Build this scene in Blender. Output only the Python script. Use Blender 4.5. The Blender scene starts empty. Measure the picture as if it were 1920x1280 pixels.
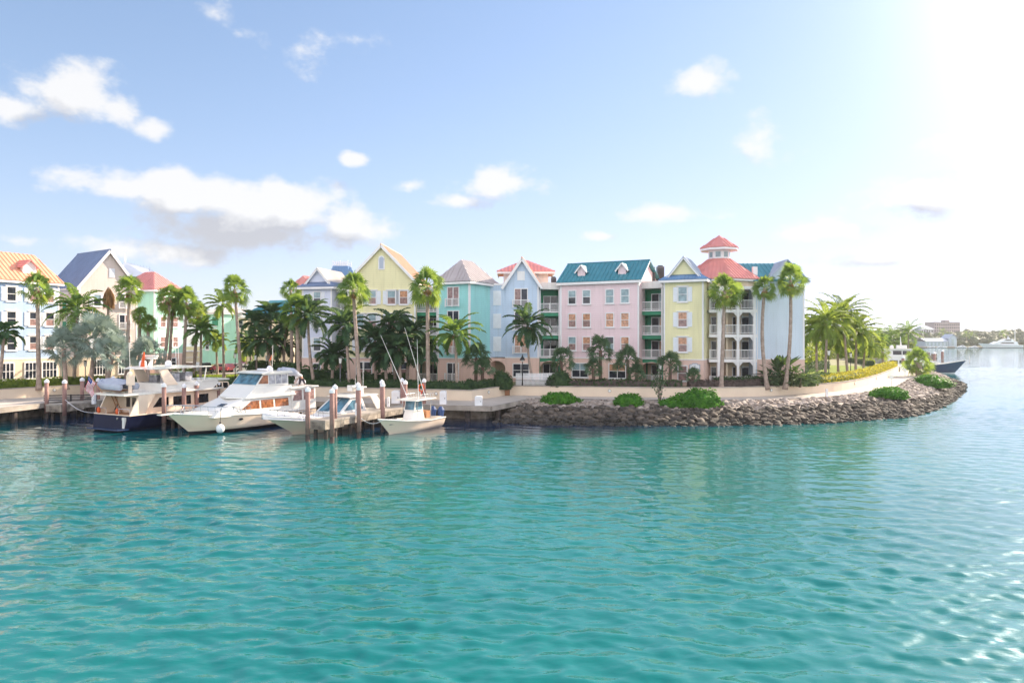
import bpy, bmesh, math, random
import numpy as np
from mathutils import Vector, Matrix, noise as mnoise

SC = bpy.context.scene
COL = SC.collection
PI = math.pi
F, CX, HY, CH = 1280.0, 960.0, 632.0, 8.4   # lens in photo pixels, optical axis, horizon row, eye height

def at(px, py, Y):
    return Vector(((px - CX) / F * Y, Y, CH + (HY - py) / F * Y))
def gp(px, py, z):
    Y = (CH - z) * F / (py - HY)
    return Vector(((px - CX) / F * Y, Y, z))
def pxx(px, Y):
    return (px - CX) / F * Y

# ------------------------------------------------------------------ materials
def new_mat(name):
    m = bpy.data.materials.new(name); m.use_nodes = True
    nt = m.node_tree
    return m, nt, nt.nodes['Principled BSDF']
def N(nt, t, **kw):
    n = nt.nodes.new(t)
    for k, v in kw.items(): setattr(n, k, v)
    return n
def L(nt, a, b): nt.links.new(a, b)
def math_n(nt, op, a, b=None, c=None, clamp=False):
    n = N(nt, 'ShaderNodeMath', operation=op, use_clamp=clamp)
    for i, x in enumerate((a, b, c)):
        if x is None: continue
        if isinstance(x, (int, float)): n.inputs[i].default_value = x
        else: L(nt, x, n.inputs[i])
    return n.outputs[0]
def mixc(nt, fac, a, b, blend='MIX'):
    n = N(nt, 'ShaderNodeMix', data_type='RGBA', blend_type=blend)
    for i, x in ((0, fac), (6, a), (7, b)):
        if isinstance(x, (int, float)): n.inputs[i].default_value = x
        elif isinstance(x, (tuple, list)): n.inputs[i].default_value = (*x[:3], 1)
        else: L(nt, x, n.inputs[i])
    return n.outputs[2]

def paint(name, col, rough=0.6, var=0.12, scale=1.5, metal=0.0, bump=0.0, bscale=30, spec=0.4, dirt=None, coords='Object', coat=0):
    m, nt, b = new_mat(name)
    tc = N(nt, 'ShaderNodeTexCoord')
    nz = N(nt, 'ShaderNodeTexNoise'); nz.inputs['Scale'].default_value = scale; nz.inputs['Detail'].default_value = 6
    L(nt, tc.outputs[coords], nz.inputs['Vector'])
    dk = tuple(c * (1 - var) for c in (dirt or col)); lt = tuple(min(1, c * (1 + var)) for c in col)
    rp = N(nt, 'ShaderNodeMapRange'); rp.inputs[1].default_value = .3; rp.inputs[2].default_value = .7
    L(nt, nz.outputs[0], rp.inputs[0])
    L(nt, mixc(nt, rp.outputs[0], dk, lt), b.inputs['Base Color'])
    b.inputs['Roughness'].default_value = rough; b.inputs['Metallic'].default_value = metal
    b.inputs['Specular IOR Level'].default_value = spec
    if coat: b.inputs['Coat Weight'].default_value = coat
    if bump:
        n2 = N(nt, 'ShaderNodeTexNoise'); n2.inputs['Scale'].default_value = bscale; n2.inputs['Detail'].default_value = 5
        L(nt, tc.outputs[coords], n2.inputs['Vector'])
        bp = N(nt, 'ShaderNodeBump'); bp.inputs['Strength'].default_value = bump; bp.inputs['Distance'].default_value = .05
        L(nt, n2.outputs[0], bp.inputs['Height']); L(nt, bp.outputs[0], b.inputs['Normal'])
    return m

def siding(name, col, step=0.24, var=.075):
    m, nt, b = new_mat(name)
    tc = N(nt, 'ShaderNodeTexCoord'); sp = N(nt, 'ShaderNodeSeparateXYZ')
    L(nt, tc.outputs['Object'], sp.inputs[0])
    fr = math_n(nt, 'FRACT', math_n(nt, 'DIVIDE', sp.outputs[2], step))
    groove = math_n(nt, 'LESS_THAN', fr, .16)
    nz = N(nt, 'ShaderNodeTexNoise'); nz.inputs['Scale'].default_value = .6; nz.inputs['Detail'].default_value = 7
    mp = N(nt, 'ShaderNodeMapping'); mp.inputs['Scale'].default_value = (1.2, 1.2, .35)
    L(nt, tc.outputs['Object'], mp.inputs[0]); L(nt, mp.outputs[0], nz.inputs['Vector'])
    c = mixc(nt, nz.outputs[0], tuple(x * (1 - 2 * var) for x in col), tuple(min(1, x * (1 + 2 * var)) for x in col))
    n3 = N(nt, 'ShaderNodeTexNoise'); n3.inputs['Scale'].default_value = 1.0; n3.inputs['Detail'].default_value = 6
    m3 = N(nt, 'ShaderNodeMapping'); m3.inputs['Scale'].default_value = (3.5, 3.5, .22); L(nt, tc.outputs['Object'], m3.inputs[0]); L(nt, m3.outputs[0], n3.inputs['Vector'])
    r3 = N(nt, 'ShaderNodeMapRange'); r3.inputs[1].default_value = .52; r3.inputs[2].default_value = .8; L(nt, n3.outputs[0], r3.inputs[0])
    c = mixc(nt, math_n(nt, 'MULTIPLY', r3.outputs[0], .55), c, tuple(x * k for x, k in zip(col, (.72, .70, .66))))
    L(nt, mixc(nt, math_n(nt, 'MULTIPLY', groove, .35), c, tuple(x * .62 for x in col)), b.inputs['Base Color'])
    b.inputs['Roughness'].default_value = .55; b.inputs['Specular IOR Level'].default_value = .35
    bp = N(nt, 'ShaderNodeBump'); bp.inputs['Strength'].default_value = .5; bp.inputs['Distance'].default_value = .02
    L(nt, fr, bp.inputs['Height']); L(nt, bp.outputs[0], b.inputs['Normal'])
    return m

def leafmat(name, c1, c2, trans=(.25, .4, .05), tw=.4, scale=1.2):
    m, nt, b = new_mat(name)
    tc = N(nt, 'ShaderNodeTexCoord')
    nz = N(nt, 'ShaderNodeTexNoise'); nz.inputs['Scale'].default_value = scale; nz.inputs['Detail'].default_value = 4
    L(nt, tc.outputs['Object'], nz.inputs['Vector'])
    rp = N(nt, 'ShaderNodeMapRange'); rp.inputs[1].default_value = .32; rp.inputs[2].default_value = .68
    L(nt, nz.outputs[0], rp.inputs[0])
    L(nt, mixc(nt, rp.outputs[0], c1, c2), b.inputs['Base Color'])
    b.inputs['Roughness'].default_value = .65; b.inputs['Specular IOR Level'].default_value = .22
    tr = N(nt, 'ShaderNodeBsdfTranslucent')
    L(nt, mixc(nt, rp.outputs[0], tuple(x * .7 for x in trans), trans), tr.inputs[0])
    mx = N(nt, 'ShaderNodeMixShader'); mx.inputs[0].default_value = tw
    L(nt, b.outputs[0], mx.inputs[1]); L(nt, tr.outputs[0], mx.inputs[2])
    L(nt, mx.outputs[0], nt.nodes['Material Output'].inputs[0])
    return m

def glass(name, col, rough=.06, var=.5, scale=2.0):
    m = paint(name, col, rough=rough, var=var, scale=scale, spec=.5)
    return m

M = {}
def setup_mats():
    for k, c in dict(blue_left=(.38, .50, .70), greypink=(.66, .56, .52), mint=(.40, .72, .58), lavender=(.66, .69, .83), yellow=(.80, .74, .46),
                     turquoise=(.33, .68, .68), sky=(.52, .63, .80), pink=(.82, .63, .67), paleblue=(.60, .68, .80), cream=(.72, .62, .46),
                     peach=(.78, .55, .48), peachlight=(.74, .60, .46), green=(.04, .26, .15), tealwall=(.2, .5, .5), whitewall=(.75, .72, .72)).items():
        M[k] = siding(k + ' siding', c)
    for k, c in dict(orange_roof=(.72, .34, .22), peach_roof=(.70, .45, .34), slate_roof=(.18, .24, .38), red_roof=(.64, .25, .23), grey_roof=(.42, .37, .38),
                     teal_roof=(.05, .22, .28), blue_roof=(.13, .25, .45), white_roof=(.62, .58, .55), palegrey_roof=(.36, .40, .50), paleblue_roof=(.40, .45, .56)).items():
        M[k] = paint(k.replace('_', ' ') + ' metal', c, rough=.42, var=.1, scale=.8, spec=.5)
    M['trim'] = paint('white painted trim', (.78, .76, .78), rough=.5, var=.05)
    M['shutter'] = paint('white shutter paint', (.74, .76, .82), rough=.5, var=.05)
    M['glass_dark'] = glass('dark window glass', (.03, .035, .05))
    M['glass_sky'] = glass('pale blue window glass', (.26, .36, .40), var=.3)  # pale blue grey base colour for the pane
    M['glass_peach'] = glass('window glass with painted peach reflection', (.52, .27, .17), var=.45, scale=3.5)  # peach reflection of sunlit buildings opposite, painted into the pane colour
    M['glass_brown'] = glass('window glass with brown shade', (.30, .19, .18), var=.4, scale=3)
    M['boat_glass'] = glass('tinted boat glass', (.012, .013, .018), rough=.04)
    M['windshield'] = glass('blue boat windscreen', (.08, .17, .23), rough=.04, var=.7, scale=1.2)
    M['brownshade'] = glass('brown curtains behind boat glass', (.28, .11, .05), rough=.08, var=.6, scale=4)
    M['clearvinyl'] = glass('clear vinyl boat curtain', (.36, .36, .40), rough=.1, var=.4, scale=3)
    M['gel'] = paint('white boat gelcoat', (.80, .77, .73), rough=.22, var=.03, scale=.7, spec=.5, coat=.3)
    M['gelcream'] = paint('cream boat gelcoat', (.88, .70, .55), rough=.25, var=.04, scale=.7, coat=.3)
    M['navy'] = paint('navy hull paint', (.008, .011, .035), rough=.3, var=.1, spec=.08)
    M['navy_right'] = paint('blue hull paint', (.02, .045, .12), rough=.15, var=.1, coat=.5)
    M['black'] = paint('black paint', (.015, .015, .018), rough=.45, var=.2)
    M['boot'] = paint('black antifouling', (.02, .02, .025), rough=.6, var=.3)
    M['teak'] = paint('teak wood', (.42, .20, .10), rough=.5, var=.25, scale=6)
    M['steel'] = paint('stainless steel rail', (.6, .6, .62), rough=.25, metal=.9, var=.05)
    M['canvas'] = paint('white canvas cover', (.72, .70, .74), rough=.85, var=.08, scale=2, bump=.4, bscale=3)
    M['rubber'] = paint('grey inflatable rubber', (.40, .43, .52), rough=.6, var=.08)
    M['piling'] = paint('purple brown piling sleeve', (.30, .17, .15), rough=.75, var=.25, scale=3, bump=.3, bscale=14)
    M['pilingold'] = paint('old wet wooden pile', (.07, .055, .05), rough=.9, var=.5, scale=3, bump=.5, bscale=9)
    M['concrete'] = paint('weathered concrete', (.40, .35, .31), rough=.9, var=.18, scale=.7, bump=.25, bscale=12, dirt=(.28, .25, .22))
    M['pierside'] = paint('stained pier concrete', (.36, .31, .26), rough=.9, var=.35, scale=1.4, bump=.3, bscale=9, dirt=(.18, .15, .13))
    M['walkway'] = paint('pale walkway concrete', (.47, .41, .37), rough=.9, var=.12, scale=.4, bump=.1, bscale=8)
    M['seawall'] = paint('cream rendered wall', (.70, .58, .46), rough=.85, var=.06, scale=.5, bump=.15, bscale=6)
    M['trunk'] = paint('palm trunk bark', (.34, .26, .22), rough=.9, var=.3, scale=3, bump=.5, bscale=12)
    M['trunkdark'] = paint('dark fibrous trunk', (.16, .10, .08), rough=.95, var=.4, scale=4, bump=.7, bscale=14)
    M['deadfrond'] = leafmat('dead palm frond', (.26, .15, .07), (.42, .26, .13), (.45, .25, .1), .25)
    M['palm'] = leafmat('fan palm leaf', (.055, .13, .035), (.15, .25, .055), (.40, .54, .08), .4)
    M['palmyellow'] = leafmat('yellow green palm leaf', (.07, .15, .03), (.17, .25, .05), (.44, .54, .08), .42)
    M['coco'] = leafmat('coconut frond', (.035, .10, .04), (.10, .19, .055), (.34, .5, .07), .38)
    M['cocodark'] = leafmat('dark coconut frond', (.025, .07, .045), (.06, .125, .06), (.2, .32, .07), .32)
    M['silver'] = leafmat('silver palm leaf', (.19, .26, .23), (.34, .42, .38), (.35, .42, .3), .25)
    M['sabal'] = leafmat('grey green sabal leaf', (.05, .105, .06), (.10, .17, .09), (.2, .3, .08), .25)
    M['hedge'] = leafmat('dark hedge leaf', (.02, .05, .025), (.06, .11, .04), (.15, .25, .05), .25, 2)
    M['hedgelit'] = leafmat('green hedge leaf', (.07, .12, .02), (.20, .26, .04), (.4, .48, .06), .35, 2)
    M['hedgeyellow'] = leafmat('yellow croton leaf', (.16, .18, .02), (.48, .42, .04), (.7, .62, .06), .4, 2)
    M['hedgepurple'] = leafmat('purple brown hedge leaf', (.06, .05, .05), (.15, .11, .10), (.2, .15, .1), .25, 2.5)
    M['purple'] = leafmat('purple bougainvillea', (.26, .03, .26), (.48, .09, .44), (.6, .1, .5), .3, 1)
    M['seagrape'] = leafmat('bright shrub leaf', (.03, .12, .015), (.08, .24, .02), (.16, .42, .03), .22, 2)
    M['farwood'] = leafmat('distant woodland leaf', (.035, .06, .03), (.09, .125, .05), (.10, .14, .04), .06, .15)
    M['iron'] = paint('black iron', (.02, .02, .022), rough=.5, var=.2)
    M['lamp'] = paint('frosted lantern glass', (.75, .76, .74), rough=.3, var=.05)
    M['whiteplastic'] = paint('white plastic', (.78, .78, .82), rough=.4, var=.04)
    M['tyre'] = paint('tyre rubber', (.02, .02, .02), rough=.9)
    M['rim'] = paint('alloy wheel', (.5, .5, .52), rough=.3, metal=.8)
    M['car_white'] = paint('white car paint', (.78, .77, .75), rough=.2, var=.03, coat=.6)
    M['car_dark'] = paint('dark car paint', (.02, .025, .035), rough=.2, var=.1, coat=.6)
    M['car_red'] = paint('rose car paint', (.50, .12, .14), rough=.2, var=.1, coat=.6)
    M['car_silver'] = paint('silver car paint', (.48, .50, .54), rough=.25, metal=.5, var=.05, coat=.5)
    M['red'] = paint('red paint', (.62, .05, .03), rough=.5)
    M['orange'] = paint('orange buoy plastic', (.75, .12, .03), rough=.5)
    M['bluecover'] = paint('blue outboard cover', (.03, .07, .20), rough=.5, var=.2)
    M['skin'] = paint('skin', (.36, .20, .14), rough=.6, var=.05)
    M['cloth_white'] = paint('white shirt cloth', (.72, .70, .72), rough=.9, var=.06)
    M['cloth_dark'] = paint('dark trouser cloth', (.035, .03, .045), rough=.9, var=.2)
    M['hair'] = paint('dark hair', (.03, .02, .015), rough=.7)
    M['acgrey'] = paint('grey machine casing', (.16, .16, .18), rough=.6, var=.15)
    M['farblue'] = paint('pale blue shed boards', (.34, .44, .54), rough=.6, var=.06)
    M['farwhite'] = paint('white far yacht', (.70, .72, .76), rough=.4, var=.05)
    M['hotel'] = paint('rose hotel render', (.38, .31, .32), rough=.9, var=.08, scale=.1)
    M['plaquewhite'] = paint('white plaque', (.76, .76, .78), rough=.5)
    M['plaqueblue'] = paint('blue grey plaque rim', (.25, .30, .42), rough=.5)
    M['picket'] = paint('white picket paint', (.78, .77, .80), rough=.6, var=.06)
    # ground-like
    m, nt, b = new_mat('garden soil and turf'); M['land'] = m
    tc = N(nt, 'ShaderNodeTexCoord'); nz = N(nt, 'ShaderNodeTexNoise'); nz.inputs['Scale'].default_value = .35; nz.inputs['Detail'].default_value = 8
    L(nt, tc.outputs['Object'], nz.inputs['Vector'])
    L(nt, mixc(nt, nz.outputs[0], (.10, .12, .03), (.28, .25, .13)), b.inputs['Base Color']); b.inputs['Roughness'].default_value = .95
    M['lawn'] = paint('mown lawn', (.20, .25, .04), rough=.95, var=.25, scale=1.0, bump=.6, bscale=25, spec=.1)
    M['road'] = paint('pale driveway', (.42, .36, .31), rough=.95, var=.1, scale=.4)
    M['grass'] = leafmat('grass blade', (.10, .16, .02), (.24, .28, .04), (.4, .5, .05), .35)
    # boulders: dark weed line near the water, paler sun bleached tops
    for k, (a, c2) in dict(rockpale=((.28, .23, .20), (.52, .44, .40)), rockdark=((.045, .037, .032), (.15, .118, .095))).items():
        m, nt, b = new_mat(k + ' stone'); M[k] = m
        tc = N(nt, 'ShaderNodeTexCoord'); oi = N(nt, 'ShaderNodeObjectInfo')
        n1 = N(nt, 'ShaderNodeTexNoise'); n1.inputs['Scale'].default_value = 1.1; n1.inputs['Detail'].default_value = 8
        gm = N(nt, 'ShaderNodeNewGeometry'); L(nt, gm.outputs['Position'], n1.inputs['Vector'])
        rp = N(nt, 'ShaderNodeMapRange'); rp.inputs[1].default_value = .3; rp.inputs[2].default_value = .7
        L(nt, math_n(nt, 'ADD', n1.outputs[0], math_n(nt, 'MULTIPLY', math_n(nt, 'SUBTRACT', oi.outputs['Random'], .5), .35)), rp.inputs[0])
        sp = N(nt, 'ShaderNodeSeparateXYZ'); L(nt, gm.outputs['Position'], sp.inputs[0])
        wet = N(nt, 'ShaderNodeMapRange'); wet.inputs[1].default_value = .62; wet.inputs[2].default_value = .28
        L(nt, math_n(nt, 'ADD', sp.outputs[2], math_n(nt, 'MULTIPLY_ADD', n1.outputs[0], .5, -.25)), wet.inputs[0])
        L(nt, mixc(nt, math_n(nt, 'MULTIPLY', wet.outputs[0], .8), mixc(nt, rp.outputs[0], a, c2), (.022, .020, .018)), b.inputs['Base Color']); b.inputs['Roughness'].default_value = .85
        n2 = N(nt, 'ShaderNodeTexNoise'); n2.inputs['Scale'].default_value = 5; n2.inputs['Detail'].default_value = 8
        L(nt, gm.outputs['Position'], n2.inputs['Vector'])
        bp = N(nt, 'ShaderNodeBump'); bp.inputs['Strength'].default_value = .8; bp.inputs['Distance'].default_value = .12
        L(nt, n2.outputs[0], bp.inputs['Height']); L(nt, bp.outputs[0], b.inputs['Normal'])
setup_mats()

# ------------------------------------------------------------------ mesh collector
class MB:
    def __init__(s): s.v = []; s.f = []; s.m = []; s.mi = 0
    def add(s, vs, fs):
        o = len(s.v); s.v.extend([tuple(p) for p in vs])
        for f in fs: s.f.append(tuple(i + o for i in f)); s.m.append(s.mi)
        return s
    def quad(s, a, b, c, d): return s.add((a, b, c, d), ((0, 1, 2, 3),))
    def tri(s, a, b, c): return s.add((a, b, c), ((0, 1, 2),))
    def box(s, x0, x1, y0, y1, z0, z1, mtx=None):
        vs = [Vector((x, y, z)) for z in (z0, z1) for y in (y0, y1) for x in (x0, x1)]
        if mtx: vs = [mtx @ p for p in vs]
        return s.add(vs, ((0, 2, 3, 1), (4, 5, 7, 6), (0, 1, 5, 4), (2, 6, 7, 3), (0, 4, 6, 2), (1, 3, 7, 5)))
    def beam(s, p0, p1, w, h, up=(0, 0, 1)):
        p0 = Vector(p0); p1 = Vector(p1); d = (p1 - p0)
        if d.length < 1e-6: return s
        d.normalize(); up = Vector(up)
        if abs(d.dot(up)) > .98: up = Vector((1, 0, 0))
        r = d.cross(up).normalized() * w / 2; u = r.cross(d).normalized() * h / 2
        vs = [p + a * r + b * u for p in (p0, p1) for a, b in ((-1, -1), (1, -1), (1, 1), (-1, 1))]
        return s.add(vs, ((0, 1, 2, 3), (7, 6, 5, 4), (0, 4, 5, 1), (1, 5, 6, 2), (2, 6, 7, 3), (3, 7, 4, 0)))
    def tube(s, pts, rs, n=8, cap=True):
        pts = [Vector(p) for p in pts]
        if isinstance(rs, (int, float)): rs = [rs] * len(pts)
        vs = []; ref = None
        for i, p in enumerate(pts):
            d = (pts[min(i + 1, len(pts) - 1)] - pts[max(i - 1, 0)]).normalized()
            if ref is None: ref = Vector((1, 0, 0)) if abs(d.x) < .9 else Vector((0, 1, 0))
            a = d.cross(ref).normalized(); b = d.cross(a).normalized()
            for k in range(n):
                t = 2 * PI * k / n; vs.append(p + (a * math.cos(t) + b * math.sin(t)) * rs[i])
        fs = [(i * n + k, i * n + (k + 1) % n, (i + 1) * n + (k + 1) % n, (i + 1) * n + k) for i in range(len(pts) - 1) for k in range(n)]
        if cap: fs += [tuple(range(n)), tuple(reversed(range((len(pts) - 1) * n, len(pts) * n)))]
        return s.add(vs, fs)
    def prism(s, prof, y0, y1):        # profile in (x,z), extruded in y
        n = len(prof)
        vs = [(x, y0, z) for x, z in prof] + [(x, y1, z) for x, z in prof]
        fs = [tuple(range(n)), tuple(reversed(range(n, 2 * n)))] + [(i, i + n, (i + 1) % n + n, (i + 1) % n) for i in range(n)]
        return s.add(vs, fs)
    def slab(s, poly, z0, z1):         # plan polygon, vertical extrusion
        n = len(poly)
        vs = [(p[0], p[1], z0) for p in poly] + [(p[0], p[1], z1) for p in poly]
        fs = [tuple(reversed(range(n))), tuple(range(n, 2 * n))] + [(i, (i + 1) % n, (i + 1) % n + n, i + n) for i in range(n)]
        return s.add(vs, fs)
    def ball(s, c, r, nu=10, nv=6, sc=(1, 1, 1)):
        c = Vector(c); vs = [c + Vector((0, 0, -r * sc[2]))]
        for j in range(1, nv):
            ph = -PI / 2 + PI * j / nv
            for i in range(nu):
                t = 2 * PI * i / nu
                vs.append(c + Vector((math.cos(ph) * math.cos(t) * r * sc[0], math.cos(ph) * math.sin(t) * r * sc[1], math.sin(ph) * r * sc[2])))
        vs.append(c + Vector((0, 0, r * sc[2]))); fs = []
        for i in range(nu): fs.append((0, 1 + (i + 1) % nu, 1 + i))
        for j in range(nv - 2):
            for i in range(nu):
                a = 1 + j * nu; fs.append((a + i, a + (i + 1) % nu, a + nu + (i + 1) % nu, a + nu + i))
        a = 1 + (nv - 2) * nu
        for i in range(nu): fs.append((a + i, a + (i + 1) % nu, len(vs) - 1))
        return s.add(vs, fs)
    def xf(s, mtx):
        s.v = [tuple(mtx @ Vector(p)) for p in s.v]; return s
    def mesh(s, name, mats, smooth=False, fix=True):
        me = bpy.data.meshes.new(name); me.from_pydata(s.v, [], s.f)
        if not isinstance(mats, (list, tuple)): mats = [mats]
        for m in mats: me.materials.append(M[m] if isinstance(m, str) else m)
        me.polygons.foreach_set('material_index', s.m)
        if fix:
            bm = bmesh.new(); bm.from_mesh(me); bmesh.ops.recalc_face_normals(bm, faces=bm.faces); bm.to_mesh(me); bm.free()
        if smooth: me.polygons.foreach_set('use_smooth', [True] * len(me.polygons))
        me.update(); return me
    def build(s, name, mats, parent=None, smooth=False, loc=None, fix=True):
        o = bpy.data.objects.new(name, s.mesh(name, mats, smooth, fix)); COL.objects.link(o)
        if parent is not None: o.parent = parent
        if loc is not None: o.location = loc
        return o

def thing(name, label, cat, loc=(0, 0, 0), rz=0, group=None):
    o = bpy.data.objects.new(name, None); COL.objects.link(o); o.empty_display_size = .3
    o.location = loc; o.rotation_euler = (0, 0, rz); return tag(o, label, cat, group)
def tag(o, label=None, cat=None, group=None, kind=None):
    if label: o['label'] = label
    if cat: o['category'] = cat
    if group: o['group'] = group
    if kind: o['kind'] = kind
    return o
def copy_thing(o, parent=None):
    c = o.copy(); COL.objects.link(c)
    if parent is not None: c.parent = parent
    for ch in list(o.children): copy_thing(ch, c)
    return c
# ------------------------------------------------------------------ camera, light, sky
SUN_AZ, SUN_EL = math.radians(52), math.radians(26)      # clockwise from +Y
SUN = Vector((math.sin(SUN_AZ) * math.cos(SUN_EL), math.cos(SUN_AZ) * math.cos(SUN_EL), math.sin(SUN_EL)))
cam = bpy.data.cameras.new('camera'); camo = bpy.data.objects.new('camera', cam); COL.objects.link(camo)
camo.location = (0, 0, CH); camo.rotation_euler = (PI / 2, 0, 0)
cam.sensor_width = 36; cam.lens = 36 * F / 1920; cam.shift_y = (HY - 640) / 1920; cam.clip_end = 6000; cam.clip_start = .5
SC.camera = camo
sl = bpy.data.lights.new('sun', 'SUN'); slo = bpy.data.objects.new('sun', sl); COL.objects.link(slo)
sl.energy = 5.0; sl.angle = math.radians(.55); sl.color = (1, .84, .64)
slo.rotation_euler = SUN.to_track_quat('Z', 'Y').to_euler(); slo.location = SUN * 200

def build_world():
    w = bpy.data.worlds.new('World'); SC.world = w; w.use_nodes = True
    nt = w.node_tree; bg = nt.nodes['Background']
    SKY = .132; REAR = 1.08
    sky = N(nt, 'ShaderNodeTexSky', sky_type='NISHITA'); sky.sun_disc = False
    sky.sun_elevation = SUN_EL; sky.sun_rotation = SUN_AZ
    sky.air_density = 1.0; sky.dust_density = .1; sky.ozone_density = 1.2
    tc = N(nt, 'ShaderNodeTexCoord'); vec = tc.outputs['Generated']
    nrm = N(nt, 'ShaderNodeVectorMath', operation='NORMALIZE'); L(nt, vec, nrm.inputs[0]); vec = nrm.outputs[0]
    blobs = [(130, 170, 150, 75, 1), (30, 205, 110, 45, 1), (285, 240, 60, 32, .9), (230, 205, 60, 45, 1),
             (215, 350, 150, 46, 1.15), (370, 368, 210, 66, 1.25), (520, 398, 200, 78, 1.3), (650, 425, 115, 56, 1.1), (440, 432, 220, 62, 1.25), (330, 474, 200, 36, 1), (230, 468, 110, 34, .85),
             (930, 345, 120, 42, .95), (765, 348, 46, 20, .85), (860, 376, 80, 20, .85), (665, 298, 34, 16, .85), (400, 24, 40, 28, .55), (560, 90, 80, 40, .24), (660, 75, 75, 18, .26),
             (1305, 152, 78, 38, .9), (1430, 268, 85, 62, .85), (1235, 398, 125, 30, .85), (1130, 442, 50, 14, .8), (30, 452, 70, 20, .7),
             (1720, 372, 160, 55, .85), (1570, 432, 140, 28, .85), (1640, 488, 170, 24, .9), (1830, 270, 120, 50, .7)]
    def dens(v):
        sp = N(nt, 'ShaderNodeSeparateXYZ'); L(nt, v, sp.inputs[0])
        az = math_n(nt, 'ARCTAN2', sp.outputs[0], sp.outputs[1]); el = math_n(nt, 'ARCSINE', sp.outputs[2])
        cb = N(nt, 'ShaderNodeCombineXYZ'); L(nt, az, cb.inputs[0]); L(nt, el, cb.inputs[1])
        acc = None
        for px, py, rx, ry, s in blobs:
            a = math.atan((px - CX) / F); e = math.atan((HY - py) / math.hypot(F, px - CX)); k = 1 / math.hypot(F, px - CX)
            mp = N(nt, 'ShaderNodeMapping', vector_type='TEXTURE'); L(nt, cb.outputs[0], mp.inputs[0])
            mp.inputs['Location'].default_value = (a, e, 0); mp.inputs['Scale'].default_value = (rx * k * math.cos(a), ry * k, 1)
            ln = N(nt, 'ShaderNodeVectorMath', operation='LENGTH'); L(nt, mp.outputs[0], ln.inputs[0])
            d = math_n(nt, 'MULTIPLY_ADD', ln.outputs['Value'], -s, s)
            acc = d if acc is None else math_n(nt, 'SMOOTH_MAX', acc, d, .12)
        nz = N(nt, 'ShaderNodeTexNoise'); nz.inputs['Scale'].default_value = 15; nz.inputs['Detail'].default_value = 12; nz.inputs['Roughness'].default_value = .6
        sc = N(nt, 'ShaderNodeMapping'); sc.inputs['Scale'].default_value = (1, 1, 1.5); L(nt, v, sc.inputs[0]); L(nt, sc.outputs[0], nz.inputs['Vector'])
        t = math_n(nt, 'ADD', acc, math_n(nt, 'MULTIPLY_ADD', nz.outputs[0], 2.2, -1.20))
        r = N(nt, 'ShaderNodeMapRange', interpolation_type='SMOOTHSTEP'); r.inputs[1].default_value = .02; r.inputs[2].default_value = .68
        L(nt, t, r.inputs[0]); return r.outputs[0], t
    d0, t0 = dens(vec)
    ad = N(nt, 'ShaderNodeVectorMath', operation='ADD'); L(nt, vec, ad.inputs[0]); ad.inputs[1].default_value = (.012, .006, .034)
    d1, t1 = dens(ad.outputs[0])
    CL = 1 / SKY
    sp = N(nt, 'ShaderNodeSeparateXYZ'); L(nt, vec, sp.inputs[0]); az = math_n(nt, 'ARCTAN2', sp.outputs[0], sp.outputs[1]); el = math_n(nt, 'ARCSINE', sp.outputs[2])
    cb = N(nt, 'ShaderNodeCombineXYZ'); L(nt, az, cb.inputs[0]); L(nt, el, cb.inputs[1]); base = None
    for px, py, rx, ry in ((450, 448, 260, 52), (560, 452, 170, 36), (1720, 400, 100, 22), (1640, 496, 110, 13), (130, 240, 120, 18)):
        k = 1 / math.hypot(F, px - CX); a = math.atan((px - CX) / F); mp = N(nt, 'ShaderNodeMapping', vector_type='TEXTURE'); L(nt, cb.outputs[0], mp.inputs[0])
        mp.inputs['Location'].default_value = (a, math.atan((HY - py) * k), 0); mp.inputs['Scale'].default_value = (rx * k * math.cos(a), ry * k, 1)
        ln = N(nt, 'ShaderNodeVectorMath', operation='LENGTH'); L(nt, mp.outputs[0], ln.inputs[0]); q = math_n(nt, 'SUBTRACT', 1, ln.outputs['Value'], clamp=True)
        base = q if base is None else math_n(nt, 'MAXIMUM', base, q)
    lit = math_n(nt, 'MULTIPLY_ADD', math_n(nt, 'SUBTRACT', t0, t1), 1.2, .72)
    lit = math_n(nt, 'SUBTRACT', lit, math_n(nt, 'MULTIPLY', base, 1.25), clamp=True)
    ccol = mixc(nt, lit, tuple(x * CL * .29 for x in (.97, .97, 1.03)), tuple(x * CL * .455 for x in (1.0, .985, .975)))
    # aureole of hazy air round the sun
    dt = N(nt, 'ShaderNodeVectorMath', operation='DOT_PRODUCT'); L(nt, vec, dt.inputs[0]); dt.inputs[1].default_value = SUN
    cosang = math_n(nt, 'MAXIMUM', dt.outputs['Value'], 0)
    gl = math_n(nt, 'ADD', math_n(nt, 'MULTIPLY', math_n(nt, 'POWER', cosang, 9), .07 * CL), math_n(nt, 'MULTIPLY', math_n(nt, 'POWER', cosang, 34), .7 * CL))
    gl = math_n(nt, 'ADD', gl, math_n(nt, 'MULTIPLY', math_n(nt, 'POWER', cosang, 110), 6.0 * CL))
    glc = N(nt, 'ShaderNodeVectorMath', operation='SCALE'); glc.inputs[0].default_value = (1, .96, .90); L(nt, gl, glc.inputs['Scale'])
    # sky colour compressed per channel: clear-sky radiance levels off near the sun
    sx = N(nt, 'ShaderNodeSeparateColor'); L(nt, sky.outputs[0], sx.inputs[0]); cc = N(nt, 'ShaderNodeCombineColor')
    for i, lim in enumerate((.47, .50, .74)):
        e = math_n(nt, 'POWER', 2.718281, math_n(nt, 'MULTIPLY', sx.outputs[i], -1 / (lim * CL)))
        L(nt, math_n(nt, 'MULTIPLY', math_n(nt, 'SUBTRACT', 1, e), lim * CL * 1.02), cc.inputs[i])
    skyc = mixc(nt, 1.0, cc.outputs[0], glc.outputs[0], 'ADD')
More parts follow.
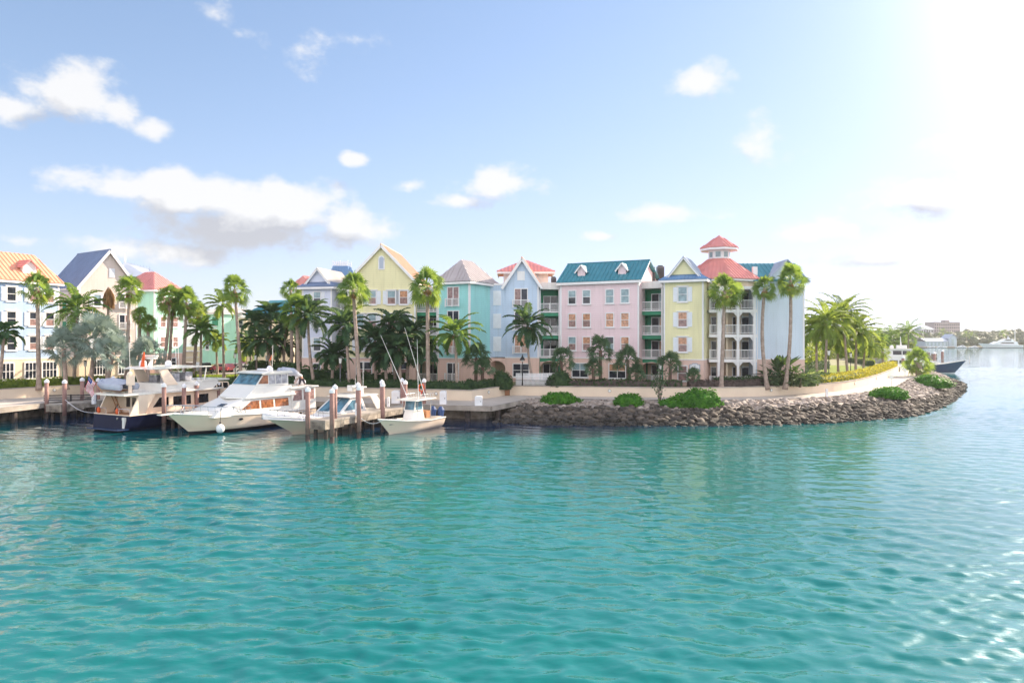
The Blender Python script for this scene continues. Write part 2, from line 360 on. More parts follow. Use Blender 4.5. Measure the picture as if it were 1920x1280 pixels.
    final = mixc(nt, math_n(nt, 'MULTIPLY', d0, .88), skyc, ccol)
    # unseen bright cloud banks behind the camera, added to fill the shaded facades
    sp = N(nt, 'ShaderNodeSeparateXYZ'); L(nt, vec, sp.inputs[0])
    rear = N(nt, 'ShaderNodeMapRange', interpolation_type='SMOOTHSTEP'); rear.inputs[1].default_value = .12; rear.inputs[2].default_value = -.35; L(nt, sp.outputs[1], rear.inputs[0])
    nz = N(nt, 'ShaderNodeTexNoise'); nz.inputs['Scale'].default_value = 3.2; nz.inputs['Detail'].default_value = 7; L(nt, vec, nz.inputs['Vector'])
    cv = N(nt, 'ShaderNodeMapRange', interpolation_type='SMOOTHSTEP'); cv.inputs[1].default_value = .38; cv.inputs[2].default_value = .58; L(nt, nz.outputs[0], cv.inputs[0])
    final = mixc(nt, math_n(nt, 'MULTIPLY', rear.outputs[0], cv.outputs[0]), final, tuple(x * CL * REAR for x in (1.0, .965, .95)))
    L(nt, final, bg.inputs[0]); bg.inputs[1].default_value = SKY
    try: w.cycles.sampling_method = 'MANUAL'; w.cycles.sample_map_resolution = 512
    except Exception: pass
build_world()
SC.view_settings.view_transform = 'Standard'; SC.view_settings.look = 'None'; SC.view_settings.gamma = 1; SC.view_settings.exposure = 1.18
SC.render.engine = 'CYCLES'
SC.cycles.use_denoising = True; SC.cycles.max_bounces = 6; SC.cycles.diffuse_bounces = 3; SC.cycles.glossy_bounces = 3; SC.cycles.transmission_bounces = 3
SC.cycles.volume_bounces = 0; SC.cycles.sample_clamp_indirect = 6; SC.cycles.caustics_reflective = False; SC.cycles.caustics_refractive = False

# ------------------------------------------------------------------ water
def build_water():
    rng = np.random.RandomState(4)
    ys = [-30.0, -5.0, 4.0, 9.0]; y = 10.0
    while y < 190: ys.append(y); y += max(.085, .0042 * y)
    ys += [195, 230, 300, 420, 600, 900]
    ys = np.array(ys); nx = 640
    u = np.linspace(-1, 1, nx); 
    Yg = np.repeat(ys[:, None], nx, 1)
    half = np.where(ys < 190, np.maximum(ys, 10) * .98 + 8, 190 * .98 + 8 + (ys - 190) * 1.0)
    X = u[None, :] * half[:, None]
    # seams: outermost columns run out to the wide sheet
    X[:, 0] = -700; X[:, -1] = 800
    Z = np.zeros_like(X)
    env = .75 + .35 * np.sin(X * .045 + 1.3 + .8 * np.sin(Yg * .03)) * np.sin(Yg * .06 + .6 * np.sin(X * .03)) 
    env = env * (1 + .4 * np.sin(X * .21 + 2 * np.sin(Yg * .05)) * np.sin(Yg * .17 + 1.5 * np.sin(X * .07)))
    main = math.radians(80)
    for i in range(80):
        lam = .38 * (1.9 / .38) ** rng.rand()
        th = main + rng.normal(0, .62)
        k = 2 * PI / lam; amp = .0029 * lam
        ph = rng.rand() * 2 * PI
        c = k * (X * math.cos(th) + Yg * math.sin(th)) + ph
        fade = np.clip((lam * 9 / np.maximum(.0042 * Yg, .085) - 14) / 20, 0, 1) if lam < 1.5 else 1.0
        w = np.sin(c + .45 * np.sin(c) + .5 * np.sin(X * .23 + ph) + .5 * np.sin(Yg * .31 + 2 * ph))
        Z += amp * w * fade
    Z *= env
    Z[:, 0] = 0; Z[:, -1] = 0; Z[:3] = 0; Z[-6:] = 0
    n = len(ys); V = np.stack([X, Yg, Z], -1).reshape(-1, 3)
    idx = np.arange(n * nx).reshape(n, nx)
    q = np.stack([idx[:-1, :-1], idx[:-1, 1:], idx[1:, 1:], idx[1:, :-1]], -1).reshape(-1, 4)
    me = bpy.data.meshes.new('water'); me.vertices.add(len(V)); me.vertices.foreach_set('co', V.ravel().astype(np.float32))
    me.loops.add(q.size); me.loops.foreach_set('vertex_index', q.ravel().astype(np.int32))
    me.polygons.add(len(q)); me.polygons.foreach_set('loop_start', (np.arange(len(q)) * 4).astype(np.int32))
    try: me.polygons.foreach_set('loop_total', np.full(len(q), 4, np.int32))
    except Exception: pass
    me.update(calc_edges=True); me.polygons.foreach_set('use_smooth', [True] * len(q))
    m, nt, b = new_mat('turquoise harbour water')
    gm = N(nt, 'ShaderNodeNewGeometry'); sp = N(nt, 'ShaderNodeSeparateXYZ'); L(nt, gm.outputs['Position'], sp.inputs[0])
    n1 = N(nt, 'ShaderNodeTexNoise'); n1.inputs['Scale'].default_value = .05; n1.inputs['Detail'].default_value = 4
    L(nt, gm.outputs['Position'], n1.inputs['Vector'])
    # shallow sand basin turquoise; navy by the quay paints in shade and dark reflections
    c = mixc(nt, n1.outputs[0], (.0, .088, .094), (.003, .185, .16))
    dx = math_n(nt, 'DIVIDE', math_n(nt, 'ADD', sp.outputs[0], 14), 44); dy = math_n(nt, 'DIVIDE', math_n(nt, 'SUBTRACT', sp.outputs[1], 74), 15)
    deep = math_n(nt, 'SUBTRACT', 1.3, math_n(nt, 'SQRT', math_n(nt, 'ADD', math_n(nt, 'MULTIPLY', dx, dx), math_n(nt, 'MULTIPLY', dy, dy))))  # deep masks the navy painted in for shadow and reflections, not depth
    c = mixc(nt, math_n(nt, 'MULTIPLY', deep, 2.0, clamp=True), c, (.002, .022, .065))
    L(nt, c, b.inputs['Base Color']); b.inputs['Roughness'].default_value = .03; b.inputs['IOR'].default_value = 1.7
    n2 = N(nt, 'ShaderNodeTexNoise'); n2.inputs['Scale'].default_value = 4.0; n2.inputs['Detail'].default_value = 3
    mp = N(nt, 'ShaderNodeMapping'); mp.inputs['Scale'].default_value = (.6, 1.3, 1); mp.inputs['Rotation'].default_value = (0, 0, .15)
    L(nt, gm.outputs['Position'], mp.inputs[0]); L(nt, mp.outputs[0], n2.inputs['Vector'])
    bp = N(nt, 'ShaderNodeBump'); bp.inputs['Strength'].default_value = .12; bp.inputs['Distance'].default_value = .1
    L(nt, n2.outputs[0], bp.inputs['Height']); L(nt, bp.outputs[0], b.inputs['Normal'])
    me.materials.append(m)
    o = bpy.data.objects.new('water', me); COL.objects.link(o); tag(o, 'rippled turquoise harbour water', kind='structure')
build_water()

# ------------------------------------------------------------------ land, wall, path, shore
def resample(pts, n):
    pts = [Vector(p) for p in pts]; d = [0]
    for a, b in zip(pts, pts[1:]): d.append(d[-1] + (b - a).length)
    out = []
    for i in range(n):
        t = d[-1] * i / (n - 1); j = 0
        while j < len(d) - 2 and d[j + 1] < t: j += 1
        out.append(pts[j].lerp(pts[j + 1], (t - d[j]) / max(1e-9, d[j + 1] - d[j])))
    return out
def smooth_line(pts, it=2):
    pts = [Vector(p) for p in pts]
    for _ in range(it):
        q = [pts[0]]
        for a, b in zip(pts, pts[1:]): q += [a.lerp(b, .25), a.lerp(b, .75)]
        q.append(pts[-1]); pts = q
    return pts
def ngon(name, poly, z, mat, label, kind='structure'):
    me = bpy.data.meshes.new(name); bm = bmesh.new()
    f = bm.faces.new([bm.verts.new((p[0], p[1], z)) for p in poly]); bm.normal_update()
    if f.normal.z < 0: f.normal_flip()
    bmesh.ops.triangulate(bm, faces=bm.faces); bm.to_mesh(me); bm.free(); me.materials.append(M[mat])
    o = bpy.data.objects.new(name, me); COL.objects.link(o); return tag(o, label, kind=kind)

HAZE = .00014
GZ, PZ = 2.6, 1.6
W_LEFT = [(-75, 45), (-56, 75), (-50, 84.6), (-40, 82.6), (-24.7, 79), (-4.3, 73.1), (-.9, 79.6)]
W_RIGHT = [(-.2, 80.2)] + [tuple(p.xy) for p in smooth_line([Vector((x, y, 0)) for x, y in [(8, 78.6), (19.3, 77), (28, 78), (37.6, 82.9), (44.6, 89.3), (53.8, 101), (64, 116), (75.9, 134)]], 2)]
WALL = W_LEFT + W_RIGHT
EDGE_Q = [(-56, 40), (-49.4, 65.9), (-47.5, 76.6), (-38, 76.9), (-23, 73), (-11.1, 69.6), (-2.1, 67.5), (2.2, 76.4)]
EDGE_R = [(2.2, 76.4)] + [tuple(p.xy) for p in smooth_line([Vector((x, y, 0)) for x, y in [(10, 74.8), (18.4, 73.8), (25.4, 73.9), (34.9, 77), (45.8, 86), (52.7, 93.6), (62.9, 108.8), (72, 121), (80, 131), (83, 140)]], 2)]
SHORE = [tuple(p.xy) for p in smooth_line([Vector((x, y, 0)) for x, y in [(-1.5, 67.3), (1, 66.2), (7.1, 65.2), (16.3, 65.2), (19.9, 65.2), (27.8, 66), (34.1, 68.3), (43.4, 73.1), (56.2, 87.4), (77, 116), (86, 131), (84, 141)]], 2)]
land = ngon('ground', WALL + [(79, 142), (82, 160), (84, 180), (104, 188), (121, 200), (132, 240), (120, 300), (60, 420), (-600, 420), (-600, 45)], GZ, 'land', 'garden ground behind the sea wall')
ngon('walkway', EDGE_Q + EDGE_R[1:] + [(80, 143), (79, 142), (75.9, 134)] + list(reversed(W_RIGHT))[1:] + list(reversed(W_LEFT)), PZ, 'walkway', 'pale concrete walkway along the harbour')
# slab edge, under-dock bulkhead and piles of the quay
mb = MB()
for a, b in zip(EDGE_Q, EDGE_Q[1:]):
    a = Vector((*a, PZ - .26)); b = Vector((*b, PZ - .26)); mb.beam(a, b, .36, .50)
o = mb.build('quay_edge', 'concrete'); tag(o, 'concrete edge slab of the quay', kind='structure')
mb = MB()
def inset(p): return Vector((p[0] - 2.2, p[1] + .3)) if p[0] < -47 else Vector((p[0] - .6, p[1] + 2.6))
for a, b in zip(EDGE_Q[:-1], EDGE_Q[1:]):
    a2, b2 = inset(a), inset(b)
    mb.quad((a2.x, a2.y, -1.2), (b2.x, b2.y, -1.2), (b2.x, b2.y, PZ - .05), (a2.x, a2.y, PZ - .05))
    n = max(2, int((Vector(b) - Vector(a)).length / 3.2))
    for i in range(n):
        p = Vector(a).lerp(Vector(b), (i + .5) / n).lerp(a2.lerp(b2, (i + .5) / n), .15)
        mb.mi = 1; mb.tube([(p.x, p.y, -1.5), (p.x, p.y, PZ - .5)], .28, 8); mb.mi = 0
o = mb.build('quay_bulkhead', ['pierside', 'pilingold']); tag(o, 'dark bulkhead and piles under the quay', kind='structure')

# sea wall: a thing, with a coping and its gate pier
def wall_strip(line, z0, z1, th):
    mb = MB(); c = MB(); pts = [Vector((*p, 0)) for p in line]; nr = []
    for i in range(len(pts)):
        d = (pts[min(i + 1, len(pts) - 1)] - pts[max(i - 1, 0)]).normalized(); nr.append(Vector((-d.y, d.x, 0)))
    for i in range(len(pts) - 1):
        a0, b0 = pts[i], pts[i + 1]; a1, b1 = a0 + nr[i] * th, b0 + nr[i + 1] * th
        for m_, lo, hi, e in ((mb, z0, z1, 0), (c, z1 + .002, z1 + .09, .05)):
            q = [(a0 - nr[i] * e), (b0 - nr[i + 1] * e), (b1 + nr[i + 1] * e), (a1 + nr[i] * e)]
            m_.add([(p.x, p.y, lo) for p in q] + [(p.x, p.y, hi) for p in q], ((4, 5, 6, 7), (0, 1, 5, 4), (2, 3, 7, 6)))
    return mb, c
for line, lab in ((W_LEFT, 'cream sea wall behind the moored boats, up to the brown gate'), (W_RIGHT, 'cream sea wall curving along the rock bank to the point')):
    t = thing('sea_wall', lab, 'wall', (line[0][0], line[0][1], PZ), 0, 'sea walls')
    a, c = wall_strip(line, PZ, 2.66, .3); sh = Matrix.Translation((-line[0][0], -line[0][1], -PZ))
    a.xf(sh).build('wall_face', 'seawall', t, fix=False); c.xf(sh).build('coping', 'concrete', t, fix=False)
t = thing('wall_gate', 'small brown wooden gate in the corner of the sea wall', 'gate', (-.55, 79.75, PZ))
mb = MB(); [mb.box(-.28 + i * .14, -.16 + i * .14, -.12, -.07, .05, 1.05) for i in range(4)]; mb.build('gate_boards', 'teak', t)
[MB().box(x, x + .16, -.16, .1, 0, 1.15).build('gate_post', 'seawall', t) for x in (-.46, .30)]
mb = MB()
for a, b in zip([(75.9, 134), (79, 142), (82, 160), (84, 180), (104, 188), (121, 200), (132, 240)], [(79, 142), (82, 160), (84, 180), (104, 188), (121, 200), (132, 240), (120, 300)]): mb.beam((*a, GZ - 1.9), (*b, GZ - 1.9), .5, 3.79)
tag(mb.build('basin_wall', 'concrete'), 'concrete wall round the small yacht basin', kind='structure')
# bank strip
NS, NT = 240, 14
E = resample([Vector((*p, 0)) for p in EDGE_R], NS); S = resample([Vector((*p, 0)) for p in SHORE], NS)
def bank(s, t):       # s along 0..1, t from path edge 0 to waterline 1
    i = min(NS - 1, max(0, int(s * (NS - 1)))); e, w = E[i], S[i]
    p = e.lerp(w, t); hump = .55 * math.sin(PI * min(1, t * 1.4)) * min(1, max(0, (s - .32) * 4))
    z = PZ - .06 + hump if t < .0 else (PZ - .06) * (1 - t ** 1.5) + hump * (1 - t) - .05 * t
    return Vector((p.x, p.y, z))
mb = MB(); rows = []
for i in range(NS):
    for j in range(NT + 2):
        p = bank(i / (NS - 1), j / NT)
        p.z += .10 * mnoise.noise(p * 1.1) * (0 if j == 0 else 1) - (.0 if j <= NT else .6)
        mb.v.append(tuple(p))
for i in range(NS - 1):
    for j in range(NT + 1):
        a = i * (NT + 2) + j; mb.f.append((a, a + 1, a + NT + 3, a + NT + 2)); mb.m.append(0 if j < NT * .45 else 1)
o = mb.build('shore_slope', ['rockpale', 'rockdark'], smooth=True); tag(o, 'stony slope of the point', kind='structure')

# boulders
def boulder_mesh(seed, mat):
    r = random.Random(seed); bm = bmesh.new(); bmesh.ops.create_icosphere(bm, subdivisions=2, radius=1)
    sx, sy, sz = r.uniform(.8, 1.25), r.uniform(.65, .95), r.uniform(.5, .75); off = Vector((seed * 7.1, seed * 3.3, 1.7))
    pl = [(Vector((r.gauss(0, 1), r.gauss(0, 1), r.gauss(0, .8))).normalized(), r.uniform(.55, .8)) for _ in range(11)]
    for v in bm.verts:
        p = v.co.copy()
        for n, d in pl:                    # chop facets
            k = p.dot(n)
            if k > d: p -= n * (k - d)
        p *= 1 + .16 * mnoise.noise(p * 1.3 + off)
        v.co = Vector((p.x * sx, p.y * sy, p.z * sz))
    me = bpy.data.meshes.new('boulder'); bm.to_mesh(me); bm.free(); me.materials.append(M[mat]); me.update()
    return me
def build_rocks():
    r = random.Random(11); dark = [boulder_mesh(i, 'rockdark') for i in range(8)]; pale = [boulder_mesh(20 + i, 'rockpale') for i in range(8)]
    cand = []
    for k in range(6500):
        s = r.random(); t = 1.06 - (r.random() ** 1.25) * 1.0
        if t < .04: continue
        # nothing far behind the point
        size = r.choice((r.uniform(.22, .38), r.uniform(.32, .58))) * (1.0 if t > .5 else .78) * (1.12 if s < .4 else .92)
        p = bank(s, t)
        if any((p - q[0]).length < (size + q[1]) * .58 for q in cand[-900:]) : continue
        cand.append((p, size, t, s))
    cand.sort(key=lambda c: -c[1] / c[0].y * (1.4 if c[2] > .55 else 1))
    stuff = MB(); n = 0
    for p, size, t, s in cand:
        pal = t < (.42 if s < .4 else .68) + r.uniform(-.12, .1); ml = pale if pal else dark; me = r.choice(ml)
        rot = Matrix.Rotation(r.uniform(0, 6.28), 4, 'Z') @ Matrix.Rotation(r.uniform(-.35, .35), 4, 'X'); sc = size
        if n < 300:
            o = bpy.data.objects.new('boulder', me); COL.objects.link(o); o.location = p + Vector((0, 0, size * .10)); o.scale = (sc, sc, sc); o.rotation_euler = rot.to_euler()
            tag(o, 'pale sun-bleached boulder high on the rock bank' if pal else 'dark brown boulder low on the rock bank by the water', 'boulder', 'pale boulders of the rock bank' if pal else 'dark boulders of the rock bank')
            n += 1
        else:
            mt = Matrix.Translation(p + Vector((0, 0, size * .10))) @ rot @ Matrix.Scale(sc, 4)
            stuff.mi = 0 if pal else 1
            stuff.add([mt @ v.co for v in me.vertices], [tuple(pp.vertices) for pp in me.polygons])
    o = stuff.build('riprap', ['rockpale', 'rockdark'], fix=False); tag(o, 'smaller stones filling the rock bank', 'stones', kind='stuff')
build_rocks()

# driveway, lawns
ngon('driveway', [(-50, 96), (-46.5, 99), (-28, 88.5), (-26, 92.5), (-24, 110), (-24, 140), (-52, 140), (-46, 118)], GZ + .004, 'road', 'pale driveway between the houses')
ngon('lawn', [(-49, 95.5), (-50, 104), (-38, 108), (-37, 98), (-44, 95)], GZ + .009, 'lawn', 'sunlit lawn beside the driveway')
ngon('garden_lawn', [(36, 90), (40, 92), (60, 113), (72, 134), (66, 142), (50, 142), (38, 120)], GZ + .006, 'lawn', 'lawn on the point behind the hedge')
# ------------------------------------------------------------------ buildings
PL = 5.8; FLZ = (13.57, 10.57, 7.57)      # plinth top; window centres of the three upper storeys
def clip_line(poly, s):                    # poly in (s,t) plane: t-range at given s
    ts = []
    for (s0, t0), (s1, t1) in zip(poly, poly[1:] + poly[:1]):
        if (s0 - s) * (s1 - s) < 0: ts.append(t0 + (t1 - t0) * (s - s0) / (s1 - s0))
    return (min(ts), max(ts)) if len(ts) >= 2 else None
def roof_face(mb, pts, rib=.5, th=.09):
    P = [Vector(p) for p in pts]; e = (P[1] - P[0]).normalized(); n = (P[1] - P[0]).cross(P[2] - P[0]).normalized()
    if n.z < 0: n = -n
    g = n.cross(e); g = g if g.z > 0 else -g
    k = len(P); vs = P + [p - n * th for p in P]
    mb.add(vs, [tuple(range(k)), tuple(reversed(range(k, 2 * k)))] + [(i, (i + 1) % k, (i + 1) % k + k, i + k) for i in range(k)])
    if rib:
        q = [((p - P[0]).dot(e), (p - P[0]).dot(g)) for p in P]; s0 = min(a for a, _ in q); s1 = max(a for a, _ in q)
        cnt = max(1, int((s1 - s0) / rib))
        for i in range(cnt):
            s = s0 + (s1 - s0) * (i + .5) / cnt; r = clip_line(q, s)
            if r and r[1] - r[0] > .2:
                a = P[0] + e * s + g * (r[0] + .01); b = P[0] + e * s + g * (r[1] - .03)
                mb.beam(a + n * .03, b + n * .03, .05, .07, n)

class House:
    def __init__(s, name, label, A, B, group='pastel harbour houses', cat='house'):
        A, B = Vector(A), Vector(B); d = B - A; s.w = d.length; s.ang = math.atan2(d.y, d.x); s.A = A
        s.root = thing(name, label, cat, (A.x, A.y, 0), s.ang, group); s.u = d.normalized(); s.n = Vector((-s.u.y, s.u.x))
    def U(s, px, dep=0):                   # local u of the sight line through column px on the plane at depth dep
        o = s.A + s.n * dep; k = (px - CX) / F
        return (k * o.y - o.x) / (s.u.x - k * s.u.y)
    def Y(s, u, dep=0): return s.A.y + s.u.y * u + s.n.y * dep
    def Z(s, px, py, dep=0): return CH + (HY - py) / F * s.Y(s.U(px, dep), dep)
    def part(s, mb, name, mats, parent=None, smooth=False): return mb.build(name, mats, parent or s.root, smooth)
    def face(s, o=(0, 0), ang=0): return Matrix.Translation((o[0], o[1], 0)) @ Matrix.Rotation(ang, 4, 'Z')
    def window(s, u, z, w=.95, h=1.6, glass=('glass_sky', 'glass_dark'), fm=None, shut=0, bars=1, name='window', split=None, hood=False):
        fm = fm or Matrix.Translation((0, -.06 if z < 5.2 else 0, 0)); t = .11; f = MB()
        for a in ((u - w / 2 - t, u - w / 2, z - h / 2 - t, z + h / 2 + t), (u + w / 2, u + w / 2 + t, z - h / 2 - t, z + h / 2 + t),
                  (u - w / 2, u + w / 2, z - h / 2 - t, z - h / 2), (u - w / 2, u + w / 2, z + h / 2, z + h / 2 + t), (u - w / 2, u + w / 2, z - .03, z + .03)):
            f.box(a[0], a[1], -.09, .05, a[2], a[3])
        for k in range(1, bars):
            x = u - w / 2 + w * k / bars; f.box(x - .035, x + .035, -.085, .04, z - h / 2, z - .03).box(x - .035, x + .035, -.085, .04, z + .03, z + h / 2)
        f.box(u - w / 2 - .2, u + w / 2 + .2, -.14, .04, z - h / 2 - t - .09, z - h / 2 - t - .002)
        if hood: f.box(u - w / 2 - .25, u + w / 2 + .25, -.16, .04, z + h / 2 + t + .002, z + h / 2 + t + .1)
        fo = s.part(f.xf(fm), name, 'trim')
        g = MB(); g.mi = 0; g.box(u - w / 2, u + w / 2, -.035, .02, z + .03, z + h / 2); g.mi = 1; g.box(u - w / 2, u + w / 2, -.03, .02, z - h / 2, z - .03)
        s.part(g.xf(fm), 'pane', list(glass), fo)
        if shut:
            for sd in (-1, 1):
                c = MB(); x = u + sd * (w / 2 + t + .02 + shut / 2)
                c.box(x - shut / 2, x + shut / 2, -.07, .03, z - h / 2 - .05, z + h / 2 + .05)
                for q in range(10): c.box(x - shut / 2 + .05, x + shut / 2 - .05, -.085, -.06, z - h / 2 + .05 + q * h / 10, z - h / 2 + .05 + (q + .55) * h / 10)
                s.part(c.xf(fm), 'shutter', 'shutter')
    def blind(s, u, z, w=1.1, h=1.7, fm=None):
        fm = fm or Matrix.Identity(4); c = MB(); c.box(u - w / 2, u + w / 2, -.06, .03, z - h / 2, z + h / 2)
        for q in range(14): c.box(u - w / 2 + .1, u + w / 2 - .1, -.085, -.05, z - h / 2 + .1 + q * (h - .2) / 14, z - h / 2 + .1 + (q + .55) * (h - .2) / 14)
        s.part(c.xf(fm), 'louvred_shutter', 'shutter')
    def railing(s, u0, u1, z, dep, h=1.05, fm=None, name='railing', parent=None, step=.13, mat='trim'):
        fm = fm or Matrix.Identity(4); r = MB()
        r.box(u0, u1, dep - .05, dep + .05, z + h - .08, z + h).box(u0, u1, dep - .035, dep + .035, z + .08, z + .15)
        n = max(2, int(round((u1 - u0) / 1.25)) + 1)
        for i in range(n):
            x = u0 + (u1 - u0) * i / (n - 1); r.box(x - .055, x + .055, dep - .06, dep + .06, z, z + h + .04)
        k = int((u1 - u0) / step)
        for i in range(1, k): 
            x = u0 + (u1 - u0) * i / k; r.box(x - .018, x + .018, dep - .015, dep + .015, z + .15, z + h - .08)
        return s.part(r.xf(fm), name, mat, parent)
    def glassdoor(s, u, z, w=1.9, h=2.2, glass=('glass_dark', 'glass_dark'), fm=None, dep=0):
        fm = fm or Matrix.Identity(4); f = MB(); t = .1
        for a in ((u - w / 2 - t, u - w / 2, z, z + h + t), (u + w / 2, u + w / 2 + t, z, z + h + t), (u - w / 2, u + w / 2, z + h, z + h + t), (u - .05, u + .05, z + .06, z + h), (u - w / 2, u + w / 2, z, z + .06)):
            f.box(a[0], a[1], dep - .08, dep + .03, a[2], a[3])
        fo = s.part(f.xf(fm), 'glass_door', 'trim')
        g = MB(); g.mi = 0; g.box(u - w / 2, u - .05, dep - .03, dep + .01, z + .06, z + h); g.mi = 1; g.box(u + .05, u + w / 2, dep - .03, dep + .01, z + .06, z + h)
        s.part(g.xf(fm), 'pane', list(glass), fo)
    def body(s, dep, eave, wall, base='peach', w=None, plinth=PL, x0=0):
        w = w or s.w; b = MB().box(x0, w, 0, dep, plinth, eave); s.part(b, 'wall', wall)
        b = MB().box(x0 - .04, w + .04, -.04, dep, GZ - .3, plinth - .12); s.part(b, 'base_wall', base)
        b = MB().box(x0 - .08, w + .08, -.08, dep, plinth - .118, plinth - .002); s.part(b, 'belt_course', 'trim')
    def corners(s, eave, dep=None, w=None, zb=None):
        w = w or s.w; c = MB(); zb = zb or PL + .004
        for x in (-.03, w - .17): s.part(MB().box(x, x + .2, -.03, .06, zb, eave), 'corner_trim', 'trim')
    def gable_front(s, dep, eave, apex, wall, roof, ov=.45, base='peach', u0=None, u1=None, front_ov=.45, fascia=True):
        u0 = 0 if u0 is None else u0; u1 = s.w if u1 is None else u1; um = (u0 + u1) / 2
        b = MB().prism([(u0, PL), (u1, PL), (u1, eave), (um, apex), (u0, eave)], 0, dep); s.part(b, 'wall', wall)
        b = MB().box(u0 - .04, u1 + .04, -.04, dep, GZ - .3, PL - .12); s.part(b, 'base_wall', base)
        b = MB().box(u0 - .08, u1 + .08, -.08, dep, PL - .118, PL - .002); s.part(b, 'belt_course', 'trim')
        k = (apex - eave) / (um - u0); el = Vector((u0 - ov, 0, eave - ov * k)); er = Vector((u1 + ov, 0, eave - ov * k)); ap = Vector((um, 0, apex + .0))
        up = Vector((0, 0, .12)); f0 = Vector((0, -front_ov, 0)); f1 = Vector((0, dep + .3, 0)); r = MB()
        roof_face(r, [el + f1 + up, el + f0 + up, ap + f0 + up, ap + f1 + up]); roof_face(r, [er + f0 + up, er + f1 + up, ap + f1 + up, ap + f0 + up])
        r.beam(ap + f0 + up, ap + f1 + up, .16, .10); s.part(r, 'roof', roof)
        c = MB(); dn = Vector((0, 0, -.12))
        for p in (el, er): c.beam(p + f0 + dn + Vector((0, .03, 0)), ap + f0 + dn + Vector((0, .03, .0)), .07, .34)
        for p, sg in ((el, 1), (er, -1)): c.beam(p + f0 + Vector((sg * .05, .08, -.02)), p + f1 + Vector((sg * .05, 0, -.02)), .08, .24)
        s.part(c, 'gable_trim', 'trim')

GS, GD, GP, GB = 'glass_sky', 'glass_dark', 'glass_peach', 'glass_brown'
# --- pale blue house with the orange roof, far left
h = House('blue_house', 'pale blue house with orange metal roof and small red dormer', (-64.8, 74.7), (-58.6, 88.3))
h.body(9, 15.3, 'blue_left', 'peachlight'); h.corners(15.3)
r = MB(); o = .5; rz = 19.2
roof_face(r, [(-o, -o, 15.35), (h.w + o, -o, 15.35), (h.w + o - .9, 4.5, rz), (-o, 4.5, rz)]); roof_face(r, [(h.w + o, 9 + o, 15.35), (-o, 9 + o, 15.35), (-o, 4.5, rz), (h.w + o - .9, 4.5, rz)])
roof_face(r, [(h.w + o, -o, 15.35), (h.w + o, 9 + o, 15.35), (h.w + o - .9, 4.5, rz)]); h.part(r, 'roof', 'orange_roof')
b = MB().box(-o, h.w + o - .06, -o + .05, -o + .13, 15.02, 15.26).box(h.w + o - .14, h.w + o - .06, -o + .13, 9 + o, 15.02, 15.26); h.part(b, 'eave_trim', 'trim')
du = h.U(64); d = MB().prism([(du - .8, 16.3), (du + .8, 16.3), (du + .8, 17.3), (du, 18.05), (du - .8, 17.3)], .9, 3.2); dm = h.part(d, 'dormer', 'trim')
r = MB(); [roof_face(r, q, .4) for q in ([(du - 1.1, .6, 17.12), (du, .6, 18.15), (du, 3.6, 18.15), (du - 1.1, 3.6, 17.12)], [(du + 1.1, .6, 17.12), (du, .6, 18.15), (du, 3.6, 18.15), (du + 1.1, 3.6, 17.12)])]; h.part(r, 'dormer_roof', 'red_roof', dm)
for px in (21, 63, 93):
    for z in FLZ: h.window(h.U(px), z + .1, .95, 1.6, (GD, GB) if px != 21 else (GD, GD), shut=.5, hood=True)
for px, w in ((10, 1.7), (60, 1.7), (92, 1.7)): h.window(h.U(px), 4.25, w, 1.9, (GD, GD), bars=4, name='ground_window')
# --- recess between the blue and the grey pink house
h = House('entry_block', 'narrow cream block with green balconies beside the orange roofed house', (-63.6, 96.2), (-60.6, 94.8), 'balcony blocks between the houses', 'building')
h.body(6, 14.4, 'cream', 'cream'); b = MB().box(.4, 2.2, -.06, .2, GZ - .2, 5.3).box(.5, 2.6, -.06, .1, 8.6, 10.6).box(.5, 2.6, -.06, .1, 11.8, 13.6); h.part(b, 'green_door', 'green')
b = MB().box(-.1, h.w + .1, -.15, 6, 14.402, 14.9); h.part(b, 'parapet', 'trim')
# --- grey pink gable house
h = House('pink_gable_house', 'grey pink gabled house with slate blue roof behind the silver palms', (-59.29, 93.50), (-54.95, 100.0))
h.gable_front(9, 15.65, 20.7, 'greypink', 'slate_roof', base='peachlight')
h.corners(15.4); h.blind(h.w * .55, 17.5, .75, 1.3)
for z in FLZ:
    u = h.w * .78; h.glassdoor(u, z - .9, 1.5, 1.9, (GD, GB)); h.railing(u - .95, u + .95, z - 1.1, -.35)
    h.window(h.w * .3, z, .9, 1.5, (GS, GD), shut=.45)
for px, w in ((186, 1.5), (232, 1.5)): h.window(h.U(px), 4.2, w, 2.0, (GD, GD), bars=4, name='ground_window')
# --- pavilion behind with finial
h = House('grey_roof_pavilion', 'pale house under a grey hipped roof with finial, behind the pink gable house', (-73.0, 122.0), (-64.5, 127.0), cat='house')
h.body(8, 17.5, 'cream', 'cream')
r = MB(); c = (3.4, 4, 22.4)
c2 = (h.w - 2.2, 4, 21.3); q = [(-.5, -.5, 17.6), (h.w + .5, -.5, 17.6), (h.w + .5, 8.5, 17.6), (-.5, 8.5, 17.6)]
roof_face(r, [q[0], q[1], c2, c]); roof_face(r, [q[1], q[2], c2]); roof_face(r, [q[2], q[3], c, c2]); roof_face(r, [q[3], q[0], c]); h.part(r, 'roof', 'palegrey_roof')
b = MB().tube([(3.4, 4, 22.3), (3.4, 4, 22.8), (3.4, 4, 23.9)], [.12, .16, .02], 8); h.part(b, 'finial', 'trim')
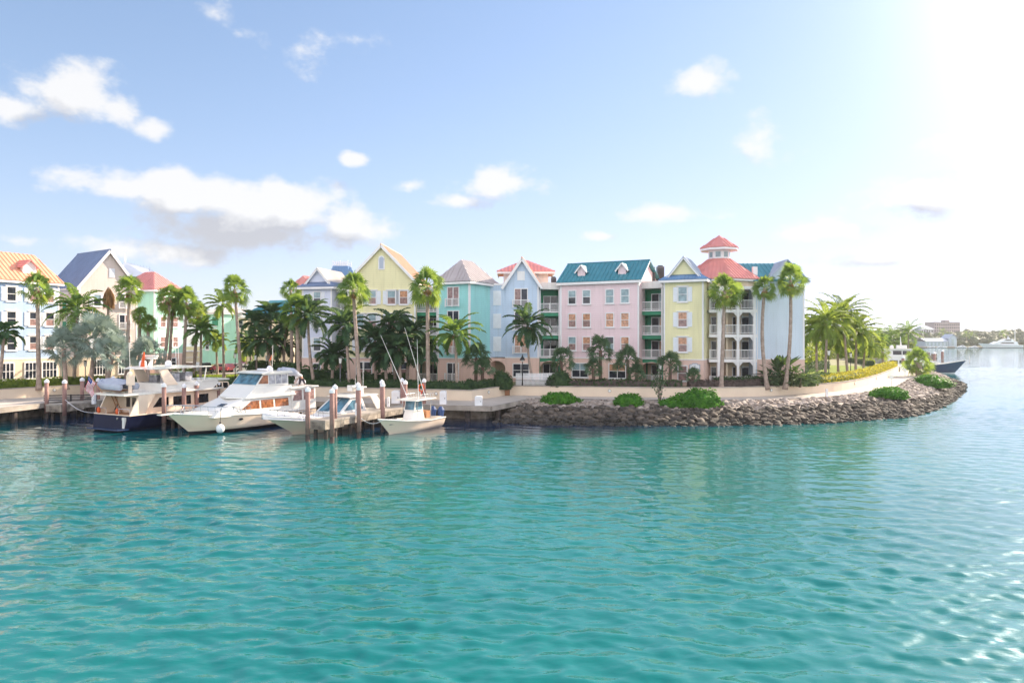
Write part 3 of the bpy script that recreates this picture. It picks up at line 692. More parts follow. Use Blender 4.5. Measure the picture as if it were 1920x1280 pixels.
# --- mint house with red hip roof
h = House('mint_house', 'mint green house with red pyramid roof behind fan palms', (-65.2, 112.4), (-57.6, 110.0))
h.body(6, 16.0, 'mint', 'peach'); h.corners(16.0)
def hip(h, dep, ez, az, roof, ov=.5, inset=None, w=None, trim=True):
    w = w or h.w; i = min(w, dep) / 2 + ov if inset is None else inset; r = MB()
    q = [(-ov, -ov, ez), (w + ov, -ov, ez), (w + ov, dep + ov, ez), (-ov, dep + ov, ez)]
    if w >= dep: a, b = (-ov + i, dep / 2, az), (w + ov - i, dep / 2, az); fs = [[q[0], q[1], b, a], [q[1], q[2], b], [q[2], q[3], a, b], [q[3], q[0], a]]
    else: a, b = (w / 2, -ov + i, az), (w / 2, dep + ov - i, az); fs = [[q[0], q[1], a], [q[1], q[2], b, a], [q[2], q[3], b], [q[3], q[0], a, b]]
    for f in fs:
        f = [p for j, p in enumerate(f) if j == 0 or (Vector(p) - Vector(f[j - 1])).length > .05]
        roof_face(r, f)
    h.part(r, 'roof', roof)
    if trim:
        e = MB(); lo, hi = ez - .36, ez - .08; x0, x1, y0, y1 = -ov + .05, w + ov - .05, -ov + .05, dep + ov - .05
        e.box(x0, x1, y0, y0 + .1, lo, hi).box(x0, x0 + .1, y0 + .1, y1, lo, hi).box(x1 - .1, x1, y0 + .1, y1, lo, hi); h.part(e, 'eave_trim', 'trim')
hip(h, 6, 16.1, 19.3, 'red_roof', inset=3.5); fm = h.face((h.w, 0), PI / 2)
for x in (1.7, 4.3):
    for z in (14.2, 10.9, 7.6): h.window(x, z, 1.0, 1.6, (GB, GB), fm, shut=.4)
h.window(3.9, 4.3, .9, 1.2, (GD, GD), h.face((h.w + .06, 0), PI / 2))
for z in (14.2, 10.9, 7.6): h.window(h.w * .5, z, 1.0, 1.6, (GS, GB))
# --- distant buildings between the gaps
h = House('garden_store', 'low cream garden building behind the car park palms', (pxx(346, 116), 116), (pxx(372, 118), 118), 'distant houses', 'building'); h.body(4, 5.9, 'cream', 'cream', plinth=5.0)
b = MB().box(-.2, h.w + .2, -.2, 4.2, 5.902, 6.1); h.part(b, 'roof', 'trim')
h = House('green_shutter_house', 'mint house with green shutters and white roof in the far gap', (pxx(380, 150), 150), (pxx(415, 146), 146), 'distant houses'); h.body(9, 13.6, 'mint', 'mint'); hip(h, 9, 13.7, 15.2, 'white_roof')
for px in (389, 403):
    for z in (11.8, 9.2, 6.6): h.window(h.U(px), z, 1.2, 1.9, (GD, GD))
[h.part(MB().box(h.U(404) - .9, h.U(404) + .9, -.2, .05, z - .9, z + .9), 'green_shutter', 'green') for z in (11.8, 6.6)]
h = House('cream_house', 'cream house seen between the tall palms beyond the cars', (pxx(415, 151), 151), (pxx(462, 149), 149), 'distant houses'); h.body(9, 12.8, 'cream', 'cream'); hip(h, 9, 12.9, 14.2, 'white_roof')
for px in (424, 438, 452):
    for z in (11.2, 8.6, 6.0): h.window(h.U(px), z, 1.0, 1.5, (GD, GD))
h = House('teal_roof_house', 'cream house with teal roof behind the dark coconut grove', (pxx(463, 123), 123), (pxx(548, 119), 119), 'distant houses'); h.body(9, 12.3, 'cream', 'cream'); hip(h, 9, 12.4, 15.2, 'teal_roof', inset=1.8)
for px in (480, 505, 528):
    for z in (10.6, 7.6): h.window(h.U(px), z, 1.0, 1.5, (GD, GD))
# --- lavender narrow house with skirt roof and gablet
def skirt_gablet(h, dep, ez, gz, roof, wall, roof2=None, ov=.55, um=None, hw=None, rise=.95):
    w = h.w; um = um or w / 2; hw = hw or w * .36; r = MB(); i = 1.6
    q = [(-ov, -ov, ez), (w + ov, -ov, ez), (w + ov, dep + ov, ez), (-ov, dep + ov, ez)]; t = [(i - ov, i - ov, ez + rise), (w + ov - i, i - ov, ez + rise), (w + ov - i, dep, ez + rise), (i - ov, dep, ez + rise)]
    roof_face(r, [q[0], q[1], t[1], t[0]], .4); roof_face(r, [q[1], q[2], t[2], t[1]], .4); roof_face(r, [q[3], q[0], t[0], t[3]], .4); h.part(r, 'skirt_roof', roof)
    g0 = ez + .62; yf = .35; k = (gz - g0) / hw
    b = MB().prism([(um - hw, g0), (um + hw, g0), (um, gz)], yf, dep); h.part(b, 'gablet', wall)
    r = MB(); o = .35
    for sg in (-1, 1): roof_face(r, [(um + sg * (hw + o), yf - .4, g0 - o * k + .1), (um + sg * (hw + o), dep, g0 - o * k + .1), (um, dep, gz + .1), (um, yf - .4, gz + .1)], .4)
    h.part(r, 'gablet_roof', roof2 or roof)
    c = MB(); [c.beam((um + sg * (hw + o), yf - .36, g0 - o * k - .06), (um, yf - .36, gz - .06), .07, .26) for sg in (-1, 1)]; h.part(c, 'gable_trim', 'trim')
    e = MB(); e.box(-ov + .04, w + ov - .04, -ov + .04, -ov + .12, ez - .36, ez - .08).box(w + ov - .12, w + ov - .04, -ov + .12, dep, ez - .36, ez - .08).box(-ov + .04, -ov + .12, -ov + .12, dep, ez - .36, ez - .08); h.part(e, 'eave_trim', 'trim')
h = House('lavender_house', 'narrow lavender house with pale gablet roof behind leaning coconut palms', (pxx(567, 89.5), 89.5), (pxx(622, 88.6), 88.6))
h.body(7, 14.9, 'lavender', 'peach'); h.corners(14.9); skirt_gablet(h, 7, 15.0, 17.4, 'slate_roof', 'lavender', 'white_roof')
for z in FLZ: h.window(h.U(595), z - .1, .95, 1.6, (GS, GD), shut=.45)
h.window(h.U(595), 4.2, .95, 1.5, (GD, GD))
h = House('red_roof_house', 'small house with red roof peeping out behind the lavender house', (pxx(553, 99), 99), (pxx(585, 98), 98)); h.body(6, 15.6, 'cream', 'peach'); hip(h, 6, 15.7, 17.3, 'red_roof', inset=.4)
h = House('cupola_block', 'blue mansard cupola with white cresting behind the lavender house', (pxx(616, 100), 100), (pxx(657, 100), 100), cat='cupola'); h.body(3.2, 15.9, 'cream', 'peach')
r = MB(); q = [(-.2, -.2, 16), (h.w + .2, -.2, 16), (h.w + .2, 3.4, 16), (-.2, 3.4, 16)]; t = [(.5, .5, 18.9), (h.w - .5, .5, 18.9), (h.w - .5, 2.7, 18.9), (.5, 2.7, 18.9)]
for i in range(4): roof_face(r, [q[i], q[(i + 1) % 4], t[(i + 1) % 4], t[i]], .4)
roof_face(r, t, 0); h.part(r, 'mansard_roof', 'blue_roof')
for y in (.5, 2.7):
    c = MB(); c.box(.5, h.w - .5, y - .03, y + .03, 19.0, 19.06).box(.5, h.w - .5, y - .03, y + .03, 19.5, 19.55)
    for i in range(9):
        x = .5 + (h.w - 1) * i / 8; c.box(x - .03, x + .03, y - .03, y + .03, 18.9, 19.7 if i % 4 == 0 else 19.5)
        if i < 8: c.tube([(x + .13 + .1 * math.cos(a), y, 19.28 + .15 * math.sin(a)) for a in [k * PI / 4 for k in range(9)]], .025, 5, False)
    h.part(c, 'cresting', 'trim')
# --- balcony connectors
def connector(label, A, B, dep, top, colr='whitewall', inner='green', glass=(GD, GD), arch=True, levels=(PL, 8.8, 11.8), side='whitewall', setback=1.7):
    h = House('balcony_block', label, A, B, 'balcony blocks between the houses', 'building'); w = h.w
    b = MB().box(0, w, setback + .6, dep, GZ - .3, top - .05); h.part(b, 'back_wall', 'peachlight')
    b = MB().box(0, .14, .01, setback + .6, GZ - .3, top - .9).box(w - .14, w, .01, setback + .6, GZ - .3, top - .9).box(.14, w - .14, setback + .45, setback + .6, PL, top - .9); h.part(b, 'recess_wall', inner)
    [h.part(MB().box(x, x + .2, -.08, 0, PL, top - .9), 'corner_trim', 'trim') for x in (0, w - .2)]
    b = MB().box(-.02, w + .02, -.1, setback + .6, top - .898, top); h.part(b, 'parapet', colr)
    for i, z in enumerate(levels):
        b = MB(); b.mi = 0; b.box(.14, w - .14, -.06, setback + .45, z - .16, z); b.mi = 1; b.box(.14, w - .14, .05, setback + .45, z - .62, z - .162); h.part(b, 'floor_slab', ['trim', inner])
        g = glass[i] if isinstance(glass[0], tuple) else glass
        h.glassdoor(w * .58, z + .02, min(1.9, w * .62), 2.05, g, dep=setback + .42); h.railing(.16, w - .16, z + .01, 0)
    if arch:
        a = MB(); n = 10; x0, x1 = .14, w - .14
        for k in range(n):
            f0, f1 = k / n, (k + 1) / n; za = lambda f: PL - 1.25 + .75 * math.sin(PI * f) ** .6
            a.add([(x0 + (x1 - x0) * f, y, z) for y in (-.04, .22) for f, z in ((f0, za(f0)), (f1, za(f1)), (f1, PL - .622), (f0, PL - .622))],
                  ((0, 1, 2, 3), (7, 6, 5, 4), (0, 4, 5, 1), (2, 6, 7, 3)))
        h.part(a, 'arch', 'peach')
    h.glassdoor(w * .55, GZ + .05, min(1.9, w * .6), 2.1, (GD, GD), dep=setback + .58); h.railing(.2, w - .2, GZ + .02, .3)
    return h
connector('green balcony bay between the lavender and the yellow gable house', (pxx(624, 90), 90), (pxx(655, 89.4), 89.4), 6, 15.2)
connector('green balcony bay between the yellow gable and the turquoise house', (pxx(779, 89), 89), (pxx(821, 88.4), 88.4), 6, 14.9)
connector('green balcony bay between the sky blue gable and the pink house', (pxx(1011, 90), 90), (pxx(1050, 90.0), 90.0), 6, 15.6)
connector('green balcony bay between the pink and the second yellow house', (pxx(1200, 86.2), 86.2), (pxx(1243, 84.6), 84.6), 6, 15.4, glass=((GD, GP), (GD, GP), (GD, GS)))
# --- yellow gable
h = House('yellow_gable_house', 'tall yellow gabled house with peach orange metal roof', (pxx(652, 88.4), 88.4), (pxx(779, 88.0), 88.0))
h.gable_front(12, 15.7, 20.3, 'yellow', 'peach_roof'); h.corners(15.4)
um = h.w / 2; b = MB().box(um - .42, um + .42, -.07, .03, 17.1, 18.5).tube([(um, -.07, 18.5), (um, .03, 18.5)], .42, 16); vt = h.part(b, 'gable_vent', 'trim')
b = MB().box(um - .27, um + .27, -.09, 0, 17.25, 18.5).tube([(um, -.088, 18.5), (um, 0, 18.5)], .27, 16); h.part(b, 'louvre', 'paleblue_roof', vt)
for i, z in enumerate(FLZ):
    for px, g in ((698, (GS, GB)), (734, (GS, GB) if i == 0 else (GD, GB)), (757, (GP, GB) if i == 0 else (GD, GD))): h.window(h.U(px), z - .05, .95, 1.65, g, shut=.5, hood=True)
    if i: h.window(h.U(675), z - .05, .95, 1.65, (GS, GS), shut=.4, hood=True)
for px in (683, 751): h.window(h.U(px), 4.3, 1.9, 1.7, (GD, GB), bars=2, name='ground_window')
# --- turquoise hip house
h = House('turquoise_house', 'turquoise house with grey hipped metal roof', (pxx(821, 87.2), 87.2), (-5.3, 85.0))
h.body(6.5, 15.3, 'turquoise'); h.corners(15.3); hip(h, 6.5, 15.4, 18.4, 'grey_roof', inset=2.4)
for i, z in enumerate(FLZ):
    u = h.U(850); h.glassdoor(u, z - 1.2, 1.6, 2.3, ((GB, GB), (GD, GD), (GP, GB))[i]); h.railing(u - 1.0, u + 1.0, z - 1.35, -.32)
u = h.U(850); h.glassdoor(u, GZ + .3, 1.6, 2.2, (GD, GD), dep=-.07); h.railing(u - 1.0, u + 1.0, GZ + .2, -.4)
[h.part(MB().box(h.w - .03, h.w + .03, y, y + .19, PL + .01, 15.0), 'corner_trim', 'trim') for y in (.06, 6.2)]
# --- sky blue gable house with archway
h = House('sky_blue_house', 'sky blue gabled house with three blind shutters and an archway', (pxx(915, 89.5), 89.5), (pxx(1010, 88.8), 88.8))
ug = h.U(948); b = MB().box(0, ug, .12, 8, PL, 15.2); h.part(b, 'wing_wall', 'sky')
b = MB().box(-.05, ug, .06, 8, 15.202, 15.42); h.part(b, 'parapet', 'trim')
h.gable_front(9, 15.5, 18.7, 'sky', 'peach_roof', u0=ug, base='peach'); h.corners(15.2)
# archway passage in the wing
ua = h.U(931); hwid = 1.15; b = MB()
b.box(-.04, ua - hwid, 0, 8, GZ - .3, PL - .12).box(ua + hwid, ug - .05, 0, 8, GZ - .3, PL - .12).box(ua - hwid, ua + hwid, 0, 8, 5.3, PL - .12)
n = 12
for k in range(n):
    a0, a1 = PI * k / n, PI * (k + 1) / n; zc = 4.35
    p = [(ua + hwid * math.cos(a), zc + .95 * math.sin(a)) for a in (a0, a1)]
    b.add([(x, y, z) for y in (0, .5) for x, z in (p[0], p[1], (p[1][0], 5.3), (p[0][0], 5.3))], ((0, 1, 2, 3), (7, 6, 5, 4), (0, 4, 5, 1)))
h.part(b, 'archway', 'peach'); b = MB().box(ua - hwid, ua + hwid, 3.0, 3.1, GZ - .3, 5.3); h.part(b, 'passage_wall', 'cream')
for z in FLZ: h.blind(h.U(932), z - .05, 1.05, 1.9, h.face((0, .12)))
u = h.U(977); b = MB().box(u - .5, u + .5, -.05, .02, 15.8, 17.0); h.part(b, 'gable_vent', 'trim')
for i, z in enumerate(FLZ):
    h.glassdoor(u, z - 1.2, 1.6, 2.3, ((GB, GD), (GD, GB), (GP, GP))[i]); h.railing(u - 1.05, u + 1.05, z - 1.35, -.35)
h.window(u, 4.1, 2.0, 1.6, (GD, GD), bars=2, name='ground_window')
# --- red pyramidal cupola behind
h = House('red_cupola_tower', 'cream tower with low red pyramid roof behind the sky blue gable', (pxx(944, 97), 97), (pxx(1028, 97), 97), cat='tower')
b = MB().box(0, h.w, 0, 6.2, GZ, 17.6); h.part(b, 'wall', 'whitewall'); hip(h, 6.2, 17.7, 19.7, 'red_roof', ov=.95)
for k in (1.0, 2.6, 4.2): h.blind(k + .4, 16.7, .9, 1.2)
fm = h.face((h.w, 0), PI / 2); [h.blind(k, 16.7, .9, 1.2, fm) for k in (1.2, 3.2, 5.0)]
# --- pink house, teal roof, two dormers
h = House('pink_house', 'broad pink house with teal metal roof and two small dormers', (pxx(1051, 89.5), 89.5), (pxx(1198, 84.8), 84.8))
h.body(9, 15.5, 'pink'); h.corners(15.5); o = .45; ry, rz = 3.6, 18.35
b = MB().prism([(0, 15.5), (9, 15.5), (9, 15.9), (ry, rz - .3), (0, 15.55)], .02, h.w - .02); b.xf(Matrix.Rotation(PI / 2, 4, 'Z') @ Matrix.Scale(-1, 4, (0, 1, 0))); h.part(b, 'gable_wall', 'pink')
r = MB(); roof_face(r, [(-o, -o, 15.55), (h.w + o, -o, 15.55), (h.w + o, ry, rz), (-o, ry, rz)], .55); roof_face(r, [(h.w + o, 9 + o, 15.9), (-o, 9 + o, 15.9), (-o, ry, rz), (h.w + o, ry, rz)], .55)
r.box(-o, h.w + o, ry - .1, ry + .1, rz - .02, rz + .06); h.part(r, 'roof', 'teal_roof')
e = MB().box(-o, h.w + o, -o + .04, -o + .14, 15.16, 15.47); [e.beam((x, -o + .2, 15.38), (x, ry, rz - .16), .07, .26) for x in (-o + .04, h.w + o - .04)]; h.part(e, 'eave_trim', 'trim')
for px in (1086, 1163):
    u = h.U(px) ; d = MB().prism([(u - .5, 16.2), (u + .5, 16.2), (u + .5, 17.1), (u, 17.75), (u - .5, 17.1)], .75, 2.9); dm = h.part(d, 'dormer', 'pink')
    r = MB()
    for sg in (-1, 1): roof_face(r, [(u + sg * .85, .5, 16.85), (u + sg * .85, 3.2, 16.85), (u, 3.2, 17.86), (u, .5, 17.86)], 0)
    h.part(r, 'dormer_roof', 'teal_roof', dm)
    c = MB(); [c.beam((u + sg * .85, .52, 16.74), (u, .52, 17.76), .06, .16) for sg in (-1, 1)]; h.part(c, 'dormer_trim', 'trim', dm)
for i, z in enumerate(FLZ):
    for j, px in enumerate((1073, 1100, 1143.5, 1172)):
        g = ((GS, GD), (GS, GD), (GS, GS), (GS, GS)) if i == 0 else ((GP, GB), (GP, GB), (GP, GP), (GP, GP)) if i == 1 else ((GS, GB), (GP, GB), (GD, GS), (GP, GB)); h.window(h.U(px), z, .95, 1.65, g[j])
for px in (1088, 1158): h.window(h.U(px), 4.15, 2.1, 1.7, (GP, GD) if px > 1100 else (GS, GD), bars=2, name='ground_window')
# --- second yellow house
h = House('yellow_house', 'pale yellow house with blue skirt roof and gablet beside the red tower', (pxx(1244.5, 82.6), 82.6), (pxx(1319, 80.6), 80.6))
h.body(5, 15.2, 'yellow'); h.corners(15.2); skirt_gablet(h, 5, 15.3, 18.0, 'blue_roof', 'yellow', 'paleblue_roof')
b = MB().box(h.w - .03, h.w + .03, .06, .25, PL + .01, 15.0); h.part(b, 'corner_trim', 'trim')
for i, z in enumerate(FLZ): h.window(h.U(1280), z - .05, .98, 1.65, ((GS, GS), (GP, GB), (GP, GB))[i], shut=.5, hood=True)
h.window(h.U(1280), 4.1, .98, 1.7, (GB, GB))
t = thing('house_plaque', 'white plaque with blue rim on the second yellow house', 'sign', (*(h.A + h.u * h.U(1303) - h.n * .05), 4.75), h.ang)
b = MB(); n = [(-.62, -.42), (.62, -.42), (.62, .42), (.35, .44), (.28, .56), (-.28, .56), (-.35, .44), (-.62, .42)]; b.prism(n, -.05, 0).build('rim', 'plaqueblue', t); MB().prism([(x * .88, z * .86) for x, z in n], -.07, -.052).build('panel', 'plaquewhite', t)
b = MB().box(-.06, .06, -.085, -.072, -.3, .12).box(-.35, -.12, -.085, -.072, -.02, .04).box(.12, .35, -.085, -.072, -.02, .04).box(-.13, .13, -.085, -.072, .2, .26); b.build('engraving', 'plaqueblue', t)
# --- red roofed tower with verandas
TX, TY = 26.4, 87.0
t = thing('veranda_tower', 'peach tower with red pyramid roof, cupola and three white verandas', 'house', (TX, TY, 0), 0, 'pastel harbour houses')
class TT: pass
h = House.__new__(House); h.root = t; h.w = 1; h.A = Vector((TX, TY)); h.u = Vector((1, 0)); h.n = Vector((0, 1)); h.ang = 0
x0, x1, yf, yb = pxx(1327, 83) - TX, pxx(1417, 82.3) - TX, 82.3 - TY, 84.7 - TY
b = MB().box(x0 - 2.5, x1, yb, 5, GZ - .3, 14.6).box(x0 + 2.3, x0 + 2.5, yf + .9, yb, GZ, 14.6).box(x0 + 3.9, x0 + 4.1, yf + 1.3, yb, GZ, 14.6); h.part(b, 'back_wall', 'peachlight')
b = MB().box(x1 + .002, x1 + .25, yf + .25, 5, GZ - .3, 14.6); h.part(b, 'side_wall', 'paleblue')
cols = [pxx(p, 82.3) - TX for p in (1349, 1384, 1415)]
b = MB(); [b.box(x - w, x + w, yf, yf + 2 * w, GZ, 14.6) for x, w in zip(cols, (.24, .13, .15))]; b.box(x0 - .1, x0 + .1, yf + 1.4, yf + 1.6, GZ, 14.6); h.part(b, 'veranda_column', 'trim')
for z in (PL, 8.8, 11.8, 14.6):
    b = MB().box(x0, x1 + .2, yf + .05, yb, z - .42, z - .05); h.part(b, 'veranda_floor', 'trim')
    for xa, xb in zip(cols, cols[1:]):
        k = MB(); zt = z - .42
        for x, sg in ((xa + .2, 1), (xb - .12, -1)): k.add([(x, yf + .1, zt), (x + sg * .42, yf + .1, zt), (x, yf + .1, zt - .5), (x, yf + .24, zt), (x + sg * .42, yf + .24, zt), (x, yf + .24, zt - .5)], ((0, 1, 2), (5, 4, 3), (1, 4, 5, 2)))
        h.part(k, 'bracket', 'trim')
for z in (GZ, PL, 8.8, 11.8):
    for xa, xb in ((x0 + .1, cols[0] - .24), (cols[0] + .26, cols[1] - .14), (cols[1] + .14, cols[2] - .16)):
        h.railing(xa, xb, z + .0, yf + .15, 1.1, step=.16)
    for px in (1340, 1388 - 8, 1397):
        u = pxx(px, 84.7) - TX; b = MB().box(u - .5, u + .5, yb - .06, yb, z + .02, z + 2.15); d = h.part(b, 'door', 'trim'); MB().box(u - .4, u + .4, yb - .09, yb - .06, z + .06, z + 2.05).build('door_leaf', 'glass_dark', d)
        b = MB().box(u + .7, u + .85, yb - .2, yb, z + 2.0, z + 2.3); h.part(b, 'wall_lamp', 'lamp')
def octa(r, z, off=PI / 8 * 0): return [Vector((r * math.sin(off + k * PI / 4), -r * math.cos(off + k * PI / 4), z)) for k in range(8)]
def octroof(rb, rt, zb, zt, name, par=None):
    r = MB(); B = octa(rb, zb); T = octa(rt, zt) if rt else None
    for k in range(8): roof_face(r, [B[k], B[(k + 1) % 8], T[(k + 1) % 8], T[k]] if rt else [B[k], B[(k + 1) % 8], Vector((0, 0, zt))], .42)
    return h.part(r, name, 'red_roof', par)
b = MB().slab([p.xy for p in octa(4.9, 0)], 14.605, 15.2); h.part(b, 'frieze', 'peachlight')
b = MB().slab([p.xy for p in octa(5.35, 0)], 15.0 + .2, 15.42); h.part(b, 'eave_trim', 'trim'); octroof(5.45, 1.45, 15.5, 18.3, 'roof')
b = MB().slab([p.xy for p in octa(1.38, 0)], 18.1, 19.35); cu = h.part(b, 'cupola', 'trim')
b = MB(); O = octa(1.38, 0)
for k in range(8):
    a, c = O[k], O[(k + 1) % 8]; m = a.lerp(c, .5); nn = m.normalized() * .02; e = (c - a).normalized() * .3
    b.add([m + nn - e + Vector((0, 0, 18.5)), m + nn + e + Vector((0, 0, 18.5)), m + nn + e + Vector((0, 0, 19.15)), m + nn - e + Vector((0, 0, 19.15)), m - e + Vector((0, 0, 18.5)), m + e + Vector((0, 0, 18.5)), m + e + Vector((0, 0, 19.15)), m - e + Vector((0, 0, 19.15))], ((0, 1, 2, 3), (0, 4, 5, 1), (3, 2, 6, 7), (1, 5, 6, 2), (0, 3, 7, 4)))
h.part(b, 'cupola_window', 'glass_sky', cu); b = MB().slab([p.xy for p in octa(2.42, 0)], 19.352, 19.62); h.part(b, 'cupola_eave', 'trim', cu); octroof(2.5, 0, 19.68, 21.4, 'cupola_roof', cu)
# --- pale blue end house
h = House('pale_blue_house', 'windowless pale blue end house with teal roof and front gablet', (pxx(1418.5, 83.2), 83.2), (pxx(1508, 83.0), 83.0))
h.body(10, 15.2, 'paleblue'); h.corners(15.2); o = .4
r = MB(); roof_face(r, [(-1.2, -o, 15.25), (h.w + o, -o, 15.25), (h.w + o, 4, 17.8), (-1.2, 4, 17.8)]); roof_face(r, [(h.w + o, 10.4, 15.25), (-1.2, 10.4, 15.25), (-1.2, 4, 17.8), (h.w + o, 4, 17.8)]); h.part(r, 'roof', 'teal_roof')
u = h.U(1475); hw = 2.55; b = MB().prism([(u - hw, 15.2), (u + hw, 15.2), (u, 17.65)], -.02, 3.6); h.part(b, 'gablet', 'paleblue')
r = MB(); [roof_face(r, [(u + sg * (hw + .2), -.45, 15.12), (u + sg * (hw + .2), 4, 15.12), (u, 4, 17.85), (u, -.45, 17.85)], .4) for sg in (-1, 1)]; h.part(r, 'gablet_roof', 'paleblue_roof')
e = MB().box(-.2, u - hw, -o, -o + .1, 14.9, 15.17).box(u + hw, h.w + o, -o, -o + .1, 14.9, 15.17); h.part(e, 'eave_trim', 'trim')
b = MB().box(-.1, .45, 1.0, 1.5, 16, 17.1); h.part(b, 'chimney', 'trim')
fm = h.face((h.w, 0), PI / 2)
for z in FLZ: h.glassdoor(4, z - 1.2, 1.8, 2.2, (GD, GD), fm); h.railing(2.8, 5.2, z - 1.3, -.5, fm=fm)
# roof machines
for px, py0, py1, Y, w, lab in ((1221.5, 501, 527, 91, .8, 'tall grey rooftop air conditioner left of the pair near the yellow gablet'), (1238, 500, 525, 92.5, .9, 'grey rooftop air conditioner right of the pair near the yellow gablet'), (1038, 521, 534, 93, .7, 'small grey rooftop air conditioner left of the teal roof')):
    c = at(px, py1, Y); zt = at(px, py0, Y).z; t = thing('air_conditioner', lab, 'air conditioner', (c.x, c.y, 15.3), 0, 'rooftop air conditioners')
    MB().box(-w / 2, w / 2, -w / 2, w / 2, 0, zt - 15.3).build('casing', 'acgrey', t); b = MB(); [b.box(-w / 2 + .05, w / 2 - .05, -w / 2 - .03, -w / 2, .2 + k * .12, .26 + k * .12) for k in range(int((zt - 15.6) / .12))]; b.build('grille', 'black', t)
    MB().tube([(0, 0, zt - 15.3), (0, 0, zt - 15.15)], w * .4, 12).build('fan_guard', 'black', t)
# ------------------------------------------------------------------ palms, hedges, shrubs
def rdir(az, el): return Vector((math.cos(el) * math.cos(az), math.cos(el) * math.sin(az), math.sin(el)))
def fan_leaf(mb, c, d, r, pet, rng, seg=12, spread=1.75, droop=.35, w=1.0):
    d = d.normalized(); side = d.cross(Vector((0, 0, 1)))
    if side.length < .1: side = Vector((1, 0, 0))
    side.normalize(); up = side.cross(d).normalized(); tw = rng.uniform(-1.35, 1.35)
    side, up = side * math.cos(tw) + up * math.sin(tw), up * math.cos(tw) - side * math.sin(tw)
    hub = c + d * pet + Vector((0, 0, -droop * .15 * pet))
    pw = side * .03; mb.add((c - pw, c + pw, hub + pw, hub - pw), ((0, 1, 2, 3),))
    for k in range(seg):
        a = -spread + 2 * spread * (k + .5) / seg; L_ = r * (1 - .22 * (a / spread) ** 2) * rng.uniform(.88, 1.06)
        e = d * math.cos(a) + side * math.sin(a); hw = w * r * spread / seg * .48; t = side * math.cos(a) - d * math.sin(a)
        m = hub + e * L_ * .58 + up * (.10 * r) + Vector((0, 0, -droop * .12 * r)); tip = hub + e * L_ + Vector((0, 0, -droop * r * rng.uniform(.5, 1.1)))
        mb.add((hub, m - t * hw, tip, m + t * hw), ((0, 1, 2, 3),))
def fan_crown(rng, r=1.0, n=34, pet=1.0, lo=-.75, hi=1.45, seg=13, droop=.4, w=1.0):
    mb = MB(); mb.mi = 0
    for i in range(n):
        f = (i + rng.random()) / n; el = lo + (hi - lo) * f ** .85; az = i * 2.39996 + rng.uniform(-.4, .4); mb.mi = 1 if f < .2 and rng.random() < .75 else 0
        k = rng.uniform(.82, 1.12) * (1 - .12 * max(0, -el)); fan_leaf(mb, Vector((0, 0, .6 * r * (f - .5))), rdir(az, el), r * k, pet * k * rng.uniform(.75, 1.2), rng, seg, droop=droop * (1.25 - .6 * f), w=w)
    return mb
def frond(mb, c, az, el, ln, rng, n=20, lw=.55, curve=1.35, wd=.07, sweep=.55):
    p = Vector(c); d0 = el; st = ln / n; h = Vector((math.cos(az), math.sin(az), 0)); side0 = Vector((-math.sin(az), math.cos(az), 0)); roll = rng.uniform(-.45, .45)
    pts = []
    for i in range(n + 1):
        t = i / n; a = d0 - curve * t ** 1.5; d = h * math.cos(a) + Vector((0, 0, math.sin(a))); pts.append((p.copy(), d)); p = p + d * st
    for i in range(n):
        a, b = pts[i][0], pts[i + 1][0]; w0 = .035 * (1 - i / n) + .008
        mb.add((a - side0 * w0, a + side0 * w0, b + side0 * w0, b - side0 * w0), ((0, 1, 2, 3),))
        t = (i + .5) / n
        if t < .13: continue
        L_ = lw * (math.sin(PI * min(1, .18 + t * .86)) ** .6) * rng.uniform(.85, 1.1); d = pts[i][1]; up = side0.cross(d) * -1
        if up.z < 0: up = -up
        for sg in (-1, 1):
            o = (side0 * sg * math.cos(roll * sg) + up * (.30 + .25 * rng.random() + math.sin(roll) * sg * .5)) * .75 + d * sweep
            o.normalize(); base = a.lerp(b, .5); m = base + o * L_ * .55; tip = base + o * L_ + Vector((0, 0, -.42 * L_ * rng.uniform(.6, 1.4))); wv = d * wd * .5
            mb.add((base - wv, base + wv, m + wv * 1.3, tip, m - wv * 1.3), ((0, 1, 2, 3, 4),))
def coco_crown(rng, ln=3.2, n=20, lw=.85, lo=-.55, hi=1.35, nl=22, wd=.14, curve=1.35):
    mb = MB()
    for i in range(n):
        f = (i + rng.random() * .6) / n; el = lo + (hi - lo) * f; az = i * 2.39996 + rng.uniform(-.3, .3)
        frond(mb, (0, 0, .12 * f), az, el, ln * rng.uniform(.82, 1.08) * (1 if el > -.2 else .85), rng, nl, lw * rng.uniform(.9, 1.1), curve * rng.uniform(.85, 1.2), wd)
    return mb
def skirt(rng, h=1.2, r=.5, n=40):
    mb = MB()
    for i in range(n):
        az = rng.uniform(0, 2 * PI); k = rng.uniform(.5, 1); p = Vector((math.cos(az) * .1, math.sin(az) * .1, -rng.uniform(0, .25) * h)); q = Vector((math.cos(az) * r * k, math.sin(az) * r * k, -h * rng.uniform(.45, 1)))
        t = Vector((-math.sin(az), math.cos(az), 0)) * .14; m = p.lerp(q, .55) + Vector((math.cos(az), math.sin(az), 0)) * .12
        mb.add((p, m - t, q, m + t), ((0, 1, 2, 3),))
    return mb
def trunk_mb(p0, p1, r0, r1, rng, bend=0.0, n=9, flare=1.5, rings=True):
    mb = MB(); p0, p1 = Vector(p0), Vector(p1); pts, rs = [], []; b = Vector((rng.uniform(-1, 1) * .3 + 1, rng.uniform(-.5, .5), 0)) * bend
    m = n * 3 if rings else n
    for i in range(m + 1):
        t = i / m; p = p0.lerp(p1, t) + b * math.sin(PI * t); pts.append(p); k = r0 + (r1 - r0) * t
        if t < .1: k *= 1 + (flare - 1) * (1 - t / .1)
        rs.append(k * (1 + (.07 if rings and i % 2 else 0)))
    return mb.tube(pts, rs, 8)
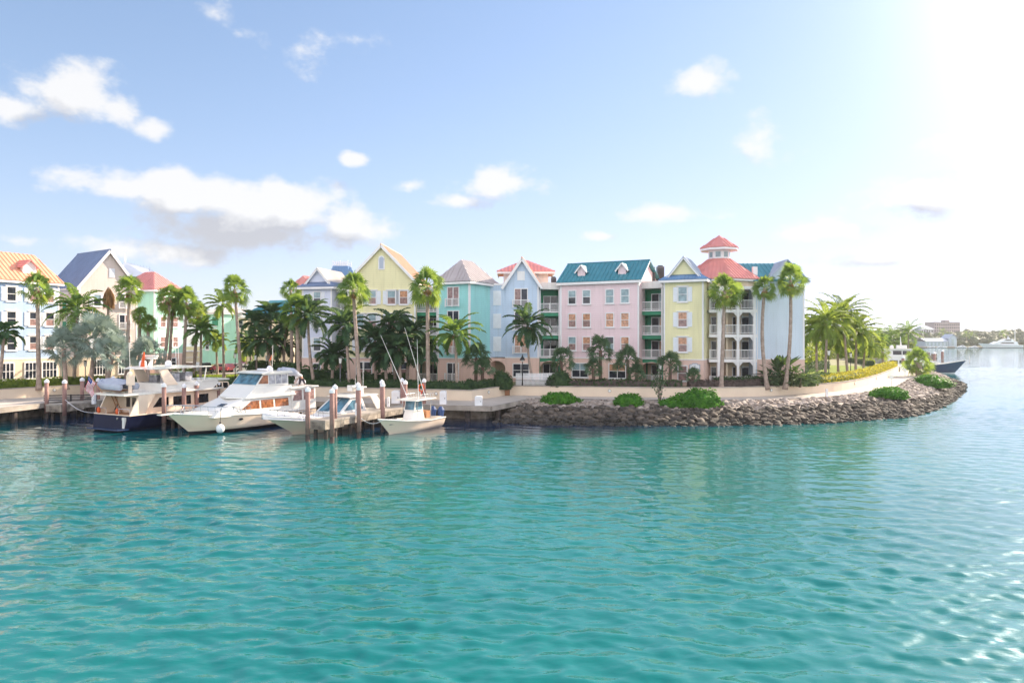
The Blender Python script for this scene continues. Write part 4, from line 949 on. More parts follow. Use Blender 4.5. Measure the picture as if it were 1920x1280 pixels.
KINDS = {
 'fan': dict(cat='palm tree', name='fan_palm', leaf='palm', tr=(.24, .17)), 'coco': dict(cat='palm tree', name='coconut_palm', leaf='coco', tr=(.2, .13)),
 'silver': dict(cat='palm tree', name='silver_palm', leaf='silver', tr=(.26, .2)), 'sabal': dict(cat='palm tree', name='sabal_palm', leaf='sabal', tr=(.2, .18)),
}
def palm(kind, label, crown, base_px, Y, r=1.0, z0=None, leaf=None, sk=0, bend=0.0, n=None, ln=None, group=None, tr=None, seed=None, lo=None, curve=1.35, cnt=None):
    r *= {'fan': .74, 'silver': .65, 'sabal': .78, 'coco': 1}[kind]; K = KINDS[kind]; rng = random.Random(seed if seed is not None else hash((crown[0] * 31 + crown[1])) & 0xffff)
    z0 = GZ if z0 is None else z0; b = Vector((pxx(base_px, Y), Y, z0)); c = at(crown[0], crown[1], Y + rng.uniform(-.3, .3)) - b
    t = thing(K['name'], label, K['cat'], b, 0, group or {'fan': 'tall fan palms', 'coco': 'coconut palms', 'silver': 'silver palms', 'sabal': 'short bushy palms'}[kind])
    r0, r1 = tr or K['tr']
    trunk_mb((0, 0, -.25), c + Vector((0, 0, .1)), r0, r1, rng, bend).build('trunk', 'trunkdark' if kind == 'sabal' else 'trunk', t, True)
    if kind == 'fan': mb = fan_crown(rng, r * .88, n and int(n * .95) or 43, r * .92, lo=-1.05 if lo is None else lo)
    elif kind == 'silver': mb = fan_crown(rng, r * .9, int((n or 26) * 1.5), r * .95, lo=-.9, seg=16, droop=.1, w=1.0)
    elif kind == 'sabal': mb = fan_crown(rng, r * .72, n or 36, r * .85, lo=-.55, seg=14, droop=.35)
    else: mb = coco_crown(rng, (ln or 3.0) * 1.2, int((n or 19) * 1.3), lo=-.6 if lo is None else lo, curve=curve)
    mb.build('crown', [leaf or K['leaf'], 'palmyellow' if kind == 'fan' else leaf or K['leaf']], t, fix=False, loc=c)
    if sk: skirt(rng, sk, .42 * max(1, r), int(38 * sk)).build('dead_fronds', 'deadfrond', t, fix=False, loc=c - Vector((0, 0, .1)))
    if kind == 'coco' and not cnt == 0:
        cb = MB(); [cb.ball((.28 * math.cos(a), .28 * math.sin(a), -.25), .14, 7, 5) for a in (0.3, 1.9, 3.2, 4.6)]; cb.build('coconut_cluster', 'deadfrond', t, True, loc=c)
    return t
P = palm
# left group
P('fan', 'tall slender fan palm before the blue house with the orange roof', (70, 541), 73, 78, 1.55, sk=1.0)
P('coco', 'broad sunlit coconut palm rising between the blue house and the pink gable', (146, 582), 138, 82, ln=3.9, curve=1.5)
P('fan', 'fan palm before the right half of the grey pink gable house', (243, 545), 236, 83.5, 1.55, sk=.9)
P('fan', 'small young fan palm close to the mint house, taller of two', (262, 592), 261, 88, .95)
P('fan', 'small young fan palm close to the mint house, lower of two', (278, 606), 277, 87, 1.0)
P('silver', 'silver palm with drooping blue grey fans at the left of the silver trio', (119, 655), 124, 78.5, 2.1, n=28)
P('silver', 'largest silver palm, in the middle of the silver trio', (180, 640), 168, 79.5, 2.7, n=34)
P('silver', 'silver palm leaning toward the trawler yacht, right of the trio', (212, 662), 198, 79, 2.0, n=26)
P('silver', 'dusky silver palm behind the flybridge of the dark hulled yacht', (275, 668), 279, 82, 2.0, n=26)
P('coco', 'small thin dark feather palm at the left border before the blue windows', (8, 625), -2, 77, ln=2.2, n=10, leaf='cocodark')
P('fan', 'fan palm of the leaning pair beside the mint house, taller', (318, 560), 301, 89, 1.65, sk=1.0, bend=.2)
P('fan', 'fan palm of the leaning pair beside the mint house, shorter', (324, 580), 315, 91, 1.35, sk=.8)
P('fan', 'thick crowned fan palm right of the mint house with brown skirt', (350, 568), 343, 90, 1.75, sk=1.4, n=52)
P('fan', 'second fan palm right of the mint house, lower and yellow tinged', (371, 590), 362, 92, 1.4, leaf='palmyellow', sk=1.0)
P('fan', 'tallest fan palm standing alone over the driveway', (440, 543), 453, 90, 1.75, sk=1.2)
P('coco', 'thin windswept coconut palm left of the tallest driveway palm', (417, 572), 420, 97, ln=3.0, n=12, leaf='palmyellow')
P('coco', 'low coconut palm with dark trunk on the driveway lawn', (377, 622), 376, 91, ln=2.6, n=15)
P('coco', 'yellowish small coconut palm behind the parked cars', (405, 640), 408, 104, ln=2.3, n=13, leaf='palmyellow')
P('coco', 'low bright palm beyond the white car', (462, 655), 462, 112, ln=2.6, n=14, leaf='palmyellow')
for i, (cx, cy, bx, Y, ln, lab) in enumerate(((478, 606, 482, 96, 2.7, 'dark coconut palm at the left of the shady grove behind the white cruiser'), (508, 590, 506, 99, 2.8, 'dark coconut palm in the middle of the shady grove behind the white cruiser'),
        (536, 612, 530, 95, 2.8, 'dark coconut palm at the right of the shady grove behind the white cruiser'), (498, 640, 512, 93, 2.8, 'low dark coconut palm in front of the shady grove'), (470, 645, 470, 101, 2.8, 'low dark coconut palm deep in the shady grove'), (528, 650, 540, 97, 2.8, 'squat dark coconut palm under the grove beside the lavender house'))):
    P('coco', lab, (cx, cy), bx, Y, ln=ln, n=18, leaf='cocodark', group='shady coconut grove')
P('fan', 'fan palm with brown skirt left of the lavender house', (556, 585), 561, 79, 1.75, sk=1.5, n=54)
P('fan', 'paler fan palm behind the brown skirted one left of the lavender house', (545, 545), 548, 93, 1.3)
P('coco', 'coconut palm leaning across the lavender house', (578, 592), 591, 79.5, ln=3.3, leaf='cocodark', bend=-.2)
P('coco', 'coconut palm before the balcony bay left of the yellow gable', (648, 612), 656, 78, ln=3.5, leaf='cocodark')
P('fan', 'very tall fan palm before the left edge of the yellow gable house', (662, 545), 675, 75.5, 1.65, sk=1.0, n=50)
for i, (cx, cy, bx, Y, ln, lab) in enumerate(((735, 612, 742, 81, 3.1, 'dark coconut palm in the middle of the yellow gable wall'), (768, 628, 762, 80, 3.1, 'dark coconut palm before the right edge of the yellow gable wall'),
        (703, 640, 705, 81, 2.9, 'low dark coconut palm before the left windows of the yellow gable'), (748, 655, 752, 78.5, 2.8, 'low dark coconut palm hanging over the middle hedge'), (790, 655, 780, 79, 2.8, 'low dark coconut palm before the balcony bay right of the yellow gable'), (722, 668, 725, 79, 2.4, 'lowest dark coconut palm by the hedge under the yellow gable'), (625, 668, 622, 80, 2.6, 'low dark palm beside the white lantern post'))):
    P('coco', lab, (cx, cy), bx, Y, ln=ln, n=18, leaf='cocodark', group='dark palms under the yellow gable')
P('fan', 'tall fan palm between the yellow gable and the turquoise house', (801, 540), 803, 76, 1.75, sk=.8, n=50)
P('coco', 'bright coconut palm before the turquoise house', (854, 628), 857, 75.8, ln=3.3, n=18)
P('sabal', 'bushy grey green palm by the right side of the turquoise house', (893, 672), 892, 80, 1.75, n=46)
P('sabal', 'second trunk of bushy palm beside the archway', (905, 690), 904, 79, 1.2)
P('coco', 'dark coconut palm with slim curved trunk before the sky blue house', (990, 612), 1003, 81, ln=3.3, leaf='cocodark', tr=(.16, .1), bend=-.3, lo=-.8)
for cx, cy, bx, Y, r, lab in ((1052, 676, 1054, 81, 1.5, 'bushy palm before the balcony bay left of the pink house'), (1126, 658, 1126, 80, 1.6, 'taller bushy palm with red brown trunk before the pink house'), (1112, 692, 1114, 79.6, 1.15, 'small bushy palm beside the red brown trunk'),
        (1177, 676, 1177, 80, 1.7, 'bushy palm before the right corner of the pink house'), (1193, 700, 1194, 79.6, 1.1, 'low round palm bush under the pink house corner'), (1257, 684, 1256, 79.3, 1.5, 'bushy palm before the second yellow house'), (1300, 706, 1300, 78.8, .9, 'tiny palm below the white plaque')):
    P('sabal', lab, (cx, cy), bx, Y, r)
P('fan', 'tall fan palm before the veranda tower', (1359, 548), 1352, 78, 1.7, sk=1.0, n=50)
P('fan', 'thin curved fan palm on the left of the windowless pale blue wall', (1434, 541), 1439, 79, 1.25, sk=.9, bend=-.35, n=40)
P('fan', 'tall curved fan palm on the right of the windowless pale blue wall', (1482, 527), 1472, 79, 1.6, sk=1.2, bend=.3, n=50)
# point: backlit coconut clump and the small planted palms
for cx, cy, bx, Y, ln, lab in ((1551, 606, 1547, 92, 4.3, 'large backlit coconut palm nearest the pale blue end house'), (1580, 590, 1590, 98, 3.9, 'tallest backlit coconut palm of the clump on the point'), (1606, 622, 1604, 100, 3.6, 'backlit coconut palm at the right of the clump on the point'),
        (1530, 620, 1532, 97, 3.2, 'backlit coconut palm tucked against the end house'), (1622, 645, 1618, 112, 3.2, 'lower coconut palm at the far right of the clump'), (1570, 640, 1572, 102, 3.2, 'low coconut palm in the heart of the clump on the point')):
    P('coco', lab, (cx, cy), bx, Y, ln=ln, n=26, leaf='palmyellow', group='backlit palms on the point', lo=-.7)
for cx, cy, bx, Y, ln, lab in ((1652, 640, 1652, 196, 5.0, 'hazy coconut palm behind the right yacht, leftmost of the far row'), (1672, 632, 1674, 200, 5.0, 'hazy coconut palm behind the right yacht, second of the far row'), (1703, 624, 1704, 197, 5.0, 'hazy coconut palm behind the right yacht, tallest of the far row'), (1688, 642, 1690, 203, 4.6, 'hazy coconut palm behind the right yacht, lowest of the far row'), (1638, 636, 1636, 190, 4.6, 'hazy coconut palm just right of the backlit clump'), (1660, 648, 1661, 186, 4.4, 'short hazy coconut palm over the yacht stern')):
    P('coco', lab, (cx, cy), bx, Y, ln=ln, n=17, group='far palms behind the right yacht')
P('fan', 'small fan palm with yellow side fronds near the end of the wall', (1655, 660), 1656, 128, 1.35, leaf='palmyellow', n=34)
P('fan', 'stout low fan palm in its terracotta coloured trunk on the walkway corner', (1723, 680), 1723, 119, 2.0, z0=PZ, tr=(.55, .5), n=48, lo=-.9)
# dead palm with a hanging brown head
b = Vector((pxx(200, 84), 84, GZ)); t = thing('dead_palm', 'dead palm with a hanging brown head before the grey pink gable', 'palm tree', b); c = at(204, 538, 84) - b; rg = random.Random(5)
trunk_mb((0, 0, -.2), c, .18, .13, rg).build('trunk', 'trunk', t, True); skirt(rg, 3.0, .75, 120).build('dead_fronds', 'deadfrond', t, fix=False, loc=c)
# bird of paradise thicket by the blue wall
for px, py, Y, s, lab in ((1468, 668, 80.5, 1.0, 'large leaved bird of paradise thicket before the pale blue wall'), (1500, 682, 80.2, .8, 'lower bird of paradise thicket at the corner of the pale blue wall'), (1447, 690, 79.8, .7, 'low bird of paradise clump left under the thin curved palm')):
    rg = random.Random(px); b = Vector((pxx(px, Y), Y, GZ)); t = thing('paradise_plant', lab, 'plant', b, 0, 'bird of paradise plants'); mb = MB(); H = at(px, py, Y).z - GZ
    for i in range(64):
        az = rg.uniform(0, 2 * PI); el = rg.uniform(.45, 1.5); d = rdir(az, el); ln = (H + .9) * s * rg.uniform(.55, 1.15); st = d * ln * .55; o = Vector((rg.uniform(-1.2, 1.2) * s, rg.uniform(-.6, .6) * s, 0))
        side = d.cross(Vector((0, 0, 1))).normalized(); w = rg.uniform(.22, .36) * s; tip = st + rdir(az, el - .7) * ln * .5; mid = st.lerp(tip, .5) + Vector((0, 0, .1))
        mb.add((o - side * .03, o + side * .03, o + st + side * .03, o + st - side * .03), ((0, 1, 2, 3),)); mb.add((o + st, o + mid - side * w, o + tip, o + mid + side * w), ((0, 1, 2, 3),))
    mb.build('leaves', 'sabal' if s < .9 else 'hedge', t, fix=False)
    MB().tube([(0, 0, -.1), (.05, 0, H * .4)], [.16, .1], 7).build('stem', 'trunkdark', t)

# ------------------------------------------------------------------ hedges and shrubs
def leaf_shell(mb, pts_fn, n, size, rng):
    for _ in range(n):
        p, nn = pts_fn(); nn = (nn + Vector((rng.gauss(0, .55), rng.gauss(0, .55), rng.gauss(0, .55)))).normalized()
        a = nn.cross(Vector((rng.gauss(0, 1), rng.gauss(0, 1), rng.gauss(0, 1)))).normalized(); b = nn.cross(a); s = size * rng.uniform(.6, 1.3)
        mb.add((p - a * s * .5, p + b * s * .32, p + a * s * .6, p - b * s * .32), ((0, 1, 2, 3),))
def hedge(name, label, line, h, w, mat, z0=GZ, seed=1, size=.24, dens=34, mat2=None, group='clipped hedges along the sea wall'):
    rng = random.Random(seed); L0 = Vector((*line[0], z0)); pts = [Vector((*p, 0)) - Vector((L0.x, L0.y, 0)) for p in line]
    tot = sum((b - a).length for a, b in zip(pts, pts[1:])); pts = resample(pts, max(3, int(tot / .7)))
    t = thing(name, label, 'hedge', L0, 0, group); core = MB(); nr = []
    for i in range(len(pts)):
        d = (pts[min(i + 1, len(pts) - 1)] - pts[max(i - 1, 0)]).normalized(); nr.append(Vector((-d.y, d.x, 0)))
    hv = [h * (1 + .14 * mnoise.noise(p * .5 + Vector((seed, 0, 0)))) for p in pts]; sec = [(-.5, 0), (-.47, .6), (-.36, .9), (0, .97), (.36, .9), (.47, .6), (.5, 0)]; k = len(sec)
    for p, n_, hh in zip(pts, nr, hv):
        for a, z in sec: core.v.append(tuple(p + n_ * a * w * .9 + Vector((0, 0, z * hh * .95 - (.1 if z == 0 else 0)))))
    for i in range(len(pts) - 1):
        for j in range(k - 1): core.f.append((i * k + j, i * k + j + 1, (i + 1) * k + j + 1, (i + 1) * k + j)); core.m.append(0)
    core.f += [tuple(range(k)), tuple(range((len(pts) - 1) * k, len(pts) * k))]; core.m += [0, 0]
    def fn():
        i = rng.randrange(len(pts) - 1); f = rng.random(); p = pts[i].lerp(pts[i + 1], f); hh = hv[i] * (1 - f) + hv[i + 1] * f; a = rng.uniform(-1, 1)
        if rng.random() < .5: q = p + nr[i] * a * w * .48 + Vector((0, 0, hh * rng.uniform(.92, 1.08))); n_ = Vector((0, 0, 1))
        else: sg = -1 if rng.random() < .75 else 1; q = p + nr[i] * sg * w * .5 * rng.uniform(.9, 1.1) + Vector((0, 0, hh * rng.random())); n_ = nr[i] * sg
        return q, n_
    lf = core; lf.mi = 1 if mat2 else 0
    leaf_shell(lf, fn, int(tot * (h + w) * dens), size, rng); lf.build('foliage', [mat, mat2 or mat], t, fix=False)
    return t
def off_line(line, o):
    pts = [Vector((*p, 0)) for p in line]; out = []
    for i in range(len(pts)):
        d = (pts[min(i + 1, len(pts) - 1)] - pts[max(i - 1, 0)]).normalized(); out.append((pts[i].x - d.y * o, pts[i].y + d.x * o))
    return out
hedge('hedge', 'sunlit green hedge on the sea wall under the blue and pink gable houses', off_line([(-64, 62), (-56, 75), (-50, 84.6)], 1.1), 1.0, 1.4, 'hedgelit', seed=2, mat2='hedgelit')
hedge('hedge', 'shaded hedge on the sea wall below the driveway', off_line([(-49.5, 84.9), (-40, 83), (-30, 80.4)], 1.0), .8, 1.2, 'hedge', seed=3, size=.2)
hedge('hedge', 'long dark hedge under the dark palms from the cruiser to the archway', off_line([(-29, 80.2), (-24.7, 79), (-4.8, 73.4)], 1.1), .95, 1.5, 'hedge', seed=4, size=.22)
hedge('hedge', 'dark hedge from the archway bush back to the white picket fence', off_line([(-4.3, 73.6), (-1.2, 79.2)], .9), .95, 1.0, 'hedge', seed=5, size=.22)
hedge('hedge', 'purple brown hedge on the wall before the pink house', off_line([(5.2, 79.2), (12, 78), (19.3, 77)], 1.0), .85, 1.1, 'hedgepurple', seed=6, mat2='hedge')
WR = [p for p in W_RIGHT if p[0] > 19.2]
hedge('hedge', 'purple brown hedge on the wall before the veranda tower', off_line([p for p in WR if p[0] < 37], 1.0), .85, 1.1, 'hedgepurple', seed=7, mat2='hedgepurple')
hedge('hedge', 'yellow croton hedge on the wall curving toward the point', off_line([p for p in WR if p[0] > 36], 1.1), 1.0, 1.7, 'hedgelit', seed=8, mat2='hedgeyellow', size=.26)
hedge('hedge', 'second green hedge behind, below the veranda tower and blue wall', [(23.6, 79.6), (30, 80.3), (36.4, 82.6)], 1.15, 1.1, 'hedge', seed=9)
hedge('hedge', 'low green hedge at the sunny corner beyond the blue end house', [(36.6, 83.2), (41, 89)], 1.2, 1.4, 'hedgelit', seed=10, mat2='hedge')
hedge('hedge', 'dark hedge across the lawn on the point', [(44, 108), (58, 126)], 1.4, 1.4, 'hedge', seed=11)
hedge('hedge', 'low clipped hedge along the yacht basin on the point', [(72, 137), (76, 146), (79, 160)], 1.2, 1.5, 'hedge', seed=31, mat2='hedgelit')
hedge('hedge', 'olive hedge beside the driveway corner', [(-45, 90.5), (-43, 92.5)], 1.5, 1.6, 'hedgelit', seed=12)
hedge('flower_hedge', 'purple bougainvillea bank behind the parked cars', [(-52, 131), (-42, 129), (-36, 127)], 2.0, 1.8, 'purple', seed=13, size=.4, dens=16, mat2='purple', group='flowering banks')
hedge('flower_hedge', 'yellow flowering strip before the bougainvillea bank', [(-48, 127), (-34, 124)], .9, 1.2, 'hedgelit', seed=14, size=.35, dens=14, mat2='hedgeyellow', group='flowering banks')
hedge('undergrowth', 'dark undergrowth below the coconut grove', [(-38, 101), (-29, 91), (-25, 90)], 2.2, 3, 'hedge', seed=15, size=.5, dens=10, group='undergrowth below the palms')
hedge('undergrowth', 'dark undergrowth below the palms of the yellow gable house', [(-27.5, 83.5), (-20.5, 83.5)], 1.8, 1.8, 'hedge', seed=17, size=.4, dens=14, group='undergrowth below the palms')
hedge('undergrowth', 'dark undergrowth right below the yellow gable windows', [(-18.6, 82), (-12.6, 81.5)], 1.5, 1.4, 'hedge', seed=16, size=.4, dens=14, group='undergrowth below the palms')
hedge('undergrowth', 'tall green thicket behind the backlit palms on the point', [(40, 104), (52, 122), (62, 142)], 3.6, 4, 'hedgelit', seed=18, size=.6, dens=9, mat2='hedgelit', group='undergrowth below the palms')
hedge('undergrowth', 'green thicket on the far spit behind the right yacht', [(72, 168), (90, 192), (118, 204)], 4.0, 5, 'hedge', seed=19, size=.8, dens=6, mat2='hedgelit', group='undergrowth below the palms')
def bush(label, c, rx, ry, rz, mat, seed, size=.26, n=900, group='round shrubs', name='shrub'):
    rng = random.Random(seed); t = thing(name, label, 'shrub', c, 0, group); mb = MB(); mb.ball((0, 0, 0), 1, 18, 10, (1, 1, 1)); off = Vector((seed, seed * 2, 3))
    def sh(d): return 1 + .22 * mnoise.noise(d * 1.7 + off) + .12 * mnoise.noise(d * 4 + off)
    mb.v = [tuple(Vector((x * rx, y * ry, max(-.15, z) * rz)) * sh(Vector((x, y, z))) * .93) for x, y, z in mb.v]
    def fn():
        d = Vector((rng.gauss(0, 1), rng.gauss(0, 1), abs(rng.gauss(0, 1)))).normalized(); s = sh(d) * rng.uniform(.9, 1.06)
        return Vector((d.x * rx, d.y * ry, d.z * rz)) * s, Vector((d.x / rx, d.y / ry, d.z / rz)).normalized()
    leaf_shell(mb, fn, n, size, rng); mb.build('foliage', mat, t, fix=False); return t
bush('clipped square bush left of the white picket fence', (pxx(950, 79.6) - .5, 79.2, GZ), 1.2, .8, 1.85, 'hedge', 21, n=700)
bush('clipped square bush right of the white picket fence', (pxx(1049, 80.2), 80.0, GZ), 1.6, .9, 1.75, 'hedge', 22, n=900)
bush('bright green bush on the rocks, nearest the quay', (pxx(1050, 73.2), 73.2, 1.45), 2.1, 1.1, 1.0, 'seagrape', 23, group='sea grape bushes on the rocks')
bush('bright green bush on the rocks below the pink house corner', (pxx(1178, 71.6), 71.6, 1.25), 1.65, 1.2, 1.3, 'seagrape', 24, group='sea grape bushes on the rocks')
bush('largest bright green mound on the rocks', (pxx(1308, 71.2), 71.2, 1.15), 2.6, 1.5, 1.9, 'seagrape', 25, n=1800, group='sea grape bushes on the rocks')
bush('low left skirt of the largest green mound on the rocks', (pxx(1268, 71.2), 71.2, 1.2), 1.9, 1.1, 1.0, 'seagrape', 26, group='sea grape bushes on the rocks')
bush('flat green bush on the stony mound before the walkway bend', (pxx(1668, 80.5), 80.5, 1.35), 2.3, 1.7, 1.2, 'seagrape', 27, n=1200, group='sea grape bushes on the rocks')
bush('flat green bush nearest the tip of the point', (pxx(1746, 100), 100, 1.3), 2.6, 2.8, 1.5, 'seagrape', 28, n=1300, group='sea grape bushes on the rocks')
bush('small round grey bush at the foot of the archway', (pxx(880, 80), 80, GZ), .6, .5, .9, 'hedge', 29, n=200)
# spindly sapling on the rocks
rg = random.Random(8); b = Vector((pxx(1238, 72.3), 72.3, 1.4)); t = thing('sapling', 'spindly grey green sapling on the rocks before the wall', 'sapling', b); st = MB(); lf = MB()
for i in range(9):
    a = rg.uniform(0, 6.28); tip = Vector((rg.uniform(-.9, .9), rg.uniform(-.5, .5), rg.uniform(1.6, 3.9))); mid = tip * .5 + Vector((rg.uniform(-.25, .25), 0, .2)); st.tube([(0, 0, -.2), mid, tip], [.05, .03, .012], 5)
    for k in range(30):
        p = Vector((0, 0, 0)).lerp(mid, rg.random()) if rg.random() < .2 else mid.lerp(tip, rg.random()); p = p + Vector((rg.gauss(0, .14), rg.gauss(0, .14), rg.gauss(0, .12))); n_ = Vector((rg.gauss(0, 1), rg.gauss(0, 1), 1)).normalized(); u = n_.cross(Vector((1, .3, 0))).normalized() * .11; v = n_.cross(u); lf.add((p - u, p - v * .8, p + u, p + v * .8), ((0, 1, 2, 3),))
st.build('stem', 'trunk', t); lf.build('leaves', 'sabal', t, fix=False)
# lawn blades at the sunny driveway edge
rg = random.Random(3); mb = MB()
for _ in range(2500):
    x, y = rg.uniform(-49, -37.5), rg.uniform(95.5, 104); a = rg.uniform(0, 6.28); mb.add(((x - .08 * math.cos(a), y - .08 * math.sin(a), GZ), (x + .08 * math.cos(a), y + .08 * math.sin(a), GZ), (x + rg.gauss(0, .05), y, GZ + rg.uniform(.1, .25))), ((0, 1, 2),))
o = mb.build('grass', 'grass', fix=False); tag(o, 'tufts of grass on the driveway lawn', 'grass', kind='stuff')
# ------------------------------------------------------------------ piers, pilings, dock furniture
TH = math.radians(24.0)
def pier(label, end, length, w, ang=TH, top=PZ, nm='finger_pier', th=.62):
    # end = centre of the outer end; runs away from the viewer
    d = Vector((math.sin(ang), math.cos(ang))); t = thing(nm, label, 'pier', (end[0], end[1], 0), PI / 2 - ang, 'concrete finger piers')
    b = MB().box(0, length, -w / 2, w / 2, top - .16, top); b.build('deck', 'concrete', t)
    b = MB(); n = max(2, int(length / 2.4))
    for i in range(n):
        x0, x1 = .02 + (length - .05) * i / n, .02 + (length - .05) * (i + 1) / n - .03
        b.box(x0, x1, -w / 2 + .03, w / 2 - .03, top - th - (.14 if i == 0 else 0), top - .162)
    b.build('side_beam', 'pierside', t)
    for i in range(max(2, int(length / 3.2))):
        for y in (-w * .3, w * .3):
            x = .5 + i * 3.2; MB().tube([(x, y, -1.5), (x, y, top - th - .1)], .17, 8).build('pile', 'pilingold', t)
    return t
pier('short concrete pier with rough end left of the dark hulled yacht', (pxx(100, 69), 69), 8.6, 1.9, math.radians(12))
pier('concrete finger pier between the dark yacht and the white cruiser', (pxx(322, 62.6), 62.6), 14.5, 1.5)
pier('stained concrete finger pier with sleeved pilings beside the open boat', (pxx(594, 56.0), 56.0), 14.6, 1.75)
def piling(px, topy, Y, label, z0=-1.6, r=.19, ringed=False, mat='piling'):
    x = pxx(px, Y); zt = CH + (HY - topy) / F * Y; t = thing('piling', label, 'piling', (x, Y, 0), 0, 'sleeved dock pilings')
    MB().tube([(0, 0, .55), (0, 0, zt - .34)], r, 12).build('post', mat, t, True)
    MB().tube([(0, 0, z0), (0, 0, .548)], r * .98, 10).build('wet_foot', 'pilingold', t, True)
    MB().tube([(0, 0, zt - .4), (0, 0, zt - .22), (0, 0, zt - .2), (0, 0, zt)], [r * 1.18, r * 1.18, r * 1.22, .02], 12).build('cap', 'whiteplastic', t)
    return t
for a in ((87.5, 710, 70.6, 'piling with white cap on the left corner of the short rough pier'), (121, 711, 68.4, 'piling with white cap standing in the water right of the short rough pier'), (154, 707, 73.6, 'piling with white cap behind the short pier, left of the flag'),
          (184, 708, 75.0, 'piling with white cap beside the flag on the dark yacht'), (212, 704.5, 77.2, 'piling whose white cap shows left above the dinghy'), (245, 705, 77.0, 'piling whose white cap shows right above the dinghy'),
          (307.5, 717, 62.6, 'front piling on the pier between the dark yacht and the white cruiser'), (345, 718.6, 64.6, 'greyish middle piling against the yacht salon windows'), (369, 714, 66.8, 'third piling against the yacht salon windows'), (409, 714, 69.5, 'piling leaning behind the white cruiser pulpit'),
          (577, 724.5, 55.0, 'orange brown piling at the outer left corner of the stained pier'), (622.5, 727, 54.2, 'foremost piling standing in the water by the stained pier'), (628, 720, 57.2, 'piling with white cap just behind the foremost one'),
          (673, 722, 56.9, 'piling at the water side of the stained pier, before its twin'), (671, 716, 60.2, 'piling nearly hidden behind its twin on the stained pier'), (717.5, 716, 60.7, 'front one of two aligned pilings near the open boat bow'), (716, 711, 64.4, 'rear one of two aligned pilings near the open boat bow'),
          (754, 708, 70.4, 'left one of two pilings at the root of the stained pier'), (760, 712, 66.6, 'right one of two pilings at the root of the stained pier'), (795, 709, 69.9, 'piling with the orange life ring by the open boat')):
    piling(*a)
t = thing('life_ring', 'orange life ring hanging on the piling by the open boat', 'life ring', at(790, 727, 69.5)); MB().tube([(.26 * math.cos(a), 0, .36 * math.sin(a)) for a in [k * PI / 8 for k in range(17)]], .08, 8, False).build('ring', 'orange', t, True); MB().tube([(.0, 0, -.3), (.05, -.03, -.7)], .06, 6).build('rope', 'red', t)
def pedestal(px, py, z, h, w, label, nm='power_pedestal', cat='pedestal'):
    p = gp(px, py, z); t = thing(nm, label, cat, p, 0, 'white dock furniture'); b = MB(); b.prism([(-w / 2, 0), (w / 2, 0), (w / 2, h * .93), (w * .3, h), (-w * .3, h), (-w / 2, h * .93)], -w / 2, w / 2); b.build('cabinet', 'whiteplastic', t)
    MB().box(-w * .36, w * .36, -w / 2 - .02, -w / 2 - .001, h * .55, h * .85).build('panel', 'trim', t); MB().box(w * .25, w * .33, -w / 2 - .04, -w / 2 - .022, h * .4, h * .5).build('latch', 'black', t)
pedestal(831, 757, PZ, 1.35, .66, 'taller white dock cabinet on the quay right of the open boat')
pedestal(897.5, 759.5, PZ, .92, .75, 'lower white dock cabinet near the quay corner')
pedestal(743, 755, PZ, 1.3, .85, 'white arched dock locker behind the pier pilings')
pedestal(728, 762, PZ, .95, .24, 'slim white dock post near the pier root', 'dock_post', 'post')
pedestal(668, 778, PZ, 1.05, .2, 'slim white post on the stained pier', 'dock_post', 'post')
pedestal(176, 757, PZ, .95, .3, 'slim white post at the quay behind the flag', 'dock_post', 'post')
pedestal(1550, 743.5, PZ, .9, .22, 'slim white bollard on the walkway before the rocks', 'dock_post', 'post')
for px, py, Y, lab in ((1671.5, 731, 88, 'round headed sign post at the walkway bend'), (1697, 715, 106, 'second round headed sign post farther along the walkway')):
    b = gp(px, py, PZ); t = thing('sign_post', lab, 'sign', b, 0, 'round headed posts on the walkway'); MB().tube([(0, 0, 0), (0, 0, 1.5)], .05, 6).build('post', 'trim', t); MB().tube([(0, -.03, 1.65), (0, .03, 1.65)], .26, 14).build('disc', 'lamp', t)
# round lamps set in the sea wall
for px, py, Y, lab in ((102, 733, 78.2, 'round light in the sea wall by the left pilings'), (818, 737.5, 74.6, 'round light in the sea wall behind the tall dock cabinet'), (916, 736, 75.9, 'round light in the sea wall close to the brown gate'), (1143, 732.5, 77.6, 'round light in the sea wall below the pink house'), (1446, 731, 80.2, 'round light in the sea wall below the blue end house'), (1603, 715, 0, 'round light in the wall at the start of the yellow hedge'), (1643, 707, 0, 'round light in the wall under the middle of the yellow hedge')):
    # find the wall point on this sight line
    k = (px - CX) / F; best = None
    for ln in (W_LEFT, W_RIGHT):
        for a, b in zip(ln, ln[1:]):
            den = (b[0] - a[0]) - k * (b[1] - a[1])
            if abs(den) > 1e-6:
                f = (k * a[1] - a[0]) / den
                if 0 <= f <= 1:
                    y = a[1] + (b[1] - a[1]) * f
                    if best is None or y < best[1]: best = (a[0] + (b[0] - a[0]) * f, y, math.atan2(b[1] - a[1], b[0] - a[0]))
    t = thing('wall_light', lab, 'light', (best[0], best[1], PZ + .66), best[2], 'round lights in the sea wall'); MB().tube([(0, .02, 0), (0, -.05, 0)], .2, 14).build('bezel', 'concrete', t); MB().ball((0, -.05, 0), .14, 12, 6, (1, .35, 1)).build('lens', 'lamp', t)
# dark fender rail behind the short pier
t = thing('dock_bench', 'dark slatted rail along the quay behind the short rough pier', 'rail', gp(132, 752, PZ), math.radians(8)); b = MB(); [b.box(-2.6, 2.6, -.05, .05, .12 + k * .22, .24 + k * .22) for k in range(3)]; b.build('slats', 'boot', t)
for x in (-2.5, 0, 2.5): MB().box(x - .06, x + .06, .052, .16, 0, .72).build('post', 'boot', t)

